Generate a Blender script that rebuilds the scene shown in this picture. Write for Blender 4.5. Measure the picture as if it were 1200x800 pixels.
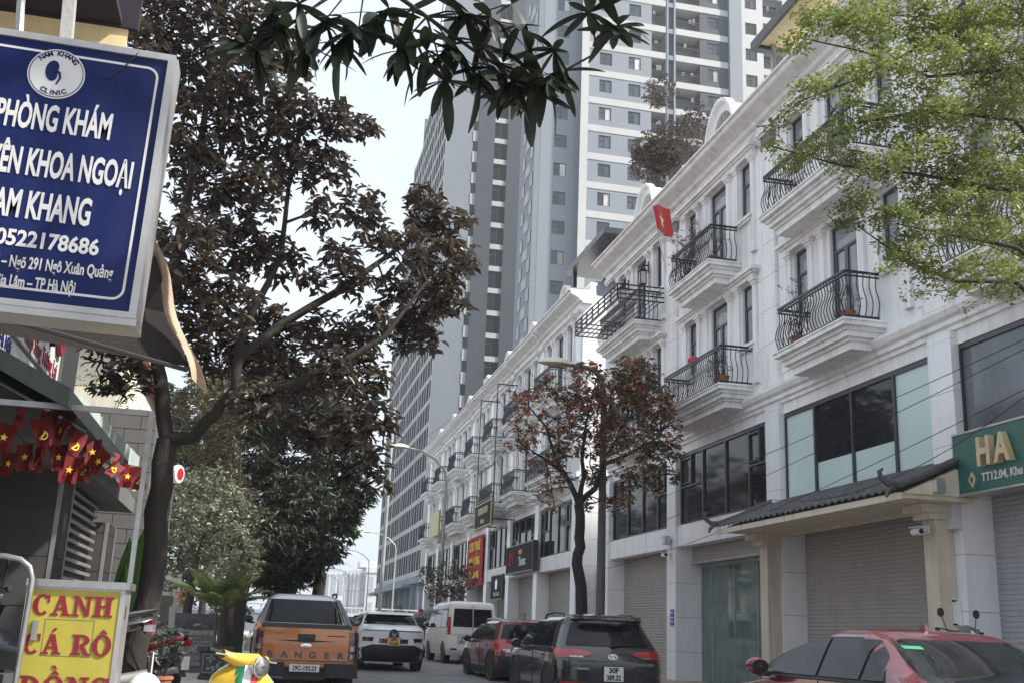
import bpy, bmesh, math, random
import numpy as np
from mathutils import Vector, Matrix
random.seed(7); RNG = np.random.default_rng(7)
PI = math.pi
S = bpy.context.scene
C = S.collection
for o in list(bpy.data.objects): bpy.data.objects.remove(o)

# ------------------------------------------------------------------ camera
FPX, EYE = 1270.0, 1.22                      # focal length in photo pixels (1200 wide), eye height (seated)
_d = Vector((-300, 331, FPX)).normalized()   # street direction seen from the camera
_u = Vector((190, -4700, FPX)); _u = (_u - _d * _u.dot(_d)).normalized()
_r = _u.cross(_d); _r = _r if _r.x > 0 else -_r
RW = Matrix((_r, _d, _u))                    # camera (right, down, forward) -> world
cam = bpy.data.objects.new('camera', bpy.data.cameras.new('camera')); C.objects.link(cam)
cx, cy, cz = (RW @ Vector(v) for v in ((1, 0, 0), (0, 1, 0), (0, 0, 1)))
cam.matrix_world = Matrix(((cx.x, -cy.x, -cz.x, 0), (cx.y, -cy.y, -cz.y, 0), (cx.z, -cy.z, -cz.z, EYE), (0, 0, 0, 1)))
cam.data.sensor_width = 36; cam.data.lens = FPX / 1200 * 36
cam.data.clip_start = .05; cam.data.clip_end = 3000
S.camera = cam
def ray(px, py): return RW @ Vector((px - 600, py - 400, FPX))
def at(px, py, Y):
    v = ray(px, py); t = Y / v.y; return Vector((v.x * t, v.y * t, v.z * t + EYE))
def atx(px, py, X):
    v = ray(px, py); t = X / v.x; return Vector((v.x * t, v.y * t, v.z * t + EYE))

# ------------------------------------------------------------------ sky, sun, exposure
SUN = Vector((.72, -.33, .82)).normalized()  # towards the sun: high, over the right-hand roofs, a little behind
el, az = math.asin(SUN.z), math.atan2(SUN.x, SUN.y)
W = bpy.data.worlds.new('World'); S.world = W; W.use_nodes = True
nt = W.node_tree; nt.nodes.clear()
sky = nt.nodes.new('ShaderNodeTexSky'); sky.sky_type = 'NISHITA'; sky.sun_disc = False
sky.sun_elevation = el; sky.sun_rotation = az; sky.air_density = 1.2; sky.dust_density = 5; sky.ozone_density = 1.0
mixw = nt.nodes.new('ShaderNodeMixRGB'); mixw.inputs[0].default_value = .72
mixw.inputs[2].default_value = (6.6, 7.15, 7.85, 1)     # thin even overcast over the blue
bg = nt.nodes.new('ShaderNodeBackground'); bg.inputs[1].default_value = .1
wo = nt.nodes.new('ShaderNodeOutputWorld')
tcw = nt.nodes.new('ShaderNodeTexCoord'); mpw = nt.nodes.new('ShaderNodeMapping'); mpw.inputs['Scale'].default_value = (1, 1, 2.2); nzw = nt.nodes.new('ShaderNodeTexNoise'); nzw.inputs['Scale'].default_value = 2.4; nzw.inputs['Detail'].default_value = 7; nzw.inputs['Roughness'].default_value = .55
rpw = nt.nodes.new('ShaderNodeValToRGB'); rpw.color_ramp.elements[0].position = .32; rpw.color_ramp.elements[1].position = .68; rpw.color_ramp.elements[0].color = (5.2, 5.95, 6.95, 1); rpw.color_ramp.elements[1].color = (6.6, 7.1, 7.75, 1)   # thin uneven overcast
nt.links.new(tcw.outputs['Generated'], mpw.inputs[0]); nt.links.new(mpw.outputs[0], nzw.inputs['Vector']); nt.links.new(nzw.outputs[0], rpw.inputs[0]); nt.links.new(rpw.outputs[0], mixw.inputs[2])
nt.links.new(sky.outputs[0], mixw.inputs[1]); nt.links.new(mixw.outputs[0], bg.inputs[0]); nt.links.new(bg.outputs[0], wo.inputs[0])
sl = bpy.data.lights.new('sun', 'SUN'); sl.energy = 4.2; sl.angle = math.radians(2.5); sl.color = (1, .955, .88)
so = bpy.data.objects.new('sun', sl); C.objects.link(so); so.rotation_euler = SUN.to_track_quat('Z', 'Y').to_euler()
S.view_settings.view_transform = 'Standard'; S.view_settings.look = 'None'; S.view_settings.gamma = 1
S.view_settings.use_curve_mapping = False; S.view_settings.exposure = .97
S.render.engine = 'CYCLES'; S.cycles.max_bounces = 6

# ------------------------------------------------------------------ materials
MATS = {}
def M(name, col, rough=.6, metal=0, var=.12, scale=3., bump=0., bscale=40., dirt=0., dirtcol=(.12, .11, .1), spec=.5, coat=0., local=False, stretch=(1, 1, 1), isl=0., objr=0., emit=None, transl=0.):
    m = bpy.data.materials.new(name); m.use_nodes = True; n = m.node_tree.nodes; l = m.node_tree.links
    b = n['Principled BSDF']; b.inputs['Roughness'].default_value = rough; b.inputs['Metallic'].default_value = metal
    b.inputs['Specular IOR Level'].default_value = spec; b.inputs['Coat Weight'].default_value = coat; b.inputs['Coat Roughness'].default_value = .04
    if local: src = n.new('ShaderNodeTexCoord').outputs['Object']
    else: src = n.new('ShaderNodeNewGeometry').outputs['Position']
    mp = n.new('ShaderNodeMapping'); mp.inputs['Scale'].default_value = stretch; l.new(src, mp.inputs[0])
    no = n.new('ShaderNodeTexNoise'); no.inputs['Scale'].default_value = scale; no.inputs['Detail'].default_value = 6; no.inputs['Roughness'].default_value = .6
    l.new(mp.outputs[0], no.inputs['Vector'])
    rp = n.new('ShaderNodeValToRGB'); rp.color_ramp.elements[0].position = .3; rp.color_ramp.elements[1].position = .7
    c = Vector(col)
    rp.color_ramp.elements[0].color = (*(c * (1 - var)), 1); rp.color_ramp.elements[1].color = (*[min(1, x * (1 + var)) for x in c], 1)
    l.new(no.outputs[0], rp.inputs[0]); out = rp.outputs[0]
    if dirt > 0:
        mp2 = n.new('ShaderNodeMapping'); mp2.inputs['Scale'].default_value = (2.6, 2.6, .22); l.new(src, mp2.inputs[0])
        n2 = n.new('ShaderNodeTexNoise'); n2.inputs['Scale'].default_value = 1.5; n2.inputs['Detail'].default_value = 8; n2.inputs['Roughness'].default_value = .68
        l.new(mp2.outputs[0], n2.inputs['Vector'])
        r2 = n.new('ShaderNodeMapRange'); r2.inputs[1].default_value = .46; r2.inputs[2].default_value = .78; r2.inputs[4].default_value = dirt; l.new(n2.outputs[0], r2.inputs[0])
        mx = n.new('ShaderNodeMixRGB'); mx.inputs[2].default_value = (*dirtcol, 1); l.new(r2.outputs[0], mx.inputs[0]); l.new(out, mx.inputs[1]); out = mx.outputs[0]
    if isl or objr:
        hs = n.new('ShaderNodeHueSaturation'); l.new(out, hs.inputs['Color'])
        rs = n.new('ShaderNodeNewGeometry').outputs['Random Per Island'] if isl else n.new('ShaderNodeObjectInfo').outputs['Random']
        a = isl or objr
        mr = n.new('ShaderNodeMapRange'); mr.inputs[3].default_value = 1 - a; mr.inputs[4].default_value = 1 + a; l.new(rs, mr.inputs[0]); l.new(mr.outputs[0], hs.inputs['Value'])
        if isl:
            mh = n.new('ShaderNodeMath'); mh.operation = 'MULTIPLY_ADD'; mh.inputs[1].default_value = 37.7; mh.inputs[2].default_value = 0; l.new(rs, mh.inputs[0])
            fr = n.new('ShaderNodeMath'); fr.operation = 'FRACT'; l.new(mh.outputs[0], fr.inputs[0])
            m3 = n.new('ShaderNodeMapRange'); m3.inputs[3].default_value = .5 - .035 * a; m3.inputs[4].default_value = .5 + .02 * a; l.new(fr.outputs[0], m3.inputs[0]); l.new(m3.outputs[0], hs.inputs['Hue'])
        out = hs.outputs[0]
    l.new(out, b.inputs['Base Color'])
    if bump > 0:
        nb = n.new('ShaderNodeTexNoise'); nb.inputs['Scale'].default_value = bscale; nb.inputs['Detail'].default_value = 5; l.new(mp.outputs[0], nb.inputs['Vector'])
        bp = n.new('ShaderNodeBump'); bp.inputs['Strength'].default_value = bump; bp.inputs['Distance'].default_value = .02; l.new(nb.outputs[0], bp.inputs['Height']); l.new(bp.outputs[0], b.inputs['Normal'])
    if transl > 0:
        tr = n.new('ShaderNodeBsdfTranslucent'); l.new(out, tr.inputs[0]); ms = n.new('ShaderNodeMixShader'); ms.inputs[0].default_value = transl
        l.new(b.outputs[0], ms.inputs[1]); l.new(tr.outputs[0], ms.inputs[2]); l.new(ms.outputs[0], n['Material Output'].inputs[0])
    MATS[name] = m; return m
M('white_wall', (.85, .85, .85), .55, var=.05, scale=1.2, bump=.08, bscale=18, dirt=.42, dirtcol=(.3, .29, .27))
M('white_trim', (.86, .855, .84), .55, var=.05, scale=2, bump=.06, bscale=25, dirt=.52, dirtcol=(.26, .25, .23))
M('tile_white', (.82, .825, .835), .18, var=.06, scale=1.1, dirt=.25, dirtcol=(.35, .34, .33))
M('joint', (.2, .2, .2), .8)
M('shutter', (.36, .335, .315), .42, var=.06, scale=1.4, dirt=.3, dirtcol=(.2, .185, .17))
M('shutter_grey', (.36, .37, .39), .4, var=.06, dirt=.2)
M('dark_frame', (.045, .047, .055), .35, var=.1)
M('glass_dark', (.018, .021, .026), .05, var=.3, scale=1.2, bump=.02, bscale=3., spec=.32)
M('glass_curtain_sky', (.27, .30, .32), .07, var=.35, scale=.9, objr=.3)  # pale base colour holds both the curtains behind and the sky's reflection
M('glass_mint', (.55, .69, .66), .2, var=.06, scale=.8)
M('glass_shop', (.12, .165, .16), .04, var=.25, bump=.012, bscale=2.)
M('glass_grey', (.12, .13, .15), .06, var=.35, scale=1.3, bump=.01, bscale=3)
M('iron', (.018, .018, .021), .4, var=.2)
M('cream', (.62, .56, .45), .6, var=.08, dirt=.4)
M('roof_tile', (.085, .085, .09), .6, var=.25, scale=6, bump=.2, objr=.25, dirt=.3, dirtcol=(.04, .045, .035))
M('slate', (.17, .19, .22), .5, var=.2, scale=5)
M('soffit_wood', (.76, .62, .34), .5, var=.12, scale=6, stretch=(1, 8, 1))
M('asphalt', (.175, .174, .174), .85, var=.22, scale=.7, bump=.4, bscale=90, dirt=.25, dirtcol=(.19, .18, .165))
M('ground', (.16, .15, .13), .9, var=.2, scale=.5, bump=.3)
M('paving', (.4, .375, .35), .8, var=.14, scale=2.5, bump=.2, dirt=.35)
M('red_paving', (.38, .28, .235), .8, var=.2, scale=5, bump=.2, dirt=.3)
M('kerb', (.4, .39, .37), .8, var=.1, bump=.2)
M('tower_grey', (.19, .215, .25), .7, var=.05, scale=.15, dirt=.14, dirtcol=(.25, .27, .3))
M('tower_dark', (.035, .046, .062), .7, var=.06, scale=.2, dirt=.12, dirtcol=(.1, .12, .15))
M('tower_white', (.43, .43, .425), .7, var=.05, scale=.3, dirt=.25, dirtcol=(.45, .43, .4))
M('tower_glass', (.05, .062, .08), .12, var=.3, scale=.35, objr=.45)
M('curtain', (.5, .49, .47), .5, var=.2, scale=.9, objr=.45)
M('blind_dark', (.03, .035, .045), .3, var=.3, objr=.3)
M('blue_sign', (.004, .012, .08), .55, var=.14, scale=1.5, local=True, dirt=.1, spec=.2)
M('sign_white', (.6, .6, .6), .5, var=.06, dirt=.3, local=True)
M('yellow_sign', (.40, .34, .045), .35, var=.09, scale=6, dirt=.22, dirtcol=(.4, .33, .08), local=True)
M('sign_red', (.2, .006, .02), .4, var=.1, local=True)
M('alu', (.45, .44, .43), .35, metal=.6, var=.15, dirt=.3)
M('steel', (.36, .355, .345), .3, metal=.8, var=.2, scale=8)
M('steel_pole', (.38, .38, .37), .5, metal=.4, var=.15, dirt=.3)
M('green_sign', (.018, .115, .095), .4, var=.1, local=True, dirt=.1)
M('sign_wood', (.55, .44, .27), .5, var=.12, scale=9, local=True)
M('black_sign', (.016, .016, .018), .7, spec=.2)
M('red_cloth', (.52, .025, .03), .75, var=.18, scale=5, bump=.1, bscale=10, transl=.25)
M('flag_red', (.5, .012, .018), .7, var=.1, transl=.3)
M('yellow', (.85, .6, .04), .5, var=.05)
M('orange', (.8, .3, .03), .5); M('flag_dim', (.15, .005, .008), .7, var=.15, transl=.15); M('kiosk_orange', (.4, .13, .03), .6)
M('brown_cloth', (.022, .017, .016), .9, var=.15, bump=.2, bscale=120)
M('beige_cloth', (.36, .28, .2), .85, var=.18, scale=9, bump=.2)
M('dark_cloth', (.022, .016, .026), .9)
M('green_awning', (.010, .018, .02), .7, var=.15, dirt=.2)
M('fascia_green', (.38, .43, .40), .5, var=.1, dirt=.6, dirtcol=(.16, .19, .17))
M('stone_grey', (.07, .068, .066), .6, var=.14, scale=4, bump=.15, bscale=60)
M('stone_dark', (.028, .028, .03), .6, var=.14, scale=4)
M('concrete', (.36, .355, .345), .8, var=.12, scale=2, bump=.2, dirt=.4)
M('concrete_dark', (.14, .137, .133), .8, var=.12, scale=2, dirt=.4)
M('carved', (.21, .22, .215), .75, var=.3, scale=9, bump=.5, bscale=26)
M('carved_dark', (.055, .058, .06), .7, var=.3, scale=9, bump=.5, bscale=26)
M('cream_wall', (.74, .70, .60), .8, var=.05, dirt=.3)
M('roof_red', (.45, .12, .08), .7, var=.25, scale=9)
M('bark', (.026, .021, .018), .9, var=.35, scale=8, bump=.9, bscale=26, stretch=(1, 1, .35))
M('bark_grey', (.085, .075, .068), .9, var=.35, scale=7, bump=.9, bscale=22, stretch=(1, 1, .4))
M('leaf_brown', (.084, .068, .054), .38, var=.3, scale=.7, isl=.5, transl=.3)
M('leaf_mango', (.055, .07, .045), .4, var=.3, scale=.6, isl=.5, transl=.2)
M('leaf_bush', (.19, .22, .15), .38, var=.3, scale=.9, isl=.5, transl=.25)
M('leaf_fine', (.2, .245, .07), .5, var=.25, scale=.8, isl=.4, transl=.36)
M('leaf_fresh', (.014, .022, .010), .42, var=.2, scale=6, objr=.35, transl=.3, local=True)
M('leaf_rust', (.33, .16, .085), .6, var=.35, scale=.9, isl=.6, transl=.3)
M('leaf_olive', (.135, .125, .08), .5, var=.3, scale=.9, isl=.5, transl=.25)
M('leaf_dry', (.14, .105, .065), .6, var=.3, scale=.9, isl=.5, transl=.25)
M('leaf_palm', (.15, .20, .065), .45, var=.3, scale=3, isl=.35, transl=.3)
M('leaf_banana', (.06, .15, .03), .4, var=.2, scale=5, transl=.35)
M('paint_black', (.011, .013, .018), .22, var=.1, coat=1., local=True)
M('paint_red', (.15, .018, .026), .25, var=.08, coat=1., local=True)
M('paint_sedan', (.125, .009, .018), .25, metal=.2, var=.08, coat=1., local=True)
M('paint_white', (.74, .75, .77), .3, var=.04, coat=.8, local=True)
M('paint_cream', (.74, .715, .66), .35, var=.05, coat=.5, local=True, dirt=.15, dirtcol=(.4, .37, .33))
M('paint_orange', (.44, .15, .045), .28, metal=.35, var=.06, coat=1., local=True)
M('paint_yellow', (.76, .50, .06), .25, var=.05, coat=.8, local=True)
M('paint_bike_red', (.45, .015, .025), .25, var=.08, coat=.8, local=True)
M('plastic', (.02, .021, .023), .55, var=.2, local=True)
M('plastic_grey', (.1, .105, .11), .55, var=.2, local=True)
M('rubber', (.017, .017, .017), .8, var=.2, local=True, bump=.2)
M('alloy', (.42, .42, .43), .3, metal=.8, var=.15, local=True)
M('chrome', (.68, .68, .69), .1, metal=1, var=.05, local=True)
M('lamp_red', (.38, .01, .015), .12, var=.2, coat=1, local=True)
M('lamp_dark', (.06, .012, .014), .12, var=.2, coat=1, local=True)
M('lamp_clear', (.30, .30, .31), .12, metal=.75, var=.45, scale=22, coat=1, local=True)
M('lamp_amber', (.75, .25, .02), .2)
M('car_glass', (.010, .012, .014), .04, var=.5, scale=4, local=True, spec=.28)
M('plate', (.74, .74, .7), .4, var=.05, local=True, dirt=.15)
M('plate_orange', (.75, .43, .12), .4, var=.05, local=True)
M('ink', (.02, .02, .022), .5)
M('silver', (.5, .51, .52), .35, metal=.5, var=.08, local=True)
M('seat', (.02, .02, .021), .5, var=.2, bump=.2, local=True)
M('cloth_grey', (.25, .25, .27), .85, var=.2); M('cloth_dark', (.035, .04, .05), .85, var=.2)
M('skin', (.42, .25, .17), .5); M('hat', (.7, .25, .1), .7); M('hair', (.015, .012, .01), .6)
M('green_paint', (.02, .2, .1), .4); M('white_paint', (.78, .78, .78), .4, local=True); M('red_paint', (.6, .04, .06), .4)
M('lamp_head', (.62, .57, .47), .5, var=.1); M('podium', (.03, .036, .048), .5); M('glass_strip', (.016, .022, .032), .9, var=.5, scale=.35, spec=0.); M('blue_plate', (.03, .1, .35), .4); M('blue_roof', (.08, .22, .3), .6)
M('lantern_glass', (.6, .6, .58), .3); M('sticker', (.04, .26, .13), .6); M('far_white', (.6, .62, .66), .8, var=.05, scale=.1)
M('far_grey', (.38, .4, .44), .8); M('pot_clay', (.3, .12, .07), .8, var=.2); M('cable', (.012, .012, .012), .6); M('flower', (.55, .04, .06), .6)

# ------------------------------------------------------------------ mesh helpers
class MB:
    def __init__(s): s.v = []; s.f = []
    def add(s, vs, fs):
        k = len(s.v); s.v += [tuple(v) for v in vs]; s.f += [tuple(i + k for i in f) for f in fs]; return s
    def box(s, x0, x1, y0, y1, z0, z1):
        return s.add([(x0, y0, z0), (x1, y0, z0), (x1, y1, z0), (x0, y1, z0), (x0, y0, z1), (x1, y0, z1), (x1, y1, z1), (x0, y1, z1)],
                     [(3, 2, 1, 0), (4, 5, 6, 7), (0, 1, 5, 4), (1, 2, 6, 5), (2, 3, 7, 6), (3, 0, 4, 7)])
    def prism(s, poly, d0, d1, axis='x'):
        n = len(poly)
        def P(a, b, d): return (d, a, b) if axis == 'x' else ((a, d, b) if axis == 'y' else (a, b, d))
        vs = [P(a, b, d0) for a, b in poly] + [P(a, b, d1) for a, b in poly]
        return s.add(vs, [tuple(range(n))[::-1], tuple(range(n, 2 * n))] + [(i, (i + 1) % n, n + (i + 1) % n, n + i) for i in range(n)])
    def tube(s, path, rad, n=8, cap=True):
        path = [Vector(p) for p in path]; rad = rad if hasattr(rad, '__len__') else [rad] * len(path)
        up = None; rings = []
        for i, p in enumerate(path):
            t = (path[min(i + 1, len(path) - 1)] - path[max(i - 1, 0)]).normalized()
            if up is None: up = t.orthogonal().normalized()
            up = (up - t * up.dot(t)); up = up.normalized() if up.length > 1e-6 else t.orthogonal().normalized()
            w = t.cross(up)
            rings.append([p + (up * math.cos(a) + w * math.sin(a)) * rad[i] for a in [2 * PI * j / n for j in range(n)]])
        k = len(s.v)
        for r in rings: s.v += [tuple(q) for q in r]
        for i in range(len(path) - 1):
            for j in range(n):
                a = k + i * n + j; b = k + i * n + (j + 1) % n; s.f.append((a, b, b + n, a + n))
        if cap: s.f.append(tuple(k + j for j in range(n))[::-1]); s.f.append(tuple(k + (len(path) - 1) * n + j for j in range(n)))
        return s
    def lathe(s, prof, n=16, axis='z', c=(0, 0, 0)):
        k = len(s.v)
        for r, h in prof:
            for j in range(n):
                a = 2 * PI * j / n; u, w = r * math.cos(a), r * math.sin(a)
                p = (u, w, h) if axis == 'z' else ((h, u, w) if axis == 'x' else (u, h, w))
                s.v.append((p[0] + c[0], p[1] + c[1], p[2] + c[2]))
        for i in range(len(prof) - 1):
            for j in range(n):
                a = k + i * n + j; b = k + i * n + (j + 1) % n; s.f.append((a, b, b + n, a + n))
        s.f.append(tuple(k + j for j in range(n))[::-1]); s.f.append(tuple(k + (len(prof) - 1) * n + j for j in range(n)))
        return s
    def grid(s, P):   # P[i][j] points
        k = len(s.v); m = len(P[0])
        for r in P: s.v += [tuple(q) for q in r]
        for i in range(len(P) - 1):
            for j in range(m - 1): a = k + i * m + j; s.f.append((a, a + 1, a + m + 1, a + m))
        return s
    def mesh(s, name, mat, smooth=0):
        me = bpy.data.meshes.new(name); me.from_pydata(s.v, [], s.f)
        if mat: me.materials.append(MATS[mat])
        if smooth: shade(me, smooth)
        return me
    def build(s, name, mat, parent=None, smooth=0, loc=None, kind=None, label=None):
        return link(name, s.mesh(name, mat, smooth), parent, loc, kind=kind, label=label)
def shade(me, ang):
    bm = bmesh.new(); bm.from_mesh(me); bmesh.ops.recalc_face_normals(bm, faces=bm.faces)
    for f in bm.faces: f.smooth = True
    for e in bm.edges: e.smooth = e.calc_face_angle(0) < math.radians(ang) if len(e.link_faces) == 2 else True
    bm.to_mesh(me); bm.free()
def link(name, me, parent=None, loc=None, rot=None, kind=None, label=None, scale=None):
    o = bpy.data.objects.new(name, me); C.objects.link(o)
    if parent: o.parent = parent
    if loc is not None: o.location = loc
    if rot is not None: o.rotation_euler = rot
    if scale is not None: o.scale = scale
    if kind: o['kind'] = kind
    if label: o['label'] = label
    return o
def tag(o, label, cat, group=None, kind=None):
    o['label'] = label; o['category'] = cat
    if group: o['group'] = group
    if kind: o['kind'] = kind
    return o
def thing(name, label, cat, loc=(0, 0, 0), rz=0, group=None):
    o = bpy.data.objects.new(name, None); o.empty_display_size = .2; C.objects.link(o); o.location = loc; o.rotation_euler = (0, 0, rz)
    return tag(o, label, cat, group)
def copy_tree(o, parent=None):
    c = o.copy(); C.objects.link(c)
    if parent: c.parent = parent
    for ch in o.children: copy_tree(ch, c)
    return c
def dup(o, label, loc=None, rz=None, group=None):
    c = copy_tree(o); c['label'] = label
    if loc is not None: c.location = loc
    if rz is not None: c.rotation_euler = (0, 0, rz)
    if group: c['group'] = group
    return c
def text(name, body, size, mat, parent, loc, face='S', ext=.004, bold=0., sx=1., align='CENTER', shear=0, fit=0):
    cu = bpy.data.curves.new(name, 'FONT'); cu.body = body; cu.size = size; cu.extrude = ext; cu.offset = bold; cu.align_x = align; cu.shear = shear; cu.resolution_u = 3
    t = bpy.data.objects.new(name, cu); C.objects.link(t)
    me = bpy.data.meshes.new_from_object(t.evaluated_get(bpy.context.evaluated_depsgraph_get())); bpy.data.objects.remove(t); bpy.data.curves.remove(cu)
    me.name = name; me.materials.clear(); me.materials.append(MATS[mat])
    if fit: xs = [v.co.x for v in me.vertices]; sx = fit / (max(xs) - min(xs))
    rz = {'S': 0, 'W': -PI / 2, 'E': PI / 2}[face]
    return link(name, me, parent, loc, (PI / 2, 0, rz), scale=(sx, 1, 1))
def gz(y):
    if y < 20: return 0.
    if y < 34: return .27 * (y - 20) / 14
    return min(.27 + .004 * (y - 34), .4)

# ------------------------------------------------------------------ ground
YS = [-40, -10, 0, 5, 10, 15, 20, 22, 24, 26, 28, 30, 32, 34, 40, 50, 60, 70, 90, 120, 170, 250, 400, 700]
def strip(name, mat, x0, x1, dz, ys, kind='structure', side=0):
    m = MB(); xs = np.linspace(x0, x1, 9) if x1 - x0 > 50 else [x0, x1]
    m.grid([[(x, y, gz(y) + dz) for x in xs] for y in ys])
    if side:
        for xx in (x0, x1): m.grid([[(xx, y, gz(y) + dz) for y in ys], [(xx, y, gz(y) + dz - side) for y in ys]])
    return m.build(name, mat, None, kind=kind)
strip('ground', 'ground', -700, 700, -.02, YS)
YR = [y for y in YS if y <= 400]
strip('road', 'asphalt', -.36, 7.0, -.006, YR)
strip('road_apron', 'asphalt', 7.0, 16, -.01, [y for y in YS if 70 <= y <= 400])
YB = [y for y in YS if y <= 70] + [73]
strip('right_pavement', 'red_paving', 7.2, 11.2, .14, YB, side=.16)
strip('left_pavement', 'paving', -6, -.55, .14, YR, side=.16)
kb = thing('kerb_row', 'pale concrete kerb stones along the right edge of the road', 'kerb')
ks = thing('kerb_row', 'pale concrete kerb stones along the left edge of the road', 'kerb')
km = MB().box(-.1, .1, .006, .994, -.14, .15).mesh('kerb_stone', 'kerb')
for i in range(66): link('kerb_stone', km, kb, (7.1, 6 + i, gz(6.5 + i)))
for i in range(50): link('kerb_stone', km, ks, (-.45, 3 + i, gz(3.5 + i)))
# dry leaves on the right pavement and gutter
m = MB()
for i in range(1500):
    y = random.uniform(9, 40); x = random.choice([random.gauss(7.0, .5), random.uniform(7, 10.3)])
    z = gz(y) + (.158 if x > 7.2 else .004 if x < 7. else .16); a = random.uniform(0, 6.28); r = random.uniform(.03, .07)
    p = [(x + r * math.cos(a), y + r * math.sin(a), z + .012), (x + .5 * r * math.cos(a + 1.6), y + .5 * r * math.sin(a + 1.6), z), (x - r * math.cos(a), y - r * math.sin(a), z + .015), (x + .5 * r * math.cos(a - 1.6), y + .5 * r * math.sin(a - 1.6), z + .004)]
    m.add(p, [(0, 1, 2, 3)])
tag(m.build('fallen_leaves', 'leaf_rust', None, kind='stuff'), 'dry rust brown leaves scattered over the right pavement and gutter', 'leaves')
# ------------------------------------------------------------------ terraced houses on the right
XF = 10.5
SHARE = {}
def shared(key, fn):
    if key not in SHARE: SHARE[key] = fn()
    return SHARE[key]
def bar_mesh():
    pts = [(0, 0, .0), (-.045, 0, .1), (-.075, 0, .22), (-.05, 0, .36), (.01, 0, .5), (.035, 0, .62), (.012, 0, .74), (-.005, 0, .84)]
    return MB().tube(pts, .011, 5).mesh('baluster', 'iron', 60)
def colonnette(h):
    m = MB().box(-.07, .0, -.085, .085, 0, h - .16).box(-.10, .0, -.115, .115, 0, .14).box(-.085, 0, -.1, .1, h - .16, h - .12).box(-.105, 0, -.12, .12, h - .12, h - .06).box(-.135, 0, -.15, .15, h - .06, h)
    return m.mesh('colonnette', 'white_trim')
def window_meshes(w, h, door):
    f = MB(); t = .055
    f.box(-.03, .03, 0, t, 0, h).box(-.03, .03, w - t, w, 0, h).box(-.03, .03, t, w - t, 0, t).box(-.03, .03, t, w - t, h - t, h)
    zt = h - .55
    f.box(-.03, .03, t, w - t, zt, zt + t)
    if door:
        f.box(-.032, .03, w / 2 - .06, w / 2 + .06, t, zt).box(-.02, .02, t, w - t, t, .45).box(-.025, .03, t, t + .07, .45, zt).box(-.025, .03, w - t - .07, w - t, .45, zt)
        f.box(-.06, -.03, w / 2 - .015, w / 2 + .015, .95, 1.1)
    else: f.box(-.025, .025, t, t + .04, t, zt).box(-.025, .025, w - t - .04, w - t, t, zt)
    g = MB().box(.005, .012, .02, w - .02, .02, h - .02)
    return f.mesh('window_frame', 'dark_frame'), g
def balcony(p, cyl, f, hw, fine, rng):
    d = .85
    s = MB().box(-d, 0, cyl - hw, cyl + hw, f - .13, f).box(-d - .025, 0, cyl - hw - .025, cyl + hw + .025, f - .045, f - .015)
    s.box(-d + .09, 0, cyl - hw + .09, cyl + hw - .09, f - .2, f - .13).box(-d + .14, 0, cyl - hw + .14, cyl + hw - .14, f - .3, f - .2)
    s.box(-d + .22, 0, cyl - hw + .22, cyl + hw - .22, f - .36, f - .3).box(-d + .27, 0, cyl - hw + .27, cyl + hw - .27, f - .5, f - .36)
    b = s.build('balcony', 'white_trim', p)
    x = -d + .09; y0, y1 = cyl - hw + .07, cyl + hw - .07; r = MB()
    for z, t in ((.05, .016), (.81, .012), (.885, .022)):
        r.box(x - .02, x + .02, y0, y1, f + z - t, f + z + t)
        for yy in (y0, y1): r.box(x + .02, 0, yy - .02, yy + .02, f + z - t, f + z + t)
    n = int((y1 - y0) / .105)
    pos = [(x, y0 + (y1 - y0) * i / n, 0) for i in range(n + 1)]
    for k in range(1, 6): pos += [(x + (0 - x) * k / 6, y0, PI / 2), (x + (0 - x) * k / 6, y1, -PI / 2)]
    if fine:
        r.build('railing', 'iron', b)
        bm = shared('bar', bar_mesh)
        for q in pos: link('baluster', bm, b, (q[0], q[1], f + .05), (0, 0, q[2]))
    else:
        for (bx, by, a) in pos: r.tube([(bx, by, f + .05), (bx - .06 * math.cos(a), by - .06 * math.sin(a), f + .27), (bx + .03 * math.cos(a), by + .03 * math.sin(a), f + .6), (bx, by, f + .88)], .012, 4)
        r.build('railing', 'iron', b)
    return b
def shutter(p, y0, y1, z0, z1, x, mat='shutter'):
    pr = []; z = z0
    while z < z1: pr += [(x, z), (x, z + .012), (x - .012, z + .022), (x - .014, z + .062), (x - .004, z + .074)]; z += .078
    return MB().grid([[(a, y, b) for y in (y0, y1)] for a, b in pr]).build('roller_shutter', mat, p)
def moulding(p, prof, y0, y1, name='string_course', mat='white_trim'): return MB().prism(prof, y0, y1, 'y').build(name, mat, p)

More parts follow.
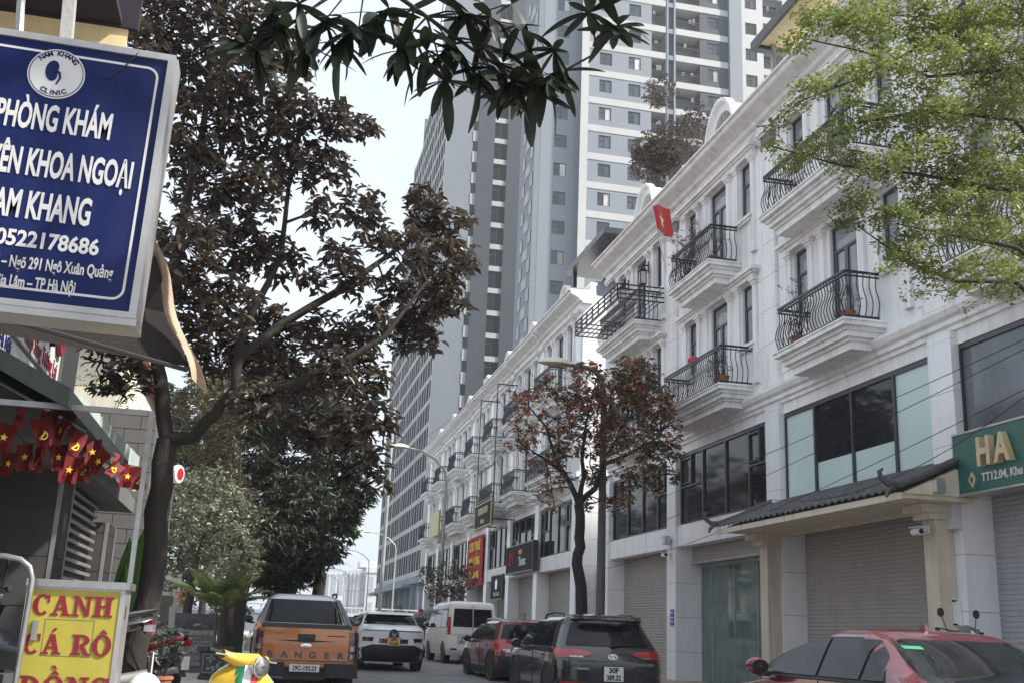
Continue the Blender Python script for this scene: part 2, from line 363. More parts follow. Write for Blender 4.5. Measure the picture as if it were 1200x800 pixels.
def house(y0, Wd, label, low, up, ground, mezz, fine=True, end=False, first=False, dormer='arch', zs=1.):
    p = thing('terraced_house', label, 'house', (XF, y0, 0), 0, 'white terraced houses along the right side of the street')
    c = Wd / 2; k = Wd / 6.05; Zs = lambda z: 6.2 + (z - 6.2) * zs
    f2, t2, f3, t3, c0, c1 = [Zs(z) for z in (6.9, 9.33, 10.02, 12.42, 12.88, 13.36)]
    # body and wall with openings
    MB().box(.76, 12, 0.002, Wd - .002, 0, 6.1).box(.32, 12, 0.002, Wd - .002, 6.1, c1).build('body', 'white_wall', p)
    ww, dw = .64 * k, 1.0 * k
    br = [(0, c - 1.7 * k - ww / 2, None), (c - 1.7 * k - ww / 2, c - 1.7 * k + ww / 2, 'w'), (c - 1.7 * k + ww / 2, c - dw / 2, None), (c - dw / 2, c + dw / 2, 'd'), (c + dw / 2, c + 1.7 * k - ww / 2, None), (c + 1.7 * k - ww / 2, c + 1.7 * k + ww / 2, 'w'), (c + 1.7 * k + ww / 2, Wd, None)]
    w = MB(); w.box(0, .3, 0, Wd, 5.97, 6.55)
    for a, b, t in br:
        if t is None: w.box(0, .3, a, b, 6.55, c0)
        else:
            s = 1.0 if t == 'w' else 0
            w.box(0, .3, a, b, 6.55, f2 + s); w.box(0, .3, a, b, t2, f3 + s); w.box(0, .3, a, b, t3, c0)
    w.box(-.05, .3, .31, Wd - .31, 3.58, 4.12)
    w.build('wall', 'white_wall', p)
    # windows and balcony doors
    for fl, tp, fz in ((0, t2, f2), (1, t3, f3)):
        for a, b, t in br:
            if not t: continue
            z0 = fz + (1.0 if t == 'w' else 0); h = tp - z0
            fm, g = shared(('win', round(b - a, 2), round(h, 2), t), lambda: (lambda q: (q[0], q[1].mesh('window_pane', 'glass_curtain_sky')))(window_meshes(b - a, h, t == 'd')))
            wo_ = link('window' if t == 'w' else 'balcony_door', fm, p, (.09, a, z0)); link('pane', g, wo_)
            if t == 'w': MB().box(-.12, .0, a - .12, b + .12, z0 - .09, z0 - .02).box(-.08, 0, a - .08, b + .08, z0 - .15, z0 - .09).build('window_sill', 'white_trim', p)
        cm = shared(('col', round(tp - fz, 2)), lambda: colonnette(tp - fz + .03))
        for o in (-2.15, -1.25, -.74, .74, 1.25, 2.15): link('colonnette', cm, p, (0, c + o * k, fz))
        e0 = tp + .03
        MB().box(-.14, 0, c - 2.3 * k, c + 2.3 * k, e0, e0 + .1).box(-.19, 0, c - 2.38 * k, c + 2.38 * k, e0 + .1, e0 + .15).box(-.25, 0, c - 2.44 * k, c + 2.44 * k, e0 + .15, e0 + .24).build('entablature', 'white_trim', p)
    # balconies
    for kind, f in ((low, f2), (up, f3)):
        if kind: balcony(p, c, f, (1.9 if kind == 'wide' else 1.38) * k, fine, None)
    # string course and cornice
    moulding(p, [(0, 6.2), (-.05, 6.2), (-.05, 6.27), (-.1, 6.3), (-.1, 6.38), (-.16, 6.43), (-.2, 6.52), (-.2, 6.58), (0, 6.62)], -.0, Wd - .002)
    yl = -.5 if end else 0
    ye = Wd + .5 if first else Wd - .002
    moulding(p, [(.3, c0), (-.1, c0), (-.1, c0 + .06), (-.2, c0 + .09), (-.24, c0 + .17), (-.4, c0 + .25), (-.52, c0 + .30), (-.55, c0 + .34), (-.55, c0 + .41), (-.62, c0 + .43), (-.62, c0 + .48), (.3, c0 + .5)], yl, ye, 'cornice')
    MB().box(.38, .55, 0, Wd - .002, c1 - .02, c1 + .42).box(.33, .6, 0, Wd - .002, c1 + .42, c1 + .5).build('parapet', 'white_trim', p)
    # pilasters of stacked stone panels
    cols = [0] + ([Wd] if first else [])
    for yb in cols:
        MB().box(-.085, .0, yb - .3, yb + .3, 6.62, c0).box(-.09, .755, yb - .3, yb + .3, .0, 6.2).build('pilaster', 'joint' if fine else 'tile_white', p)
        MB().box(-.15, 0, yb - .34, yb + .34, c0 - .3, c0 - .24).box(-.19, 0, yb - .38, yb + .38, c0 - .24, c0 - .12).box(-.14, 0, yb - .35, yb + .35, c0 - .12, c0).build('capital', 'white_trim', p); MB().box(-.14, 0, yb - .36, yb + .36, 6.62, 6.8).build('pilaster_base', 'white_trim', p)
        if fine:
            pm = shared('pp', lambda: MB().box(-.115, -.0, -.315, .315, .004, .774).mesh('pilaster_panel', 'white_trim'))
            z = 6.81
            while z < c0 - .8: link('pilaster_panel', pm, p, (0, yb, z)); z += .78
            tm = shared('tp', lambda: MB().box(-.12, .757, -.318, .318, .004, .846).mesh('tile_panel', 'tile_white'))
            z = .12
            while z < 6.1: link('tile_panel', tm, p, (0, yb, z), scale=(1, 1, min(1, (6.19 - z) / .85))); z += .85
    if fine:
        wp = c - 2.32 * k - .36
        sm = shared(('sp', round(wp, 2)), lambda: MB().box(-.03, 0, 0, wp, .004, .774).mesh('wall_panel', 'white_wall'))
        for ya in (.34, Wd - .34 - wp):
            for i in range(7):
                if abs(6.85 + i * .78 - t2 - .1) > 5: continue
                link('wall_panel', sm, p, (0, ya, 6.85 + i * .78))
    # first-floor shop window
    m0, m1 = 4.125, 5.965
    ya, yb = .325, Wd - .325
    if mezz == 'mint': cuts = [0, .235, .5, .765, 1]
    elif mezz == 'blind': cuts = [0, .5, 1]
    else: cuts = [0, .215, .46, .72, 1]
    fr = MB().box(.02, .1, ya, yb, m0, m0 + .06).box(.02, .1, ya, yb, m1 - .08, m1)
    for i, q in enumerate(cuts):
        yy = ya + (yb - ya) * q; fr.box(.015, .1, max(ya, yy - .035), min(yb, yy + .035), m0 + .06, m1 - .08)
    if mezz == 'dark':
        for i in (0, 3):
            a, b = ya + (yb - ya) * cuts[i] + .035, ya + (yb - ya) * cuts[i + 1] - .035
            zt = m0 + .95; fr.box(.012, .09, a, b, zt, zt + .05)
            q = (a + b) / 2; fr.box(.0, .06, q - .03, q + .03, zt + .05, m1 - .08); fr.box(-.005, .05, q, b, zt + .09, zt + .13).box(-.005, .05, q, b, m1 - .17, m1 - .12)
    wn = fr.build('shop_window', 'dark_frame', p)
    for i in range(len(cuts) - 1):
        a, b = ya + (yb - ya) * cuts[i], ya + (yb - ya) * cuts[i + 1]
        if mezz == 'mint' and i in (1, 2):
            MB().box(.06, .07, a, b, m0, m0 + .62).build('frosted_pane', 'glass_mint', wn); MB().box(.062, .07, a, b, m0 + .62, m1).build('pane', 'glass_dark', wn)
        else: MB().box(.06, .07, a, b, m0, m1).build('frosted_pane' if mezz == 'mint' else 'pane', {'mint': 'glass_mint', 'blind': 'glass_grey'}.get(mezz, 'glass_dark'), wn)
    # ground floor
    if ground == 'glass':
        shutter(p, .32, Wd - .32, 3.22, 3.58, .35); MB().box(.3, .56, .32, Wd - .32, 3.15, 3.22).build('shutter_rail', 'alu', p)
        g = MB()
        for q in (0, .16, .38, .62, .87, 1): yy = .33 + (Wd - .66) * q; g.box(.58, .63, yy - .02, yy + .02, .17, 3.15)
        g.box(.58, .63, .33, Wd - .33, 3.08, 3.15).box(.58, .63, .33, Wd - .33, .17, .22)
        sf = g.build('shopfront', 'alu', p)
        for i, (q0, q1) in enumerate(((0, .16), (.16, .38), (.38, .62), (.62, .87), (.87, 1))):
            MB().box(.6, .61, .33 + (Wd - .66) * q0 + .021, .33 + (Wd - .66) * q1 - .021, .221, 3.079).build('pane', 'glass_shop', sf)
    elif ground == 'dark': MB().box(.5, .6, .32, Wd - .32, .1, 3.58).build('shopfront', 'glass_shop', p)
    else: shutter(p, .32, Wd - .32, .12, 3.6, .42, 'shutter_grey' if ground == 'grey' else 'shutter')
    st = MB().box(-.1, .6, .33, Wd - .33, -.2, .12)
    if ground == 'glass': st.box(-.5, -.1, .33, Wd - .33, -.2, .24 - .06).box(-.9, -.5, .33, Wd - .33, -.2, .165 if y0 > 15 else .15)
    st.build('step', 'paving', p)
    # dormer
    if dormer:
        r, hh = (.74 * k, 1.12) if fine else (.62 * k, .72); ou = []; inn = []
        for i in range(15):
            a = PI * i / 14; ou.append((c - r * 1.22 * math.cos(a), c1 + .3 + hh * 1.1 * math.sin(a))); inn.append((c - r * math.cos(a), c1 + .3 + hh * .88 * math.sin(a)))
        d = MB()
        for i in range(14): d.prism([ou[i], ou[i + 1], inn[i + 1], inn[i]], .15, 1.25)
        d.box(.15, 1.25, c - r * 1.22, c - r, c1 - .05, c1 + .3).box(.15, 1.25, c + r, c + r * 1.22, c1 - .05, c1 + .3)
        for i in range(14): d.prism([(c + (ou[i][0] - c) * 1.08, c1 + .3 + (ou[i][1] - c1 - .3) * 1.08), (c + (ou[i + 1][0] - c) * 1.08, c1 + .3 + (ou[i + 1][1] - c1 - .3) * 1.08), ou[i + 1], ou[i]], .02, .22)
        dm = d.build('dormer', 'white_trim', p, 35)
        MB().prism(inn + [(c + r, c1), (c - r, c1)], .5, .56).build('pane', 'glass_dark', dm)
        if dormer == 'fan':
            g = MB()
            for i in range(11):
                a = PI * i / 10; g.tube([(.2, c, c1 + .3), (.2, c - r * math.cos(a), c1 + .3 + hh * .88 * math.sin(a))], .02, 4)
            for q in np.linspace(-.95, .95, 11): g.tube([(.2, c + r * q, c1), (.2, c + r * q, c1 + .3 + .25 * math.sqrt(1 - q * q))], .018, 4)
            g.build('fan_grille', 'tower_white', dm)
    return p
hC = house(9.07, 6.03, 'white house behind the green tree, with the dark green shop sign and grey shutter', 'wide', 'narrow', 'grey', 'blind', dormer=None)
hB = house(15.1, 6.05, 'white house with mint frosted first-floor panes above the small tiled porch roof', 'narrow', 'wide', 'shutter', 'mint', dormer=None)
hA = house(21.15, 5.97, 'white house with a glass shopfront below dark windows and a flag at its top balcony', 'wide', 'narrow', 'glass', 'dark', dormer='fan')
hZ = house(27.12, 5.68, 'white house with black iron flower rack outside its top balcony, behind the rust-leaved tree', 'narrow', 'wide', 'shutter', 'dark', first=True)
FAR = [(36.55, 5.35, 'white terraced house at the alley corner, its blank side wall facing us', 'wide', 'narrow', 'shutter', 'dark'),
       (41.9, 5.0, 'white terraced house whose black shop sign carries coloured lettering', 'narrow', 'wide', 'shutter', 'dark'),
       (46.9, 4.8, 'white terraced house with a black and gold sign fixed to its lower balcony', 'wide', 'narrow', 'dark', 'dark'),
       (51.7, 4.9, 'white terraced house with the red banner hung over its shop window', 'narrow', 'narrow', 'dark', 'dark'),
       (56.6, 5.2, 'white terraced house between the red banner and the yellow balcony sign', 'wide', 'narrow', 'dark', 'dark'),
       (61.8, 5.1, 'white terraced house with the pale yellow sign on its lower balcony', 'narrow', 'narrow', 'shutter', 'dark'),
       (66.9, 4.7, 'white terraced house at the far end of the row, beside the tall grey tower', 'narrow', 'narrow', 'dark', 'dark')]
FH = []
for i, a in enumerate(FAR): FH.append(house(*a[:7], fine=False, first=(i == 6), end=(i == 0), zs=1.0 - .012 * i))
# blank side wall of the corner house: stone panels with cornice return
p = FH[0]
ew = shared('ew', lambda: MB().box(-.0, 1.19, -.36, .0, .004, .89).mesh('side_panel', 'white_wall'))
for i in range(13):
    for j in range(3): link('side_panel', ew, p, (.3 + j * 1.2, .0, .9 * i + .9))
MB().box(-.0, 12, -.02, .0, 0, 12.88).box(-.02, .3, -.362, -.03, .0, 12.88).build('corner_stone', 'tile_white', p)
# slate mansard and black roof canopy over the corner house
MB().prism([(1.0, 13.4), (2.2, 15.6), (2.4, 15.6), (6, 13.4)], .1, 4.6, 'y').build('mansard', 'slate', p)
g = MB()
for i in range(8): g.box(1.3, 3.3, -.02 + .0, .02, 0, .03) if False else None
for i in range(7): z = 13.6 + i * .3; g.box(.95 + (z - 13.4) * .545 - .03, 5.5, .06, .1, z, z + .035)
for x in np.arange(1.4, 5, .42): g.box(x, x + .03, .055, .1, 13.45, min(15.6, 13.4 + (x - 1.0) / .545))
g.build('slate_joint', 'dark_frame', p)
MB().box(.7, 5.5, -.4, 4.9, 15.72, 15.95).box(.9, 1.05, 0, .15, 15.5, 15.72).box(.9, 1.05, 4.4, 4.55, 13.3, 15.72).build('roof_canopy', 'dark_frame', p)
# right-hand end wall of the first block is closed by its body; alley gate
al = thing('alley_gate', 'narrow dark metal gate closing the alley between the two white blocks', 'gate', (11.2, 33.1, .1))
MB().box(0, .06, 0, 3.1, 0, 3.4).build('gate_leaf', 'dark_frame', al)
for i in range(9): MB().box(-.03, 0, .2 + i * .33, .24 + i * .33, 0, 3.4).build('gate_bar', 'iron', al)
# black iron flower rack of house Z, lanterns
p = hZ; r = MB(); f3 = 10.02
for z in (.42, .56, .7, .84): r.box(-1.5, -1.46, .6, 4.9, f3 + z - .016, f3 + z + .016).box(-1.46, -.1, .6, .64, f3 + z - .016, f3 + z + .016).box(-1.46, -.1, 4.86, 4.9, f3 + z - .016, f3 + z + .016)
for y in np.linspace(.65, 4.85, 8): r.box(-1.5, -1.46, y - .014, y + .014, f3 + .42, f3 + .84)
for x in np.linspace(-1.42, -.2, 9): r.box(x - .012, x + .012, .62, 4.88, f3 + .41, f3 + .43)
r.build('flower_rack', 'iron', p)
def lantern_mesh():
    m = MB()
    for z, a in ((0, .1), (.42, .12)): m.box(-a, a, -a, a, z, z + .03)
    for sx in (-1, 1):
        for sy in (-1, 1): m.box(sx * .09 - .012, sx * .09 + .012, sy * .09 - .012, sy * .09 + .012, .03, .42)
    m.lathe([(.13, .45), (.07, .55), (.02, .62)], 8).box(-.02, .2, -.015, .015, .6, .64).box(.17, .2, -.05, .05, .4, .75)
    return m.mesh('wall_lantern', 'iron')
lm = lantern_mesh(); gl = MB().box(-.078, .078, -.078, .078, .04, .41).mesh('lantern_glass', 'lantern_glass')
for z in (11.35, 8.3):
    for y in (2.84 - .93, 2.84 + .93):
        o = link('wall_lantern', lm, hZ, (-.3, y, z)); link('lantern_glass', gl, o)

# ---- tiled porch over the shutter of house B
p = thing('porch', 'small porch with a dark tiled roof and cream posts over the wide grey shutter', 'porch', (XF, 15.1, 0))
Y0, Y1 = -.55, 6.2
slope = [(-.02, 4.1), (-1.32, 3.52)]
MB().prism([(-.02, 4.06), (-1.28, 3.49), (-1.28, 3.43), (-.02, 3.43)], Y0 + .05, Y1 - .05, 'y').build('eave_soffit', 'cream', p)
MB().box(-1.33, -1.28, Y0, Y1, 3.40, 3.5).box(-.16, -.125, .3, 5.75, 3.36, 3.43).build('fascia', 'cream', p)
n = 30; rows = 6
def tile():
    m = MB(); P = []
    for i, x in enumerate((0, .27)):
        P.append([(-x * .915, .112 * j / 3, -x * .404 + .05 * math.sin(PI * j / 6 * 1.0) * (1 if j < 6 else 0) + .012 * (i == 1)) for j in range(7)])
    m.grid(P); m.grid([P[1], [(q[0], q[1], q[2] - .03) for q in P[1]]])
    return m.mesh('roof_tile', 'roof_tile')
tmesh = tile()
for i in range(n):
    for j in range(rows):
        t = j / rows; link('roof_tile', tmesh, p, (-.02 - t * 1.32, Y0 + i * (Y1 - Y0) / n, 4.12 - t * .58 + random.uniform(-.004, .004)))
for yy in (Y0 + .02, Y1 - .02):
    hip = MB().tube([(.0, yy, 4.2), (-.9, yy, 3.78), (-1.3, yy, 3.62), (-1.48, yy, 3.62), (-1.6, yy, 3.70), (-1.62, yy, 3.8), (-1.56, yy, 3.84)], [.06, .06, .06, .05, .045, .035, .02], 7)
    hip.tube([(-1.4, yy, 3.6), (-1.5, yy, 3.5), (-1.52, yy, 3.42)], [.05, .04, .02], 6)
    hip.build('ridge_curl', 'roof_tile', p, 50)
MB().prism([(-.0, 4.05), (-1.25, 3.5), (0, 3.5)], Y0 - .0, Y0 + .06, 'y').build('gable_end', 'cream', p)
for yy in (.1, 5.95):
    MB().box(-.42, -.13, yy - .17, yy + .17, .12, 3.2).box(-.55, -.13, yy - .22, yy + .22, 3.2, 3.3).box(-.7, -.13, yy - .27, yy + .27, 3.3, 3.425).box(-.45, -.13, yy - .2, yy + .2, .12, .5).build('post', 'cream', p)

# ---- dark green shop sign
p = thing('shop_sign', 'dark green shop sign with raised wooden letters HA above the grey shutter', 'sign', (10.3, 9.2, 3.53))
MB().box(-.1, .2, 0, 5.42, 0, .9).build('panel', 'green_sign', p)
MB().box(-.115, .2, -.03, 0, -.03, .93).box(-.115, .2, 5.42, 5.45, -.03, .93).box(-.115, .2, 0, 5.42, .9, .93).box(-.115, .2, 0, 5.42, -.03, 0).build('edge_trim', 'alu', p)
text('raised_letter', 'H', .56, 'sign_wood', p, (-.16, 4.75, .36), 'W', .05, .022, .8, 'LEFT'); text('raised_letter', 'A', .56, 'sign_wood', p, (-.16, 4.33, .36), 'W', .05, .022, .8, 'LEFT')
text('raised_letter', 'TT12.04, Khu 31ha', .17, 'sign_white', p, (-.11, 4.78, .13), 'W', .008, .004, .95, 'LEFT')
MB().prism([(5.0, .06), (5.08, .18), (5.0, .3), (4.92, .18)], -.125, -.1).build('diamond_mark', 'sign_wood', p)
MB().prism([(5.0, .12), (5.04, .18), (5.0, .24), (4.96, .18)], -.13, -.125).build('diamond_mark', 'green_sign', p)
# little fittings on the pilasters
def fitting(name, label, cat, build, loc, group=None):
    p = thing(name, label, cat, loc, 0, group); build(p); return p
def camera_(p):
    MB().box(-.02, 0, -.06, .06, -.06, .06).tube([(0, 0, 0), (-.14, 0, -.02)], .018, 6).build('bracket', 'white_paint', p)
    MB().lathe([(.055, -.1), (.055, .1), (.05, .12)], 10, 'y', (-.18, 0, -.04)).box(-.25, -.11, -.13, .13, .02, .035).build('camera_body', 'white_paint', p, 40)
    MB().lathe([(.04, -.11), (.04, -.1)], 10, 'y', (-.18, 0, -.04)).build('camera_lens', 'ink', p)
fitting('security_camera', 'white security camera on the pillar between glass shopfront and grey shutter, low one', 'camera', camera_, (10.37, 27.1, 3.42), 'security cameras on the pillars')
fitting('security_camera', 'white security camera under the right end of the tiled porch', 'camera', camera_, (10.05, 15.2, 3.05), 'security cameras on the pillars')
fitting('security_camera', 'white security camera beside the left porch post above the glass shopfront', 'camera', camera_, (10.37, 21.4, 3.3), 'security cameras on the pillars')
def flood(p):
    MB().box(-.2, -.06, -.12, .12, -.1, .12).build('lamp_body', 'alu', p); MB().box(-.21, -.2, -.1, .1, -.08, .1).build('lamp_glass', 'lantern_glass', p); MB().box(-.06, 0, -.02, .02, -.02, .02).build('bracket', 'plastic', p)
fitting('floodlight', 'small floodlight under the green shop sign by the porch gable', 'lamp', flood, (9.95, 14.55, 3.62), 'floodlights')
fitting('floodlight', 'small floodlight above the security camera on the glass shopfront pillar', 'lamp', flood, (10.37, 27.12, 3.75), 'floodlights')
def plate(p): MB().box(-.012, 0, -.12, .12, -.09, .09).build('plate_panel', 'blue_plate', p); MB().box(-.014, -.012, -.08, .08, -.01, .03).build('plate_text', 'sign_white', p)
fitting('number_plate', 'upper of two blue number plates on the glass shopfront pillar', 'plate', plate, (10.375, 27.02, 1.92), 'blue number plates')
fitting('number_plate', 'lower of two blue number plates on the glass shopfront pillar', 'plate', plate, (10.375, 27.02, 1.7), 'blue number plates')
def mbox(p):
    MB().box(-.09, 0, -.16, .16, 0, .36).build('box_body', 'white_paint', p)
    MB().box(-.1, -.09, -.17, .17, .0, .025).box(-.1, -.09, -.17, .17, .345, .37).box(-.1, -.09, .145, .17, 0, .37).box(-.1, -.09, -.05, .05, .17, .2).build('box_trim', 'ink', p)
fitting('letter_box', 'white letter box with black trim on the pillar right of the porch', 'letter box', mbox, (10.375, 15.1, 1.62))
def ebox(p): MB().box(-.14, 0, -.14, .14, 0, .42).build('box_body', 'sign_white', p)
fitting('meter_box', 'pale meter box on the pillar just under the green shop sign', 'meter box', ebox, (10.375, 14.95, 3.05))
# yellow-lined roof canopy over house B
p = thing('roof_terrace_canopy', 'roof terrace canopy with a yellow boarded underside above the cornice', 'canopy', (XF, 9.3, 13.4))
bm_ = MB().box(0, 2.9, .004, .236, 0, .03).mesh('board', 'soffit_wood')
for i in range(48): link('board', bm_, p, (-.4, i * .24, 1.28 + .0))
MB().box(-.48, -.4, -.1, 11.75, 1.2, 1.42).box(-.4, 2.55, 11.55, 11.75, 1.2, 1.42).box(-.4, 2.55, -.1, .1, 1.2, 1.42).box(-.45, 2.6, -.1, 11.75, 1.42, 1.47).build('canopy_frame', 'plastic_grey', p)
for y in (.3, 3.9, 7.6, 11.4): MB().box(-.1, .0, y, y + .1, -.1, 1.28).build('post', 'steel_pole', p)
MB().box(.4, .46, 0, 11.4, .0, .9).build('glass_balustrade', 'glass_grey', p)
# ------------------------------------------------------------------ tower blocks
FLH = 3.3
def twin(w, h):
    t = .07; f = MB().box(-.04, .05, 0, t, 0, h).box(-.04, .05, w - t, w, 0, h).box(-.04, .05, t, w - t, 0, t).box(-.04, .05, t, w - t, h - t, h)
    f.box(-.03, .05, w * .5 - .035, w * .5 + .035, t, h - t).box(-.03, .05, t, w * .5 - .035, h * .6, h * .6 + t)
    vs = [(y, x, z) for x, y, z in f.v]; f.v = vs
    return f.mesh('window_frame', 'dark_frame')
def pane_s(w, h, mat, name='window_pane'): return MB().box(.02, w - .02, .0, .03, .02, h - .02).mesh(name, mat)
TW = shared('tw', lambda: twin(1.4, 1.5)); TP = [pane_s(.7, 1.5, 'tower_glass'), pane_s(.7, 1.5, 'curtain')]
def tower_window(p, x, y, z, i):
    o = link('window', TW, p, (x, y - .02, z)); a, b = (0, 0) if i % 3 else (0, 1)
    link('pane', TP[a], o, (0, .02, 0)); link('pane', TP[b], o, (.7, .02, 0))
def holes(m, x0, x1, y0, y1, z0, z1, cols, zs, h):
    """solid wall x0..x1 by z0..z1 with openings cols=[(a,b)] at each z in zs, height h"""
    e = [x0] + [q for c in cols for q in c] + [x1]
    for i in range(0, len(e) - 1, 2): m.box(e[i], e[i + 1], y0, y1, z0, z1)
    for a, b in cols:
        zz = z0
        for z in zs: m.box(a, b, y0, y1, zz, z); zz = z + h
        m.box(a, b, y0, y1, zz, z1)
p = thing('tower_block', 'pale grey apartment tower with white floor bands and dark balconies above the houses', 'building', (0, 102, 0))
Z0, Z1 = 0, 96
band0 = 53.5 - 16 * FLH      # underside of a floor band
flo = [band0 + i * FLH for i in range(5, 29)]
zw = [b + 1.45 for b in flo]
m = MB(); holes(m, 24.7, 28.9, 1.2, 1.6, Z0, Z1, [(26.2, 27.6)], zw, 1.5)
m.box(24.7, 25.0, 1.6, 11, Z0, Z1)
holes(m, 29.6, 36.7, 0, .4, Z0, Z1, [(30.75, 32.15), (34.05, 35.45)], zw, 1.5); m.box(28.9, 29.2, 0, 1.6, Z0, Z1).box(29.2, 29.6, 0, .4, Z0, Z1)
m.box(25, 60, 2.6, 10.9, Z0, Z1 - 2.2)
m.build('wall', 'tower_grey', p)
m = MB().box(28.7, 29.55, -.06, 0.0, Z0, Z1).box(24.64, 24.7, 1.3, 3.6, Z0, Z1)
for b in flo: m.box(29.56, 36.7, -.05, 0, b, b + .75)
for b in flo: m.box(24.6, 24.7, 5.5, 7.5, b, b + 1.2)
m.build('floor_band', 'tower_white', p)
for i, z in enumerate(zw):
    tower_window(p, 26.2, 1.3, z, i); tower_window(p, 30.75, .1, z, i + 1); tower_window(p, 34.05, .1, z, i * 7 + 2)
m = MB()
for z in zw: m.box(24.62, 24.7, 4.2, 5.3, z, z + 1.5).box(24.62, 24.7, 8, 9, z, z + 1.5)
m.build('side_window', 'tower_glass', p, kind='stuff')
# balcony columns, dark section
m = MB().box(36.7, 38.4, 1.6, 1.7, Z0, Z1).box(38.35, 38.45, 0, 1.6, Z0, Z1).box(38.45, 38.65, -.1, .5, Z0, Z1).box(39.3, 39.5, -.1, .5, Z0, Z1)
for b in flo: m.box(38.65, 39.3, -.05, .5, b, b + .55)
m.build('wall_fin', 'tower_grey', p)
m = MB().box(39.5, 42.6, 1.7, 1.8, Z0, Z1); holes(m, 42.5, 45.8, 0, .4, Z0, Z1, [(43.3, 44.7)], zw, 1.5); m.box(42.4, 42.5, 0, 1.7, Z0, Z1)
m.build('dark_wall', 'tower_dark', p)
m = MB()
for b in flo: m.box(39.5, 45.8, -.06, 0, b, b + .75).box(39.5, 42.4, 0, 1.7, b, b + .75).box(36.7, 38.35, -.05, 1.6, b, b + .75)
m.build('floor_band', 'tower_white', p)
m = MB().box(45.8, 47.3, -.5, 1.5, Z0, Z1); m.build('corner_pier', 'tower_grey', p)
m = MB(); holes(m, 47.3, 49.9, -.1, .3, Z0, Z1, [(47.9, 49.3)], zw, 1.5); holes(m, 49.9, 60, -.1, .3, Z0, Z1, [(50.1, 52.6)], [b + .75 for b in flo], 2.5); m.box(49.9, 60, 1.5, 1.6, Z0, Z1)
m.build('white_wall', 'tower_white', p)
bars = lambda w: MB()
def rail_mesh(w):
    m = MB().box(0, w, -.03, .03, 1.05, 1.12).box(0, w, -.02, .02, .1, .15)
    for q in np.arange(.08, w, .14): m.box(q, q + .03, -.015, .015, .15, 1.05)
    return m.mesh('railing', 'iron')
RM = {w: rail_mesh(w) for w in (1.6, 2.85, 2.45)}
bk = {w: MB().box(0, w, 0, .05, 0, 2.5).box(.2, w * .6, -.05, 0, 0, 2.1).mesh('balcony_door', 'tower_glass') for w in (1.6, 2.85, 2.45)}
laun = MB()
for i, b in enumerate(flo):
    tower_window(p, 43.3, .1, zw[i], i * 5 + 1); tower_window(p, 47.9, 0, zw[i], i * 3 + 1)
    z = b + .76
    link('railing', RM[1.6], p, (36.72, .05, z)); link('railing', RM[2.85], p, (39.52, .05, z)); link('railing', RM[2.45], p, (50.12, .0, z))
    link('balcony_door', bk[1.6], p, (36.72, 1.52, z)); link('balcony_door', bk[2.85], p, (39.52, 1.62, z)); link('balcony_door', bk[2.45], p, (50.12, 1.42, z))
    for x0, w in ((36.8, 1.3), (39.7, 2.4), (50.2, 2.2)):
        for q in range(3 if w > 2 else 2):
            if random.random() < .75:
                a = x0 + random.random() * w; zz = z + 1.15 + random.random() * .3; laun.box(a, a + .3, .5, .56, zz, zz + .3 + random.random() * .6)
laun.build('laundry', 'curtain', p, kind='stuff')
sh = MB().box(.0, .62, 0, .05, 0, 2.5).mesh('shaft_window', 'blind_dark')
for b in flo: link('shaft_window', sh, p, (38.66, .3, b + .65))

# ---- far tower: long street face and narrow south face
p = thing('tower_block', 'tall far tower with a long street face of dark windows, left of the pale tower', 'building', (0, 145, 0))
fl = [8.7 + i * 3.33 for i in range(28)]
segs = [(0, 14, 90), (14, 28, 87.5), (28, 39, 83), (39, 48, 77), (48, 56, 60)]
m = MB().box(20.9, 24.4, 0, 14, 0, 101)
for a, b, h in segs: m.box(21.0, 36, a + (.01 if a else .7), b, 0, h)
m.box(20.5, 24.45, -.02, .3, 8.7, 101)
m.build('wall', 'tower_grey', p)
m = MB()
for a, b, h in segs:
    m.box(20.44, 21.0, b - .5, b, 8.7, h)
    for z in fl:
        if z + .8 < h: m.box(20.45, 21.0, a, b - .5, z - .3, z + .4)
m.box(20.42, 21, 0, .4, 8.7, 90)
m.build('floor_band', 'tower_white', p)
m = MB(); g = MB(); f2 = MB()
for a, b, h in segs:
    for z in fl:
        if z + 3 > h: continue
        y = a + .4; j = 0
        while y < b - .6:
            w = (1.75, .4, 2.3, .55)[j % 4]
            (g if j % 2 == 0 else f2).box(20.5 if j % 2 == 0 else 20.47, 20.95, y, min(y + w, b - .5), z + .4, z + 3.03)
            if j % 4 == 2: m.box(20.485, 20.5, y + 1.0, y + 1.3, z + .4, z + 3.03)
            y += w; j += 1
g.build('window_strip', 'glass_strip', p, kind='stuff'); m.build('spandrel', 'tower_dark', p, kind='stuff'); f2.build('window_fin', 'tower_white', p, kind='stuff')
MB().box(25.15, 27.65, -.3, .3, 0, 101).box(29.62, 38, -.3, .3, 0, 101).box(24.4, 38, .3, 30, 0, 100).build('dark_wall', 'tower_dark', p)
m = MB(); n = MB()
for z in [8.7 - .6 + i * 3.33 for i in range(28)]:
    pass
nb1 = MB().box(27.65, 29.62, -.1, .3, 0, .75).mesh('floor_band', 'tower_white'); nb2 = MB().box(24.45, 25.15, -.1, .3, -.2, 1.5).mesh('spandrel_panel', 'tower_white')
for z in [8.7 - .6 + i * 3.33 for i in range(28)]: link('floor_band', nb1, p, (0, 0, z)); link('spandrel_panel', nb2, p, (0, 0, z))
sg = MB().box(0, 1.93, 0, .05, 0, 2.55).mesh('window', 'glass_strip'); s2 = MB().box(0, .66, 0, .05, 0, 1.8).mesh('window', 'tower_glass'); sbar = MB().box(.93, 1.0, -.03, 0, 0, 2.55).box(0, .93, -.03, 0, 1.7, 1.78).mesh('window_frame', 'dark_frame')
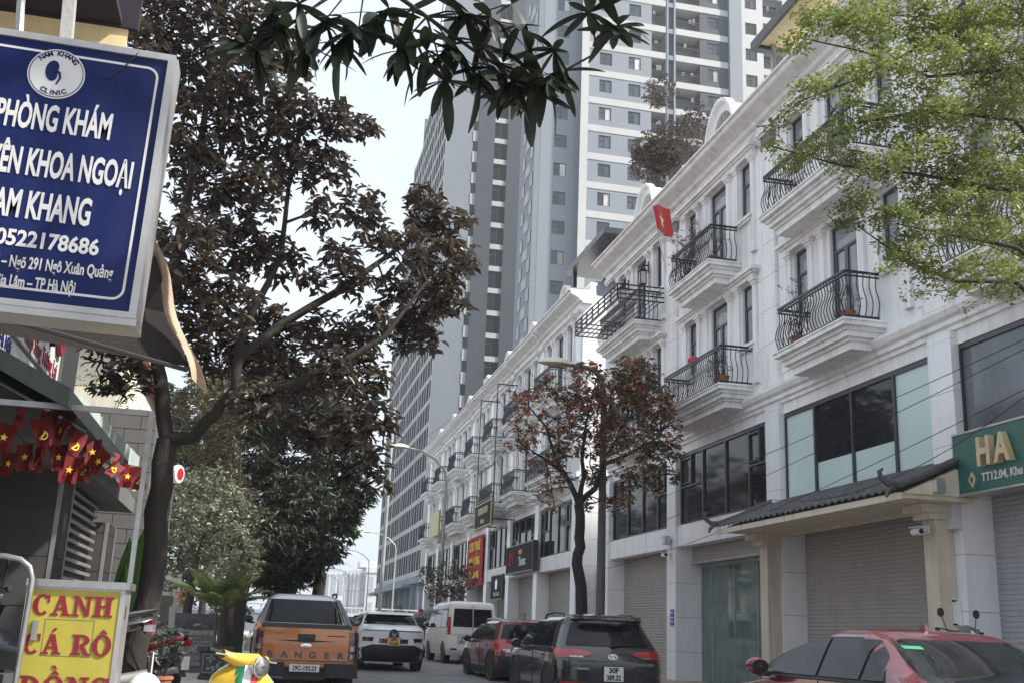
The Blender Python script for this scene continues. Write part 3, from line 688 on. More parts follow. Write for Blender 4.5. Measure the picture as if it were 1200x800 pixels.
for z in [8.7 - .6 + i * 3.33 for i in range(28)]:
    o = link('window', sg, p, (27.67, .1, z + .76)); link('frame', sbar, o); link('window', s2, p, (24.47, .1, z + 1.51))
# dark podium
m = MB().box(21.6, 36, .2, 55, 0, 7.4); m.build('podium', 'podium', p)
m = MB().box(20.2, 36, -.3, 56, 7.4, 8.3).box(19.2, 21, 8, 56, 7.0, 7.4); m.build('podium_slab', 'tower_grey', p)
cm = MB().box(-.3, .3, -.3, .3, 0, 7.2).mesh('column', 'tower_grey')
for i in range(9): link('column', cm, p, (20.6, .5 + i * 6.5, 0))

# ---- distant white office block
p = thing('office_block', 'distant low white office block at the end of the street, faded by haze', 'building', (0, 260, 0))
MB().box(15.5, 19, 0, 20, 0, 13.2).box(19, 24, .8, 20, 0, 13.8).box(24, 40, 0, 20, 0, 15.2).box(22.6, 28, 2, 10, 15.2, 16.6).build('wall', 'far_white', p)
wm = MB().box(0, 1.2, -.05, .1, 0, 2.2).mesh('window', 'far_grey')
for z in (1.5, 5.0, 8.5, 11.6):
    for x in list(np.arange(16, 18.6, 1.6)) + list(np.arange(24.6, 39, 2.1)): link('window', wm, p, (x, 0, z if z < 11 else 10.9))
m = MB()
for x in np.arange(19.2, 24, .95): m.box(x, x + .16, .5, .75, 0, 13.8)
for z in (3, 6.4, 9.8): m.box(19, 24, .6, .78, z, z + .5)
m.box(15.2, 28, -.2, .0, 13.9, 14.05)
for x in np.arange(15.3, 24, 1.2): m.box(x, x + .1, -.2, 0, 13.2, 13.9)
m.build('facade_grid', 'far_grey', p)
# long pale wall with a rail across the far end of the road, low sheds
p = thing('boundary_wall', 'long pale boundary wall crossing behind the far traffic', 'wall', (-10, 140, 0))
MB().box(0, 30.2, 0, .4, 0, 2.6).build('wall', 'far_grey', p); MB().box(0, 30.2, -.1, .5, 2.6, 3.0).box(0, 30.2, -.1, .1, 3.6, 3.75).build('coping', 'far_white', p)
pm = MB().box(-.1, .1, -.05, .1, 3.0, 3.75).mesh('post', 'far_white')
for i in range(16): link('post', pm, p, (.4 + i * 2, 0, 0))

# ------------------------------------------------------------------ signs on the far houses
def board(name, label, cat, x, y0, y1, z0, z1, mat, th=.12, lines=(), trim=None):
    p = thing(name, label, cat, (x, y0, z0)); Wd, h = y1 - y0, z1 - z0
    MB().box(0, th, 0, Wd, 0, h).build('panel', mat, p)
    if trim: MB().box(-.02, th, -.05, 0, -.05, h + .05).box(-.02, th, Wd, Wd + .05, -.05, h + .05).box(-.02, th, 0, Wd, h, h + .05).box(-.02, th, 0, Wd, -.05, 0).build('edge_trim', trim, p)
    for (s, size, mt, u, v, bold, sx) in lines: text('lettering', s, size, mt, p, (-.012, Wd * (1 - u), h * v), 'W', .01, bold, sx, 'CENTER')
    return p
board('shop_sign', 'black shop sign with coloured lettering and an orange patch above the far shutter', 'sign', 10.15, 41.3, 45.9, 3.7, 4.75, 'black_sign', .2,
      [('3N', .7, 'flag_red', .2, .3, .02, 1), ('Tamac', .5, 'sign_white', .62, .22, .015, .9), ('new', .32, 'orange', .55, .66, .02, 1)], 'dark_frame')
board('banner', 'red banner with yellow lettering hung over a first-floor shop window', 'banner', 10.32, 52.1, 56.2, 3.5, 5.85, 'red_cloth', .03,
      [('CHO THUÊ', .62, 'yellow', .5, .72, .012, .9), ('NHÀ 4 TẦNG', .55, 'yellow', .5, .42, .012, .85), ('0912 286 188', .5, 'yellow', .5, .14, .012, .85)])
board('balcony_sign', 'black sign with gold lettering fixed to a lower balcony', 'sign', 9.45, 46.3, 49.9, 5.85, 6.85, 'black_sign', .14,
      [('KOREA SPA', .42, 'sign_wood', .5, .55, .015, 1), ('beauty', .3, 'sign_wood', .5, .15, .01, 1)], 'sign_wood')
board('balcony_sign', 'plain pale yellow sign fixed to a far lower balcony', 'sign', 9.5, 61.2, 64.4, 6.5, 7.9, 'yellow_sign', .1)
p = board('shop_sign', 'small black sign with a pale green leaf emblem beside the far shutter', 'sign', 10.36, 47.6, 49.9, 2.75, 3.75, 'black_sign', .08, [('MAY HOUSE', .22, 'sign_wood', .5, .12, .01, 1)], 'dark_frame')
MB().lathe([(.02, -.02), (.24, -.018), (.24, 0)], 14, 'x', (-.0, 1.2, .62)).build('emblem', 'lamp_clear', p)
for i, (x, y) in enumerate(((9.2, 46.4), (9.2, 49.8))): pass
p = thing('sign_gantry', 'black iron sign gantry standing on the balconies in front of the far houses', 'frame', (9.5, 46.2, 5.8))
m = MB()
for y in (0, 3.8): m.box(-.02, .02, y - .02, y + .02, 0, 6.2).box(-.02, 1.0, y - .015, y + .015, 6.15, 6.2).box(-.03, 1.0, y - .02, y + .02, 0.2, .25)
m.box(-.03, .03, 0, 3.8, 1.2, 1.25).box(-.03, .03, 0, 3.8, 2.6, 2.65)
m.build('bars', 'iron', p)
# rooftop water tanks / dark tarps behind the far cornices
p = thing('roof_tarp', 'dark tarpaulin roof propped on poles behind the far cornice', 'tarpaulin', (11.2, 47, 13))
MB().grid([[(0, 0, .9), (1.5, .1, 1.6), (3, 0, 2.2)], [(0, 2, 1.2), (1.5, 2, 2.1), (3, 2, 2.5)], [(0, 4, .8), (1.5, 4, 1.5), (3, 4, 2.1)]]).build('sheet', 'dark_cloth', p)
MB().tube([(0, 0, -.3), (0, 0, .9)], .04, 6).tube([(0, 4, -.3), (0, 4, .8)], .04, 6).tube([(3, 4, -.3), (3, 4, 2.1)], .04, 6).tube([(3, 0, -.3), (3, 0, 2.2)], .04, 6).build('pole', 'iron', p)

# ------------------------------------------------------------------ street lamps, poles, cables
def lamp(loc, h, arm, label, r=.085, rise=.9, pm='steel_pole'):
    p = thing('street_lamp', label, 'street lamp', loc, 0, 'street lamps along the right kerb')
    pts = [(0, 0, 0), (0, 0, h * .5), (0, 0, h - .5)]; rad = [r, r * .8, r * .62]
    MB().tube(pts, rad, 10).tube([(0, 0, 0), (0, 0, .5)], [r * 1.5, r * 1.4], 10).box(-.16, .16, -.16, .16, 0, .04).build('pole', pm, p, 50)
    ap = [(0, 0, h - .55), (-.08, 0, h - .1), (-.3 * arm, 0, h + rise * .5), (-.65 * arm, 0, h + rise * .9), (-arm, 0, h + rise)]
    MB().tube(ap, [r * .6, r * .55, r * .5, r * .45, r * .4], 8).build('arm', pm, p, 50)
    q = h + rise
    hd = MB()
    P = []
    for i in range(7):
        t = i / 6; w = .17 * math.sin(PI * min(.97, .12 + t * .85)) + .03; x = -arm + .1 - t * .85
        P.append([(x, -w, q + .0), (x, -w * .75, q + .10 * math.sin(PI * (.15 + .8 * t)) + .02), (x, 0, q + .15 * math.sin(PI * (.15 + .8 * t)) + .02), (x, w * .75, q + .10 * math.sin(PI * (.15 + .8 * t)) + .02), (x, w, q), (x, 0, q - .09 * math.sin(PI * (.15 + .8 * t))), (x, -w, q)])
    hd.grid(P); hd.build('lamp_head', 'lamp_head', p, 60)
    return p
lamp((7.72, 24.7, .1), 7.35, .95, 'street lamp whose pole stands right beside the rust-leaved tree', .12, .15, 'plastic_grey')
lamp((7.72, 48.2, .3), 8.0, 1.9, 'street lamp standing in front of the far white houses, pale lamp head', .1, .85)
for i, (y, x) in enumerate(((97, 11.4), (121, 11.4), (145, 12.2), (162, 12.6), (182, 12.4))):
    lamp((x, y, .35), 8.2, 2.3, ['first', 'second', 'third', 'fourth', 'fifth'][i] + ' street lamp of the distant line before the white office block, counted from the nearest', .09, .9)
p = thing('utility_pole', 'very tall leaning grey pole rising left of the far tower', 'pole', (7.95, 75, .3))
MB().tube([(0, 0, 0), (.05, 0, 8), (.1, 0, 16)], [.15, .13, .1], 10).build('pole', 'steel_pole', p, 50); MB().box(-.3, .3, -.3, .3, 0, .25).build('base', 'concrete', p)
def cable(a, b, sag, label, r=.006):
    a, b = Vector(a), Vector(b); pts = [a.lerp(b, t) - Vector((0, 0, sag * 4 * t * (1 - t))) for t in np.linspace(0, 1, 14)]
    o = MB().tube(pts, r, 5).build('cable', 'cable'); tag(o, label, 'cable', 'overhead cables along the houses')
cable(atx(700, 610, 9.6), atx(1260, 370, 9.3), .12, 'topmost overhead cable crossing the frosted first-floor panes')
cable(atx(700, 640, 9.6), atx(1260, 378, 9.3), .16, 'second overhead cable crossing the frosted first-floor panes')
cable(atx(700, 668, 9.55), atx(1260, 425, 9.3), .3, 'overhead cable crossing low over the frosted panes')
cable(atx(905, 585, 9.4), atx(1260, 415, 9.2), .55, 'slack overhead cable drooping from the porch roof to the grey window')
cable(at(455, 475, 60), at(640, 555, 30), .6, 'far overhead cable passing before the tower towards the rust-leaved tree')
cable(at(400, 560, 60), at(556, 468, 40), .5, 'far overhead cable rising to the far cornice')
cable(at(440, 500, 50), at(700, 590, 26), .9, 'lower far overhead cable running to the near street lamp')
# ------------------------------------------------------------------ vehicles (local: rear at y=0, forward +y)
class Car:
    def __init__(s, prof, bow=.06, rc=.22, n=14):
        s.z = [q[0] for q in prof]; s.r = [q[1] for q in prof]; s.f = [q[2] for q in prof]; s.w = [q[3] for q in prof]; s.bow = bow; s.rc = rc; s.n = n
    def at(s, z): return [float(np.interp(z, s.z, q)) for q in (s.r, s.f, s.w)]
    def rear_y(s, x, z):
        r, f, w = s.at(z); c = min(s.rc, w * .8, (f - r) * .16); u = abs(x); y = r + min(s.bow, (f - r) * .05) * (u / w) ** 2
        if u > w - c: d = min(1, (u - w + c) / c); y += c * (1 - math.sqrt(max(0, 1 - d * d)))
        return y
    def front_y(s, x, z):
        r, f, w = s.at(z); c = min(s.rc * 1.5, w * .8, (f - r) * .2); u = abs(x); y = f - min(s.bow, (f - r) * .05) * 2 * (u / w) ** 2
        if u > w - c: d = min(1, (u - w + c) / c); y -= c * (1 - math.sqrt(max(0, 1 - d * d)))
        return y
    def side_x(s, y, z):
        r, f, w = s.at(z); c = min(s.rc, w * .8, (f - r) * .16); b = r + min(s.bow, (f - r) * .05)
        if y < b + c: d = min(1, max(0, (b + c - y) / c)); return w - c + c * math.sqrt(1 - d * d)
        return w
    def ring(s, z):
        r, f, w = s.at(z); N = s.n; pts = []
        us = [math.sin(PI / 2 * i / N) for i in range(N + 1)]
        rear = [(x * w, s.rear_y(x * w, z), z) for x in us]; front = [(x * w, s.front_y(x * w, z), z) for x in us]
        return rear + [(w, rear[-1][1] + (front[-1][1] - rear[-1][1]) * t, z) for t in (.2, .4, .6, .8)] + front[::-1] + [(-x, y, zz) for x, y, zz in front[1:]] + [(-w, front[-1][1] + (rear[-1][1] - front[-1][1]) * t, z) for t in (.2, .4, .6, .8)] + [(-x, y, zz) for x, y, zz in rear[:0:-1]]
    def body(s, mat, parent):
        zz = sorted(set([round(q, 3) for q in s.z] + [round(q, 3) for q in np.linspace(s.z[0], s.z[-1], 26)])); m = MB(); R = [s.ring(z) for z in zz]; k = len(R[0])
        for r in R: m.v += r
        for i in range(len(R) - 1):
            for j in range(k): a = i * k + j; b = i * k + (j + 1) % k; m.f.append((a, b, b + k, a + k))
        m.f.append(tuple(range(k))[::-1]); top = (len(R) - 1) * k
        m.v.append((0, sum(v[1] for v in R[-1]) / k, s.z[-1] + .012)); t = len(m.v) - 1
        for j in range(k): m.f.append((top + j, top + (j + 1) % k, t))
        return m.build('body', mat, parent, 38)
    def patch(s, name, mat, parent, side, z0, z1, a0, a1, off=.006, nz=10, na=20, label=None):
        fa = a0 if callable(a0) else (lambda z: a0); fb = a1 if callable(a1) else (lambda z: a1); P = []
        def pt(a, z, o):
            if side == 'rear': return (a, s.rear_y(a, z) - o, z)
            if side == 'front': return (a, s.front_y(a, z) + o, z)
            sg = 1 if side == 'right' else -1
            return (sg * (s.side_x(a, z) + o), a, z)
        for i in range(nz + 1):
            z = z0 + (z1 - z0) * i / nz; P.append([pt(fa(z) + (fb(z) - fa(z)) * j / na, z, off) for j in range(na + 1)])
        m = MB().grid(P); brd = P[0] + [r[-1] for r in P[1:]] + P[-1][::-1][1:] + [r[0] for r in P[::-1][1:]]
        inn = []
        def back(p):
            if side in ('rear', 'front'): return (p[0], p[1] + (off + .02) * (1 if side == 'rear' else -1), p[2])
            return (p[0] - (off + .02) * (1 if side == 'right' else -1), p[1], p[2])
        m.grid([brd, [back(q) for q in brd]])
        return m.build(name, mat, parent, 50, label=label)
    def wheels(s, parent, ys, r, tw=.2, inset=.0, arch='plastic', spokes=5, archr=1.18):
        tyre = MB().lathe([(r * .66, 0), (r * .93, -.008), (r, .03), (r, tw - .03), (r * .93, tw + .004), (r * .66, tw)], 24, 'x').mesh('tyre', 'rubber', 50)
        rim = MB().lathe([(r * .66, .0), (r * .69, tw - .005), (r * .64, tw + .002), (r * .6, tw - .03), (r * .58, tw - .06), (.02, tw - .07)], 24, 'x')
        for q in range(spokes):
            a = 2 * PI * q / spokes; c_, s_ = math.cos(a), math.sin(a); w = r * .085
            rim.add([(tw - .05, c_ * .03 - s_ * w, s_ * .03 + c_ * w), (tw - .05, c_ * .03 + s_ * w, s_ * .03 - c_ * w), (tw - .012, c_ * .03 + s_ * w, s_ * .03 - c_ * w), (tw - .012, c_ * .03 - s_ * w, s_ * .03 + c_ * w),
                     (tw - .05, c_ * r * .64 - s_ * w * 1.3, s_ * r * .64 + c_ * w * 1.3), (tw - .05, c_ * r * .64 + s_ * w * 1.3, s_ * r * .64 - c_ * w * 1.3), (tw - .012, c_ * r * .64 + s_ * w * 1.3, s_ * r * .64 - c_ * w * 1.3), (tw - .012, c_ * r * .64 - s_ * w * 1.3, s_ * r * .64 + c_ * w * 1.3)],
                    [(0, 1, 5, 4), (1, 2, 6, 5), (2, 3, 7, 6), (3, 0, 4, 7), (4, 5, 6, 7)])
        rim = rim.mesh('rim', 'alloy', 40); hub = MB().lathe([(.05, tw - .07), (.05, tw), (.03, tw + .006)], 12, 'x').mesh('hub', 'plastic')
        for y in ys:
            for sg in (1, -1):
                w = s.at(r)[2]; wh = link('wheel', tyre, parent, (sg * (w - tw + .02 - inset), y, r), (0, 0, 0 if sg > 0 else PI))
                link('rim', rim, wh); link('hub', hub, wh)
                R = r * archr; zb = s.z[0]
                h0 = lambda z: y - math.sqrt(max(0, R * R - (z - r) ** 2)); h1 = lambda z: y + math.sqrt(max(0, R * R - (z - r) ** 2))
                s.patch('wheel_arch', 'ink', parent, 'right' if sg > 0 else 'left', zb + .005, r + R - .002, h0, h1, .008, 10, 8)
                if arch:
                    R2 = R + .06
                    A = MB(); o = []; ii = []
                    for q in range(17):
                        a = PI * q / 16
                        for lst, rr in ((o, R2), (ii, R)):
                            yy = y - rr * math.cos(a); zz = r + rr * math.sin(a) * 1.0
                            lst.append((sg * (s.side_x(yy, zz) + .02), yy, zz))
                    A.grid([o, ii]); A.grid([[(x - sg * .03, b, c) for x, b, c in o], o]); A.grid([ii, [(x - sg * .03, b, c) for x, b, c in ii]])
                    A.build('arch_trim', arch, parent, 40)
    def sides(s, parent, z0, z1, rear, front, posts, mat='car_glass'):
        lo, hi = rear, front
        cut = [lo] + [(lambda z, q=q: q) for q in posts] + [hi]
        for sd in ('left', 'right'):
            s.patch('window_surround', 'plastic', parent, sd, z0 - .02, z1 + .015, lambda z: lo(z) - .03, lambda z: hi(z) + .04, .004, 8, 10)
            for i in range(len(cut) - 1):
                s.patch('side_window', mat, parent, sd, z0, z1, (lambda z, c=cut[i], i=i: c(z) + (.03 if i else 0)), (lambda z, c=cut[i + 1]: max(c(z) - .02, 0)), .017, 16, 20)
def mirror(parent, x, y, z, mat):
    for sg in (1, -1):
        m = MB(); P = []
        for i in range(7):
            t = i / 6; w = .085 * math.sin(PI * (.01 + .98 * t)) ** .6; P.append([(sg * (x + .03 + .2 * t), y + .0 + w * 1.2 * math.cos(a) + .02, z + .03 + w * math.sin(a)) for a in [2 * PI * j / 10 for j in range(11)]])
        m.grid(P); o = m.build('mirror', mat, parent, 60)
        MB().box(min(sg * x, sg * (x + .08)) - .02, max(sg * x, sg * (x + .08)), y - .02, y + .05, z - .06, z - .02).build('mirror_foot', 'plastic', o)
        g = MB().lathe([(.062, -.0), (.06, -.004), (.01, -.005)], 18, 'y'); g.v = [(sg * (x + .13) + a * 1.35, y - .072 + b, z + .03 + c) for a, b, c in g.v]; g.build('mirror_glass', 'car_glass', o)
def numplate(car, parent, lines, z, w, h, mat='plate', x=0, dy=.0):
    y = min(car.rear_y(x, z + h / 2), car.rear_y(x, z - h / 2)) - .022 - dy
    q = MB().box(x - w / 2, x + w / 2, y, y + .012, z - h / 2, z + h / 2).build('number_plate', mat, parent)
    MB().box(x - w / 2 - .012, x + w / 2 + .012, y + .004, y + .03, z - h / 2 - .012, z + h / 2 + .012).build('plate_frame', 'plastic', q)
    k = len(lines)
    for i, t in enumerate(lines):
        s_ = h / k * (1.0 if k > 1 else .95); text('plate_number', t, s_, 'ink', q, (x, y - .002, z + h / 2 - h / k * (i + 1) + h / k * .17), 'S', .001, .005, min(1., w * .92 / (len(t) * s_ * .56)))
def emblem(parent, y, z, kind, mat='chrome'):
    m = MB()
    if kind == 'oval':
        for i in range(24):
            a, b = 2 * PI * i / 24, 2 * PI * (i + 1) / 24
            m.prism([(.085 * math.cos(a), .045 * math.sin(a)), (.085 * math.cos(b), .045 * math.sin(b)), (.068 * math.cos(b), .033 * math.sin(b)), (.068 * math.cos(a), .033 * math.sin(a))], -.012, .005, 'y')
        for x in (-.03, .02): m.prism([(x - .012 + -.008, -.03), (x + .008 - .008, -.03), (x + .02 + .008, .03), (x + .008, .03)], -.012, .005, 'y')
        m.prism([(-.03, -.008), (.03, -.002), (.03, .01), (-.03, .004)], -.012, .005, 'y')
    elif kind == 'vee':
        for sg in (-1, 1): m.prism([(0, -.055), (.0 + sg * .02, -.055), (sg * .085, .05), (sg * .055, .05), (0, -.02)], -.012, .005, 'y')
    elif kind == 'disc':
        m.lathe([(.02, -.014), (.1, -.012), (.11, .005)], 20, 'y'); m.v = [(x, y_, z_ * .42) for x, y_, z_ in m.v]
    o = m.build('emblem', mat, parent, loc=(0, y, z)); return o

def wiper(parent, car, x0, z0, x1, z1):
    MB().tube([(x0, car.rear_y(x0, z0) - .03, z0), ((x0 + x1) / 2, car.rear_y((x0 + x1) / 2, (z0 + z1) / 2) - .035, (z0 + z1) / 2 + .01), (x1, car.rear_y(x1, z1) - .02, z1)], [.02, .012, .008], 6).build('rear_wiper', 'plastic', parent)
def antenna(parent, x, y, z, mat):
    MB().prism([(y, z), (y + .16, z), (y + .05, z + .075), (y + .02, z + .07)], x - .015, x + .015, 'x').build('antenna_fin', mat, parent)
def rails(parent, x, y0, y1, z, mat='plastic'):
    for sg in (1, -1): MB().tube([(sg * x, y0, z - .02), (sg * x, y0 + .12, z + .035), (sg * x, (y0 + y1) / 2, z + .055), (sg * x, y1 - .12, z + .03), (sg * x, y1, z - .04)], .018, 6).build('roof_rail', mat, parent)
def front_bits(car, p, wz0, wz1, hl=.68):
    car.patch('windscreen', 'car_glass', p, 'front', wz0, wz1, lambda z: -car.at(z)[2] + .1, lambda z: car.at(z)[2] - .1)
    for sg in (-1, 1): car.patch('headlight', 'lamp_clear', p, 'front', hl, hl + .12, sg * car.at(hl)[2] * .55, sg * car.at(hl)[2] * .88)
    car.patch('grille', 'plastic', p, 'front', hl - .2, hl + .08, -.42, .42)

# ---- dark grey SUV, nearest of the line
def suv_black():
    p = thing('parked_suv', 'black SUV with sloping tail lights parked by the kerb in front of the rust-leaved tree', 'SUV', (5.79, 17.75, 0), math.radians(-1.2), 'cars parked along the right kerb')
    c = Car([(.2, .22, 4.3, .84), (.34, .06, 4.45, .9), (.5, .0, 4.47, .92), (.72, .0, 4.46, .925), (.86, .03, 4.42, .925), (.97, .08, 4.2, .915), (1.04, .13, 3.45, .895), (1.1, .18, 3.2, .87), (1.25, .31, 2.95, .81), (1.42, .43, 2.62, .735), (1.5, .44, 2.45, .70), (1.55, .42, 2.3, .665), (1.585, .5, 2.2, .60), (1.61, .7, 2.0, .48)], .07, .3)
    c.body('paint_black', p)
    c.patch('rear_window', 'car_glass', p, 'rear', 1.09, 1.47, lambda z: -c.at(z)[2] + .12, lambda z: c.at(z)[2] - .12)
    MB().grid([[(x, c.rear_y(x, 1.5) - .16 + abs(x) ** 2 * .1, 1.525) for x in np.linspace(-.62, .62, 9)], [(x, .55, 1.585) for x in np.linspace(-.64, .64, 9)]]).grid([[(x, c.rear_y(x, 1.5) - .16 + abs(x) ** 2 * .1, 1.525) for x in np.linspace(-.62, .62, 9)], [(x, .48, 1.49) for x in np.linspace(-.62, .62, 9)]]).build('spoiler', 'paint_black', p, 30)
    for sg in (-1, 1):
        ab = sorted((sg * .36, sg * .88))
        zl = lambda a: 0
        if sg > 0: f0, f1 = (lambda z: .34 + (abs(z - .97) / .075) ** 1.5 * .3), .9
        else: f0, f1 = -.9, (lambda z: -.34 - (abs(z - .97) / .075) ** 1.5 * .3)
        c.patch('tail_light', 'lamp_red', p, 'rear', .9, 1.045, f0, f1, .014, 8, 12)
        c.patch('tail_light', 'lamp_red', p, 'right' if sg > 0 else 'left', .93, 1.04, .27, lambda z: .34 + (z - .93) * 2.2, .012)
        c.patch('reversing_light', 'lamp_clear', p, 'rear', .905, .935, *sorted((sg * .5, sg * .72)), .017)
        c.patch('reflector', 'lamp_red', p, 'rear', .46, .52, *sorted((sg * .5, sg * .86)), .024)
    c.patch('bumper_cladding', 'plastic', p, 'rear', .33, .55, -.9, .9, .018, 6, 16)
    c.patch('skid_plate', 'plastic_grey', p, 'rear', .25, .41, lambda z: -.62 - (z - .25) * .3, lambda z: .62 + (z - .25) * .3, .026)
    c.patch('tailgate_trim', 'plastic_grey', p, 'rear', .79, .845, -.72, .72, .012)
    c.patch('tailgate_recess', 'plastic', p, 'rear', .53, .755, lambda z: -.35 - (z - .53) * .35, lambda z: .35 + (z - .53) * .35, .007)
    c.patch('shut_line', 'ink', p, 'rear', .762, .772, -.76, .76, .009)
    numplate(c, p, ['30F', '389.32'], .66, .33, .23, dy=.01)
    emblem(p, c.rear_y(0, .93) - .012, .93, 'oval'); wiper(p, c, .0, 1.1, .36, 1.13); antenna(p, .0, .75, 1.61, 'paint_black'); rails(p, .62, .85, 2.3, 1.58)
    text('badge', 'Tucson', .055, 'silver', p, (-.5, c.rear_y(-.5, .72) - .012, .715), 'S', .003, 0, 1.3)
    c.wheels(p, (.82, 3.5), .345, .22, arch='plastic')
    c.sides(p, 1.07, 1.47, lambda z: .62 + (z - 1.07) * .7, lambda z: 3.25 - (z - 1.07) * 1.95, (1.1, 2.02))
    for sd in ('left', 'right'):
        c.patch('chrome_strip', 'chrome', p, sd, 1.04, 1.055, .6, 3.2, .014, 1, 10); c.patch('door_cladding', 'plastic', p, sd, .22, .42, 1.25, 3.05, .014); c.patch('shut_line', 'ink', p, sd, .42, 1.05, 1.98, 1.99, .008); c.patch('door_handle', 'paint_black', p, sd, .9, .93, 1.15, 1.35, .03)
    mirror(p, .9, 2.95, 1.05, 'paint_black'); front_bits(c, p, 1.12, 1.5)
suv_black()
# ---- dark red hatchback SUV
def suv_red():
    p = thing('parked_suv', 'dark red small SUV parked between the cream van and the black SUV', 'SUV', (6.52, 26.3, .06), math.radians(2.5), 'cars parked along the right kerb')
    c = Car([(.2, .2, 3.85, .8), (.36, .05, 3.98, .85), (.55, 0, 4.0, .865), (.8, .03, 3.96, .87), (.95, .07, 3.75, .86), (1.0, .1, 3.2, .845), (1.08, .14, 2.95, .82), (1.25, .25, 2.65, .76), (1.42, .38, 2.32, .69), (1.47, .38, 2.2, .66), (1.51, .46, 2.0, .59), (1.535, .7, 1.75, .48)], .07, .27)
    c.body('paint_red', p)
    c.patch('rear_window', 'car_glass', p, 'rear', 1.06, 1.4, lambda z: -c.at(z)[2] + .1, lambda z: c.at(z)[2] - .1)
    c.patch('bumper', 'plastic', p, 'rear', .24, .66, -.86, .86, .03, 6, 16); c.patch('skid_plate', 'silver', p, 'rear', .36, .44, lambda z: -.5 + (z - .36) * .9, lambda z: .5 - (z - .36) * .9, .045)
    for sg in (-1, 1):
        f0, f1 = ((lambda z: .48 + (1.02 - z) * .15), .83) if sg > 0 else (-.83, (lambda z: -.48 - (1.02 - z) * .15))
        c.patch('tail_light', 'lamp_red', p, 'rear', .74, 1.03, f0, f1, .014); c.patch('tail_light', 'lamp_red', p, 'right' if sg > 0 else 'left', .78, 1.02, .22, lambda z: .3 + (z - .78) * .9, .012); c.patch('reversing_light', 'lamp_clear', p, 'rear', .75, .82, *sorted((sg * .52, sg * .7)), .018)
    numplate(c, p, ['30G', '158.47'], .78, .33, .2, dy=.005); emblem(p, c.rear_y(0, .98) - .012, .97, 'vee'); wiper(p, c, -.1, 1.06, .25, 1.08)
    rails(p, .62, .6, 2.1, 1.49, 'silver'); MB().tube([(0, .75, 1.53), (0, .7, 1.7)], .012, 6).build('antenna', 'plastic', p)
    c.wheels(p, (.68, 3.2), .335, .2); c.sides(p, 1.05, 1.4, lambda z: .42 + (z - 1.05) * .8, lambda z: 3.0 - (z - 1.05) * 1.9, (.95, 1.8))
    for sd in ('left', 'right'): c.patch('door_cladding', 'plastic', p, sd, .22, .4, 1.1, 2.8, .014); c.patch('shut_line', 'ink', p, sd, .4, 1.02, 1.76, 1.77, .008); c.patch('door_handle', 'paint_red', p, sd, .88, .91, 1.0, 1.2, .03)
    mirror(p, .84, 2.7, 1.0, 'plastic'); front_bits(c, p, 1.08, 1.42)
suv_red()
# ---- cream white van
def van():
    p = thing('parked_van', 'cream white small van with two dark rear door windows, parked beyond the dark red SUV', 'van', (6.66, 34.6, gz(35)), math.radians(1.5), 'cars parked along the right kerb')
    c = Car([(.26, .1, 4.2, .77), (.4, .0, 4.3, .8), (.6, .0, 4.3, .81), (.9, .03, 4.25, .815), (1.05, .05, 3.9, .81), (1.15, .06, 3.65, .80), (1.5, .1, 3.3, .765), (1.75, .15, 3.0, .735), (1.84, .18, 2.9, .71), (1.89, .24, 2.75, .65), (1.915, .4, 2.5, .5)], .03, .14)
    c.body('paint_cream', p)
    for sg in (-1, 1):
        c.patch('rear_window', 'car_glass', p, 'rear', 1.12, 1.68, *((lambda z: .02, lambda z: .64 - (z - 1.12) * .07) if sg > 0 else (lambda z: -.64 + (z - 1.12) * .07, lambda z: -.02)))
        c.patch('tail_light', 'lamp_red', p, 'rear', .88, 1.42, *sorted((sg * .70, sg * .80)), .012)
        c.patch('reflector', 'lamp_dark', p, 'rear', .42, .47, *sorted((sg * .5, sg * .7)), .035)
    c.patch('shut_line', 'ink', p, 'rear', .5, 1.8, -.006, .006, .009); c.patch('bumper', 'paint_cream', p, 'rear', .3, .56, -.79, .79, .03, 5, 14); c.patch('shut_line', 'ink', p, 'rear', .885, .895, -.66, .66, .008)
    c.patch('plate_recess', 'paint_cream', p, 'rear', .62, .86, -.6, .6, .01); numplate(c, p, ['29D', '563.14'], .73, .33, .2, x=-.3); c.patch('door_handle', 'plastic', p, 'rear', .95, 1.0, .04, .18, .02)
    c.wheels(p, (.75, 3.35), .31, .19, arch=None); c.sides(p, 1.1, 1.66, lambda z: .3 + (z - 1.1) * .1, lambda z: 3.55 - (z - 1.1) * .9, (1.2, 2.35))
    mirror(p, .8, 3.2, 1.15, 'paint_cream'); front_bits(c, p, 1.18, 1.75)
van()
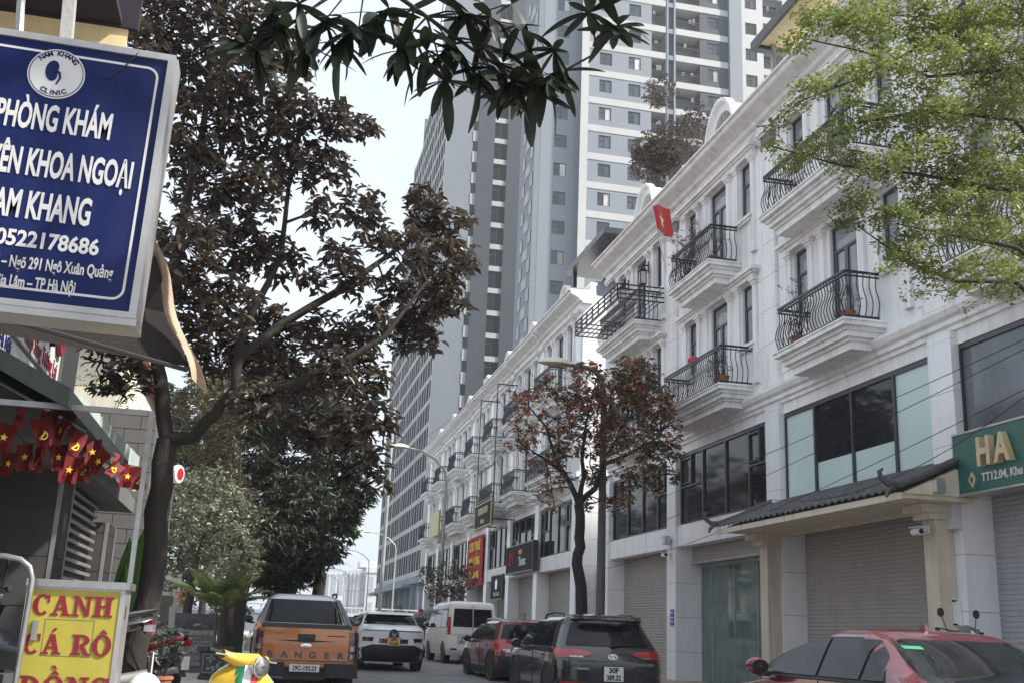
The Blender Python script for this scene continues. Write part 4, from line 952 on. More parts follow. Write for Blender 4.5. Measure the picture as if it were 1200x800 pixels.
# ---- white crossover driving away
def crossover():
    p = thing('moving_car', 'white crossover with orange number plate driving away in the middle of the road', 'car', (3.53, 29.2, gz(29.5)), math.radians(3.2))
    c = Car([(.22, .2, 4.2, .82), (.36, .06, 4.3, .87), (.55, .0, 4.32, .89), (.8, .0, 4.3, .895), (.98, -.01, 4.1, .885), (1.03, .0, 3.6, .88), (1.1, .1, 3.25, .85), (1.16, .34, 3.05, .80), (1.3, .56, 2.75, .74), (1.4, .7, 2.5, .69), (1.45, .7, 2.35, .66), (1.49, .8, 2.3, .58), (1.51, 1.0, 2.1, .46)], .1, .4)
    c.body('paint_white', p); c.patch('rear_window', 'car_glass', p, 'rear', 1.17, 1.42, lambda z: -c.at(z)[2] + .07, lambda z: c.at(z)[2] - .07); MB().grid([[(x, .54 + x * x * .12, 1.43) for x in np.linspace(-.6, .6, 9)], [(x, .72, 1.49) for x in np.linspace(-.62, .62, 9)]]).grid([[(x, .54 + x * x * .12, 1.43) for x in np.linspace(-.6, .6, 9)], [(x, .6, 1.42) for x in np.linspace(-.6, .6, 9)]]).build('spoiler', 'paint_white', p, 30)
    c.patch('bumper', 'plastic', p, 'rear', .23, .56, lambda z: -.86, lambda z: .86, .02, 6, 16); c.patch('light_bar', 'lamp_dark', p, 'rear', 1.0, 1.025, -.78, .78, .012)
    c.patch('bumper', 'plastic', p, 'rear', .56, .66, lambda z: -.84 + (z - .56) * 2.8, lambda z: .84 - (z - .56) * 2.8, .02, 4, 12)
    for sg in (-1, 1): c.patch('tail_light', 'lamp_dark', p, 'rear', .74, .84, *((lambda z: .52 + (.84 - z) * .3, lambda z: .8) if sg > 0 else (lambda z: -.8, lambda z: -.52 - (.84 - z) * .3)), .014)
    c.patch('plate_recess', 'lamp_dark', p, 'rear', .7, .81, -.38, .38, .01); numplate(c, p, ['29H', '714.05'], .745, .33, .2, 'plate_orange', dy=.01); MB().lathe([(.02, -.012), (.13, -.01), (.14, .01)], 16, 'y', (0, c.rear_y(0, .92) - .0, .92)).build('emblem_plate', 'plastic', p, 40); emblem(p, c.rear_y(0, .93) - .02, .93, 'vee')
    c.wheels(p, (.8, 3.4), .34, .22, arch='plastic'); c.sides(p, 1.04, 1.38, lambda z: .55 + (z - 1.04) * 1.2, lambda z: 3.25 - (z - 1.04) * 2.0, (1.15, 2.0)); mirror(p, .86, 2.85, 1.02, 'plastic'); front_bits(c, p, 1.1, 1.42); antenna(p, 0, 1.1, 1.505, 'paint_white'); wiper(p, c, .1, 1.19, -.2, 1.21)
crossover()
def small_car(loc, rz, mat, label, group=None):
    p = thing('moving_car', label, 'car', loc, rz, group)
    c = Car([(.2, .15, 4.2, .8), (.4, .0, 4.3, .85), (.7, .0, 4.3, .86), (.92, .1, 4.1, .85), (.96, .4, 3.4, .84), (1.0, .55, 3.2, .82), (1.2, .9, 2.9, .74), (1.38, 1.2, 2.5, .66), (1.44, 1.5, 2.2, .52)], .07, .25)
    c.body(mat, p); c.patch('rear_window', 'car_glass', p, 'rear', 1.01, 1.36, lambda z: -c.at(z)[2] + .12, lambda z: c.at(z)[2] - .12)
    for sg in (-1, 1): c.patch('tail_light', 'lamp_red', p, 'rear', .72, .9, *sorted((sg * .55, sg * .82)), .012)
    c.wheels(p, (.8, 3.4), .32, .2, arch=None); c.sides(p, 1.0, 1.34, lambda z: .95 + (z - 1.) * .7, lambda z: 3.2 - (z - 1.) * 2, (1.5, 2.2)); numplate(c, p, ['30A', '642'], .74, .33, .2)
small_car((3.75, 46, gz(46)), .03, 'paint_white', 'pale car far ahead, glimpsed between the orange pickup and the white crossover')
small_car((4.9, 66, gz(66)), .05, 'silver', 'silver car farthest along the road before the pale boundary wall')
# ---- orange pickup
def pickup():
    p = thing('pickup_truck', 'orange double-cab pickup with black bumper and lettered tailgate, on the left of the road', 'pickup', (.9, 20.3, 0), math.radians(.5))
    c = Car([(.44, .06, 5.2, .86), (.52, .0, 5.3, .915), (.8, 0, 5.3, .93), (1.0, 0, 5.28, .93), (1.12, .02, 5.1, .925), (1.18, .02, 5.0, .91), (1.25, .04, 4.0, .88)], .02, .1)
    b = c.body('paint_orange', p)
    cab = Car([(1.2, 1.55, 3.95, .86), (1.3, 1.58, 3.8, .85), (1.5, 1.68, 3.5, .77), (1.68, 1.8, 3.2, .69), (1.75, 1.84, 3.05, .665), (1.8, 1.95, 2.9, .6), (1.83, 2.2, 2.7, .5)], .04, .16)
    cab.body('silver', p); cab.patch('rear_window', 'car_glass', p, 'rear', 1.28, 1.72, lambda z: -cab.at(z)[2] + .045, lambda z: cab.at(z)[2] - .045)
    cab.sides(p, 1.3, 1.7, lambda z: 1.85 + (z - 1.3) * .3, lambda z: 3.75 - (z - 1.3) * 1.6, (2.7,))
    cab.patch('windscreen', 'car_glass', p, 'front', 1.28, 1.72, lambda z: -cab.at(z)[2] + .08, lambda z: cab.at(z)[2] - .08)
    MB().box(-.75, .75, .1, 1.5, 1.24, 1.265).build('bed_cover', 'plastic', p)
    for sg in (-1, 1):  # sports bar
        MB().tube([(sg * .8, .35, 1.22), (sg * .74, 1.0, 1.45), (sg * .66, 1.75, 1.72)], [.04, .04, .03], 8).build('sports_bar', 'plastic_grey', p, 60)
        MB().tube([(sg * .62, 1.95, 1.8), (sg * .62, 2.1, 1.86), (sg * .62, 2.9, 1.87), (sg * .62, 3.1, 1.8)], .022, 6).build('roof_rail', 'plastic', p)
        c.patch('tail_light', 'lamp_dark', p, 'rear', .97, 1.14, *sorted((sg * .755, sg * .925)), .014); c.patch('tail_light', 'lamp_dark', p, 'rear', .66, .97, *sorted((sg * .755, sg * .925)), .014)
        for z in (.86, .72): c.patch('reversing_light', 'lamp_clear', p, 'rear', z - .045, z + .045, *sorted((sg * .79, sg * .88)), .02)
        c.patch('tail_light', 'lamp_dark', p, 'right' if sg > 0 else 'left', .66, 1.14, .1, .2, .012)
        c.patch('fender_flare', 'plastic', p, 'right' if sg > 0 else 'left', .48, 1.0, .55, 1.75, .03)
    c.patch('tailgate', 'paint_orange', p, 'rear', .6, 1.19, -.745, .745, .016, 6, 12)
    c.patch('tailgate_groove', 'plastic', p, 'rear', .625, .64, -.745, .745, .019); c.patch('tailgate_lip', 'plastic', p, 'rear', 1.19, 1.25, -.8, .8, .018)
    c.patch('handle_bezel', 'plastic', p, 'rear', .985, 1.09, -.155, .155, .026); c.patch('tailgate_handle', 'ink', p, 'rear', 1.01, 1.065, -.11, .11, .034)
    emblem(p, c.rear_y(0, .9) - .03, .89, 'disc')
    m = MB()
    for sg in (-1, 1): m.prism([(0, .985), (sg * .16, .985), (sg * .55, .975), (sg * .16, .955), (0, .94)], -.002, .02, 'y')
    m.build('stripe_sticker', 'ink', p, loc=(0, c.rear_y(0, .95) - .021, 0)); MB().box(.36, .68, 0, .02, 1.06, 1.075).build('stripe_sticker', 'ink', p, loc=(0, c.rear_y(.6, 1.05) - .022, 0))
    for i, ch in enumerate('RANGER'): text('tailgate_letter', ch, .145, 'plastic_grey', p, (-.615 + i * .247, c.rear_y(.3, .72) - .018, .685), 'S', .005, .006, 1.25)
    text('badge', 'WILDTRAK', .05, 'silver', p, (.58, c.rear_y(.58, .66) - .02, .655), 'S', .002, 0, .9)
    MB().box(-.93, -.35, -.14, .1, .36, .6).box(.35, .93, -.14, .1, .36, .6).box(-.35, .35, -.06, .1, .34, .47).box(-.36, .36, -.16, .1, .33, .37).build('bumper', 'plastic', p)
    q = MB().box(-.26, .26, -.1, -.085, .45, .575).build('number_plate', 'plate', p); text('plate_number', '29C-192.23', .105, 'ink', q, (0, -.102, .475), 'S', .001, .003, .84)
    MB().box(-.7, .7, .2, 4.6, .36, .5).build('chassis', 'ink', p); MB().lathe([(.05, -.68), (.05, .68)], 10, 'x', (0, 1.12, .42)).lathe([(.13, -.1), (.15, 0), (.13, .1)], 12, 'x', (0, 1.12, .4)).build('rear_axle', 'ink', p)
    for sg in (-1, 1): MB().box(sg * .78 - .14, sg * .78 + .14, .58, .6, .2, .62).build('mud_flap', 'rubber', p)
    c.wheels(p, (1.12, 4.35), .385, .27, arch=None, inset=.02); mirror(p, .9, 3.45, 1.3, 'plastic')
    for sg in (-1, 1): c.patch('headlight', 'lamp_clear', p, 'front', .85, 1.05, *sorted((sg * .5, sg * .85)))
    c.patch('grille', 'plastic', p, 'front', .65, 1.08, -.45, .45)
pickup()
# ---- red sedan in the corner
def sedan():
    p = thing('parked_sedan', 'red sedan in the bottom right corner with a green sticker on its rear window', 'sedan', (5.58, 6.75, 0), math.radians(0), 'cars parked along the right kerb')
    c = Car([(.2, .2, 4.4, .82), (.34, .05, 4.55, .87), (.55, .0, 4.62, .885), (.72, .02, 4.55, .888), (.84, .05, 4.2, .885), (.9, .08, 3.75, .88), (.945, .2, 3.45, .868), (.975, .5, 3.35, .855), (1.03, .72, 3.22, .825), (1.12, .95, 3.05, .78), (1.22, 1.2, 2.84, .73), (1.31, 1.43, 2.55, .675), (1.36, 1.6, 2.35, .61), (1.383, 1.75, 2.25, .5), (1.395, 1.9, 2.15, .36)], .1, .3, 20)
    c.body('paint_sedan', p)
    c.patch('rear_window', 'car_glass', p, 'rear', .985, 1.315, lambda z: -c.at(z)[2] + .13, lambda z: c.at(z)[2] - .13, .006, 12, 14)
    for q, (a, b, z0, z1, mt) in enumerate(((-.54, -.38, 1.235, 1.26, 'sticker'),)): c.patch('window_sticker', mt, p, 'rear', z0, z1, a, b, .011)
    c.sides(p, .985, 1.3, lambda z: 1.1 + .42 * (.45 * (z - .985) / .315 + .55 * ((z - .985) / .315) ** 3), lambda z: 3.2 - .95 * (.5 * (z - .985) / .315 + .5 * ((z - .985) / .315) ** 3), (1.42, 2.12))
    for sd in ('left', 'right'):
        c.patch('belt_trim', 'plastic', p, sd, .955, .975, 1.1, 3.25, .012, 1, 10); c.patch('shut_line', 'ink', p, sd, .3, .96, 2.09, 2.098, .006); c.patch('door_handle', 'paint_sedan', p, sd, .84, .865, 1.25, 1.45, .03)
        c.patch('tail_light', 'lamp_red', p, sd, .74, .9, .36, lambda z: .5 + (z - .74), .012)
    for sg in (-1, 1): c.patch('tail_light', 'lamp_red', p, 'rear', .74, .9, *sorted((sg * .42, sg * .87)), .014)
    antenna(p, 0, 1.78, 1.365, 'paint_sedan'); mirror(p, .86, 3.02, 1.0, 'paint_sedan'); numplate(c, p, ['30H', '271.60'], .72, .33, .2); c.wheels(p, (.95, 3.65), .32, .2, arch=None); front_bits(c, p, 1.0, 1.3, .62)
sedan()

# ------------------------------------------------------------------ two-wheelers (local: front wheel towards -y)
def wheel2(p, y, r, w, z=None):
    ty = MB().lathe([(r * .72, -w * .4), (r * .95, -w * .5), (r, -w * .2), (r, w * .2), (r * .95, w * .5), (r * .72, w * .4)], 22, 'x').build('wheel', 'rubber', p, 50, loc=(0, y, z or r))
    MB().lathe([(r * .73, -w * .3), (r * .7, -w * .2), (.04, -w * .3), (.04, w * .3), (r * .7, w * .2), (r * .73, w * .3)], 18, 'x').build('rim', 'alloy', ty, 40)
def scooter(label, mat, loc, rz, stripes=True, steer=0., lean=0.):
    p = thing('scooter', label, 'scooter', loc, rz)
    wheel2(p, -.62, .22, .1); wheel2(p, .62, .22, .11)
    # leg shield: curved plate
    P = []
    for i in range(15):
        t = i / 14; z = .30 + .69 * t; hw = .15 + .155 * math.sin(PI * min(1, .15 + t * .62)) - (.14 * max(0, t - .78) / .22); row = []
        for j in range(15):
            u = -1 + j / 7; row.append((u * hw, -.40 + .07 * t - .10 * (1 - u * u) - (.03 if abs(u) < .3 else 0) * math.sin(PI * t) + .05 * u * u, z))
        P.append(row)
    sh = MB().grid(P); Q = [[(x * 1.01, y + .05, z) for x, y, z in r] for r in P]; sh.grid(Q)
    bd = lambda G: G[0] + [r[-1] for r in G[1:]] + G[-1][::-1][1:] + [r[0] for r in G[::-1][1:]]
    sh.grid([bd(P), bd(Q)]); ls = sh.build('leg_shield', mat, p, 60)
    rim = [(r[0][0], r[0][1] + .02, r[0][2]) for r in P] + [(q[0], q[1] + .02, q[2] + .006) for q in P[-1]] + [(r[-1][0], r[-1][1] + .02, r[-1][2]) for r in P[::-1]]
    MB().tube(rim, .012, 8).build('shield_trim', 'chrome', ls, 60)
    if stripes:
        for k, mt in enumerate(('green_paint', 'white_paint', 'red_paint')):
            G = []
            for i in range(15):
                r = P[i]; z = r[0][2]; hw = abs(r[0][0]); row = []
                for j in range(4):
                    x = -.105 + k * .07 + .07 * j / 3; u = max(-1, min(1, x / max(hw, .11))); row.append((x, -.40 + .07 * (i / 14) - .10 * (1 - u * u) - (.03 if abs(u) < .3 else 0) * math.sin(PI * i / 14) + .05 * u * u - .006, z))
                G.append(row)
            MB().grid(G).build('stripe', mt, ls, 60)
        MB().lathe([(.012, -.03), (.024, -.022), (.026, 0)], 12, 'y', (0, -.44, .80)).build('badge', 'ink', ls)
        MB().box(-.22, -.13, -.385, -.38, .70, .715).build('badge', 'ink', ls)
    # steering head: headset with headlamp and grips
    hs = []
    for i in range(13):
        u = -1 + i / 6; w = .045 + .065 * max(0, 1 - abs(u) * 1.35); cz = .985 + .05 * abs(u) ** 1.5; cy = -.33 + .10 * abs(u)
        hs.append([(u * .27, cy + w * 1.15 * math.cos(a) - (.06 * max(0, 1 - abs(u) * 2)), cz + w * math.sin(a) * .95) for a in [2 * PI * j / 14 for j in range(15)]])
    h = MB().grid(hs).build('headset', mat, p, 60)
    MB().lathe([(.05, .1), (.084, .04), (.09, -.02), (.096, -.03), (.096, -.045), (.084, -.05)], 24, 'y', (0, -.45, .975)).build('headlamp_ring', 'chrome', h, 40)
    MB().lathe([(.084, -.045), (.074, -.062), (.045, -.075), (.01, -.08)], 24, 'y', (0, -.45, .975)).build('headlight', 'lamp_clear', h, 60)
    for sg in (-1, 1):
        MB().tube([(sg * .26, -.23, 1.035), (sg * .40, -.19, 1.055)], .022, 10).build('grip', 'rubber', p, 50)
        MB().tube([(sg * .25, -.29, 1.03), (sg * .38, -.27, 1.03)], .008, 6).build('brake_lever', 'alu', p)
        MB().lathe([(.015, -.05), (.04, -.02), (.04, .02), (.02, .04)], 12, 'y', (sg * .2, -.42, .80)).build('indicator', 'lamp_amber', p, 50) if False else None
    st_ = Matrix.Translation((0, -.3, 0)) @ Matrix.Rotation(steer, 4, 'Z') @ Matrix.Translation((0, .3, 0))
    for o in p.children:
        if o.name.split('.')[0] in ('headset', 'grip', 'brake_lever'): o.matrix_local = st_
    p.scale = (.92, .92, .92); p.rotation_euler = (0, lean, rz)
    P2 = []
    for i in range(11):   # front fender
        a = math.radians(-20 + 190 * i / 10); P2.append([(.085 * u, -.62 + (.27 - .05 * u * u) * -math.cos(a) , .24 + (.27 - .05 * u * u) * math.sin(a)) for u in (-1, -.6, 0, .6, 1)])
    MB().grid(P2).build('front_fender', mat, p, 60)
    MB().tube([(0, -.34, .95), (0, -.55, .4), (.06, -.62, .23)], .035, 8).build('fork', 'plastic', p)
    MB().box(-.16, .16, -.36, .2, .26, .3).build('floor_board', 'plastic', p)
    Pb = []
    for i in range(11):
        t = i / 10; y = .12 + .72 * t; w = .19 * math.sin(PI * (.18 + .72 * t)) + .03; z0 = .3 + .12 * t; z1 = .70 - .05 * t
        Pb.append([(w * math.cos(a), y, (z0 + z1) / 2 + (z1 - z0) / 2 * math.sin(a)) for a in [2 * PI * j / 14 for j in range(15)]])
    MB().grid(Pb).build('rear_body', mat, p, 60)
    Ps = []
    for i in range(9):
        t = i / 8; y = .08 + .66 * t; w = .13 + .03 * math.sin(PI * t); Ps.append([(w * math.cos(a), y, .73 + .055 * math.sin(a) + .03 * t) for a in [2 * PI * j / 12 for j in range(13)]])
    MB().grid(Ps).build('seat', 'seat', p, 60)
    return p
scooter('yellow scooter with green, white and red stripes down its leg shield, facing us', 'paint_yellow', (-.20, 10.2, -.005), math.radians(8), steer=math.radians(34), lean=math.radians(8))
def motorbike(label, mat, loc, rz):
    p = thing('motorbike', label, 'motorbike', loc, rz, 'motorbikes parked on the left pavement')
    wheel2(p, -.6, .28, .08); wheel2(p, .6, .28, .1)
    MB().tube([(0, -.3, .95), (0, -.45, .62), (0, -.6, .28)], .045, 8).build('fork', 'plastic', p)
    P = []
    for i in range(13):
        t = i / 12; y = -.42 + 1.32 * t; z = .62 + .22 * abs(t - .4) - (.12 if t < .45 else 0) * math.sin(PI * t / .45) + .1 * t; w = .12 + .05 * math.sin(PI * t); hh = .15 - .1 * t if t > .4 else .17
        P.append([(w * math.cos(a) * (1 if t < .92 else .5), y, z + hh * math.sin(a)) for a in [2 * PI * j / 12 for j in range(13)]])
    MB().grid(P).build('body_panel', mat, p, 60)
    sh = []
    for i in range(8):
        t = i / 7; sh.append([(u * (.1 + .12 * math.sin(PI * (.2 + .6 * t))), -.44 + .16 * t + .1 * u * u - .03, .42 + .5 * t) for u in np.linspace(-1, 1, 7)])
    MB().grid(sh).build('leg_shield', mat, p, 60)
    MB().tube([(0, -.6, .6), (0, -.62, .59)], .05, 6).grid([[(u * .07, -.6 - .31 * math.cos(a), .28 + .31 * math.sin(a)) for u in (-1, 0, 1)] for a in np.linspace(.2, 2.6, 9)]).build('front_fender', mat, p, 60)
    Ps = []
    for i in range(11):
        t = i / 10; y = -.02 + .82 * t; w = .11 + .035 * math.sin(PI * t); Ps.append([(w * math.cos(a), y, .775 + .05 * math.sin(a) + .07 * t * t) for a in [2 * PI * j / 12 for j in range(13)]])
    MB().grid(Ps).build('seat', 'seat', p, 60)
    MB().tube([(.11, .45, .84), (.12, .75, .9), (.0, .92, .93), (-.12, .75, .9), (-.11, .45, .84)], .016, 8).build('grab_rail', 'plastic', p, 60)
    MB().box(-.08, .08, .86, .93, .74, .82).build('tail_light', 'lamp_red', p)
    for sg in (-1, 1): MB().box(sg * .12 - .03, sg * .12 + .03, .83, .92, .76, .81).build('indicator', 'lamp_clear', p)
    MB().box(-.1, .1, .93, .94, .42, .6).build('number_plate', 'plate', p); MB().grid([[(u * .1, .7 + .22 * t, .72 - .4 * t) for u in (-1, 0, 1)] for t in (0, .5, 1)]).build('mudguard', 'plastic', p)
    MB().tube([(-.34, -.22, 1.03), (-.2, -.28, 1.0), (0, -.32, .96), (.2, -.28, 1.0), (.34, -.22, 1.03)], .014, 8).build('handlebar', 'alu', p, 60)
    MB().lathe([(.02, -.12), (.1, -.08), (.13, .02), (.08, .12)], 14, 'y', (0, -.36, .97)).build('headlight_cowl', mat, p, 60); MB().lathe([(.085, -.1), (.03, -.135)], 14, 'y', (0, -.36, .97)).build('headlight', 'lamp_clear', p)
    for sg in (-1, 1):
        MB().tube([(sg * .25, -.24, 1.02), (sg * .22, -.4, 1.0)], .02, 6).tube([(sg * .24, -.26, 1.0), (sg * .31, -.24, 1.2)], .007, 6).lathe([(.01, -.01), (.055, -.004), (.055, .012)], 14, 'y', (sg * .32, -.24, 1.24)).build('mirror', 'plastic', p, 50)
        MB().tube([(sg * .22, -.25, 1.02), (sg * .38, -.2, 1.04)], .02, 8).build('grip', 'rubber', p)
    MB().tube([(.12, .1, .3), (.14, .5, .34), (.14, .9, .42)], [.03, .05, .05], 8).build('exhaust', 'alu', p, 50); MB().box(-.1, .1, -.15, .3, .22, .5).build('engine', 'plastic_grey', p); MB().tube([(-.08, .1, .25), (-.22, .15, .02)], .012, 6).build('side_stand', 'plastic', p)
    return p
b0 = motorbike('black motorbike whose seat and tail stick out from behind the yellow menu box', 'paint_black', (-1.72, 9.45, .37), math.radians(-78))
bk2 = motorbike('red motorbike beside the big tree trunk, its bright red tail raised', 'paint_bike_red', (-1.75, 17.1, .14), math.radians(-118))
bk3 = motorbike('dark motorbike far along the right kerb under the dark umbrella', 'paint_black', (5.95, 41.4, gz(41)), math.radians(185)); 
bk4 = motorbike('motorbike on the raised step behind the red sedan, its mirrors above the car', 'plastic_grey', (8.55, 12.7, .46), math.radians(15))
stp = thing('shop_step', 'raised concrete step in front of the grey shutter behind the red sedan', 'step', (8.3, 9.2, .14)); MB().box(0, 2.05, 0, 5.4, 0, .32).box(-.35, 0, 0, 5.4, 0, .19).build('step_block', 'concrete', stp)
bk5 = motorbike('dark motorbike standing in the shade of the left shop beside the steel handrail', 'paint_black', (-2.75, 9.3, .14), math.radians(-40))
for o in (bk3, bk4): o['group'] = 'motorbikes on the right side of the street'

# ------------------------------------------------------------------ people
def skin_person(name, label, loc, rz, hat, top):
    p = thing(name, label, 'person', loc, rz)
    J = {'pel': (0, .1, .86), 'sp': (0, .06, 1.05), 'ch': (0, .0, 1.27), 'nk': (0, -.02, 1.43), 'hd': (0, -.05, 1.52),
         'hl': (-.1, .02, .84), 'kl': (-.17, -.4, .8), 'al': (-.16, -.32, .38), 'tl': (-.16, -.46, .34), 'hr': (.1, .02, .84), 'kr': (.17, -.4, .8), 'ar': (.16, -.32, .38), 'tr': (.16, -.46, .34),
         'sl': (-.18, .0, 1.36), 'el': (-.27, -.18, 1.15), 'wl': (-.25, -.42, 1.08), 'ml': (-.25, -.5, 1.07), 'sr': (.18, .0, 1.36), 'er': (.27, -.18, 1.15), 'wr': (.25, -.42, 1.08), 'mr': (.25, -.5, 1.07)}
    E = [('pel', 'sp'), ('sp', 'ch'), ('ch', 'nk'), ('nk', 'hd'), ('pel', 'hl'), ('hl', 'kl'), ('kl', 'al'), ('al', 'tl'), ('pel', 'hr'), ('hr', 'kr'), ('kr', 'ar'), ('ar', 'tr'), ('ch', 'sl'), ('sl', 'el'), ('el', 'wl'), ('wl', 'ml'), ('ch', 'sr'), ('sr', 'er'), ('er', 'wr'), ('wr', 'mr')]
    Rd = {'pel': .15, 'sp': .14, 'ch': .16, 'nk': .06, 'hd': .06, 'hl': .1, 'kl': .07, 'al': .05, 'tl': .04, 'hr': .1, 'kr': .07, 'ar': .05, 'tr': .04, 'sl': .075, 'el': .055, 'wl': .035, 'ml': .035, 'sr': .075, 'er': .055, 'wr': .035, 'mr': .035}
    ks_ = list(J); me = bpy.data.meshes.new('person_body'); me.from_pydata([J[k] for k in ks_], [(ks_.index(a), ks_.index(b)) for a, b in E], [])
    o = link('person_body', me, p); md = o.modifiers.new('skin', 'SKIN'); o.modifiers.new('sub', 'SUBSURF').levels = 2
    for i, k in enumerate(ks_): me.skin_vertices[0].data[i].radius = (Rd[k], Rd[k] * .85); me.skin_vertices[0].data[i].use_root = (k == 'pel')
    dg = bpy.context.evaluated_depsgraph_get(); m2 = bpy.data.meshes.new_from_object(o.evaluated_get(dg)); o.modifiers.clear(); o.data = m2
    m2.materials.clear(); m2.materials.append(MATS[top]); m2.materials.append(MATS['cloth_dark']); m2.materials.append(MATS['skin'])
    for f in m2.polygons:
        c = f.center; f.use_smooth = True; f.material_index = 1 if c.z < .93 and not (c.z > .99) else (2 if c.z > 1.44 or (c.y < -.36 and c.z > .98) else 0)
    m = MB(); P = []
    for i in range(11):
        t = i / 10; a = PI * t; r = math.sin(a); z = 1.48 + .125 * (1 - math.cos(a)); P.append([(r * .078 * math.cos(b), -.055 + r * .098 * math.sin(b) - (.012 if abs(b - 1.5 * PI) < .4 and .35 < t < .55 else 0), z) for b in [2 * PI * j / 16 for j in range(17)]])
    hd = m.grid(P).build('head', 'skin', p, 60)
    for sg in (-1, 1): MB().lathe([(.008, -.004), (.011, 0)], 8, 'y', (sg * .03, -.146, 1.61)).build('eye', 'ink', hd)
    MB().prism([(-.02, 1.555), (.02, 1.555), (.015, 1.56), (-.015, 1.56)], -.15, -.14, 'y').build('mouth', 'red_cloth', hd)
    P = []
    for i in range(8):
        t = i / 7; a = PI / 2 * t; P.append([(math.cos(a) * .1 * math.cos(b), -.045 + math.cos(a) * .12 * math.sin(b), 1.64 + .12 * math.sin(a)) for b in [2 * PI * j / 16 for j in range(17)]])
    h = MB().grid(P); h.grid([[(.1 * math.cos(b) * k, -.05 + (.125 + .07 * max(0, -math.sin(b)) * (k - 1) * 5) * math.sin(b), 1.645 - .01 * (k - 1)) for b in [2 * PI * j / 16 for j in range(17)]] for k in (1, 1.2)])
    h.build('cap', hat, p, 60); return p
skin_person('person', 'person in a grey shirt and orange cap sitting behind the carved stone bench', (-1.72, 26.1, .14), math.radians(150), 'hat', 'cloth_grey')
skin_person('person', 'person with a red helmet riding a dark motorbike near the white van', (5.95, 41.35, gz(41) - .02), math.radians(185), 'red_cloth', 'cloth_dark')
p = thing('umbrella', 'large dark umbrella over the motorbike beside the white van', 'umbrella', (6.55, 42.4, gz(42)))
P = [[(.95 * math.sin(a) * math.cos(b), .95 * math.sin(a) * math.sin(b), 1.25 + .45 * math.cos(a) + (.02 * (j % 2))) for j, b in enumerate([2 * PI * q / 16 for q in range(17)])] for a in np.linspace(.02, 1.35, 7)]
MB().grid(P).build('canopy', 'plastic_grey', p, 30); MB().tube([(0, 0, 0), (0, 0, 1.72)], .018, 6).build('shaft', 'iron', p)
# ------------------------------------------------------------------ left side: clinic sign, awnings, shop
p = thing('clinic_sign', 'blue clinic light-box sign with white lettering, hanging in the top left corner', 'sign', (-1.055, 4.5, 3.008)); p.rotation_euler = (0, .018, 0)
hw, hh = .465, .60
MB().box(-hw, hw, 0, .16, -hh, hh).build('sign_body', 'sign_white', p)
MB().box(-hw + .025, hw - .025, -.004, 0, -hh + .025, hh - .03).build('face_panel', 'blue_sign', p)
m = MB()
for a, b, c, d in ((-hw - .006, -hw + .025, -hh, hh), (hw - .025, hw + .006, -hh, hh), (-hw + .025, hw - .025, -hh, -hh + .025), (-hw + .025, hw - .025, hh - .03, hh)): m.box(a, b, -.016, .0, c, d)
m.box(-hw - .01, hw + .01, -.01, .18, -hh - .03, -hh).box(hw, hw + .012, .02, .15, -hh, hh)
m.build('metal_frame', 'alu', p)
m = MB(); r = .05; X, Zz = hw - .055, hh - .07; pts = []
for cx_, cz_, a0 in ((X - r, Zz - r, 0), (-X + r, Zz - r, 90), (-X + r, -Zz + r, 180), (X - r, -Zz + r, 270)):
    for k in range(6): a = math.radians(a0 + 18 * k); pts.append((cx_ + r * math.cos(a), cz_ + r * math.sin(a), cx_ + (r - .01) * math.cos(a), cz_ + (r - .01) * math.sin(a)))
for i in range(len(pts)): a, b = pts[i], pts[(i + 1) % len(pts)]; m.prism([a[:2], b[:2], b[2:], a[2:]], -.0065, -.004, 'y')
m.build('border_line', 'sign_white', p)
LZ = .43
def ring2(cx_, cz_, r0, r1, y0, y1, n=32):
    m = MB()
    for i in range(n):
        a, b = 2 * PI * i / n, 2 * PI * (i + 1) / n
        m.prism([(cx_ + r1 * math.cos(a), cz_ + r1 * math.sin(a)), (cx_ + r1 * math.cos(b), cz_ + r1 * math.sin(b)), (cx_ + r0 * math.cos(b), cz_ + r0 * math.sin(b)), (cx_ + r0 * math.cos(a), cz_ + r0 * math.sin(a))], y0, y1, 'y')
    return m
m = MB().prism([(.115 * math.cos(2 * PI * i / 36), LZ + .115 * math.sin(2 * PI * i / 36)) for i in range(36)], -.0075, -.004, 'y'); m.build('logo_disc', 'sign_white', p)
ring2(0, LZ, .106, .109, -.009, -.007).build('logo_ring', 'blue_sign', p)
ky = []   # kidney
for i in range(26):
    a = 2 * PI * i / 26; rr = .036 * (1 - .36 * math.exp(-((a if a < PI else a - 2 * PI) + .1) ** 2 / .35)); ky.append((-.015 + rr * .82 * math.cos(a), LZ + .012 + rr * 1.32 * math.sin(a)))
MB().prism(ky, -.0095, -.007, 'y').build('kidney_mark', 'blue_sign', p)
MB().tube([(-.004, -.0085, LZ + .016), (.012, -.0085, LZ + .006), (.018, -.0085, LZ - .018), (.006, -.0085, LZ - .048)], [.006, .006, .005, .003], 6).build('kidney_mark', 'blue_sign', p)
for s, r, a0, a1, up in (('NAM KHANG', .084, 142, 38, True), ('CLINIC', .098, 236, 304, False)):
    for i, ch in enumerate(s):
        if ch == ' ': continue
        a = math.radians(a0 + (a1 - a0) * (i + .5) / len(s)); o = text('logo_letter', ch, .03, 'blue_sign', p, (r * math.cos(a), -.0085, LZ + r * math.sin(a)), 'S', .001, .0008)
        o.rotation_euler = (PI / 2, (PI / 2 - a) if up else (-a - PI / 2), 0)
        if up: pass
XR = lambda px: (px - 70) / 283.
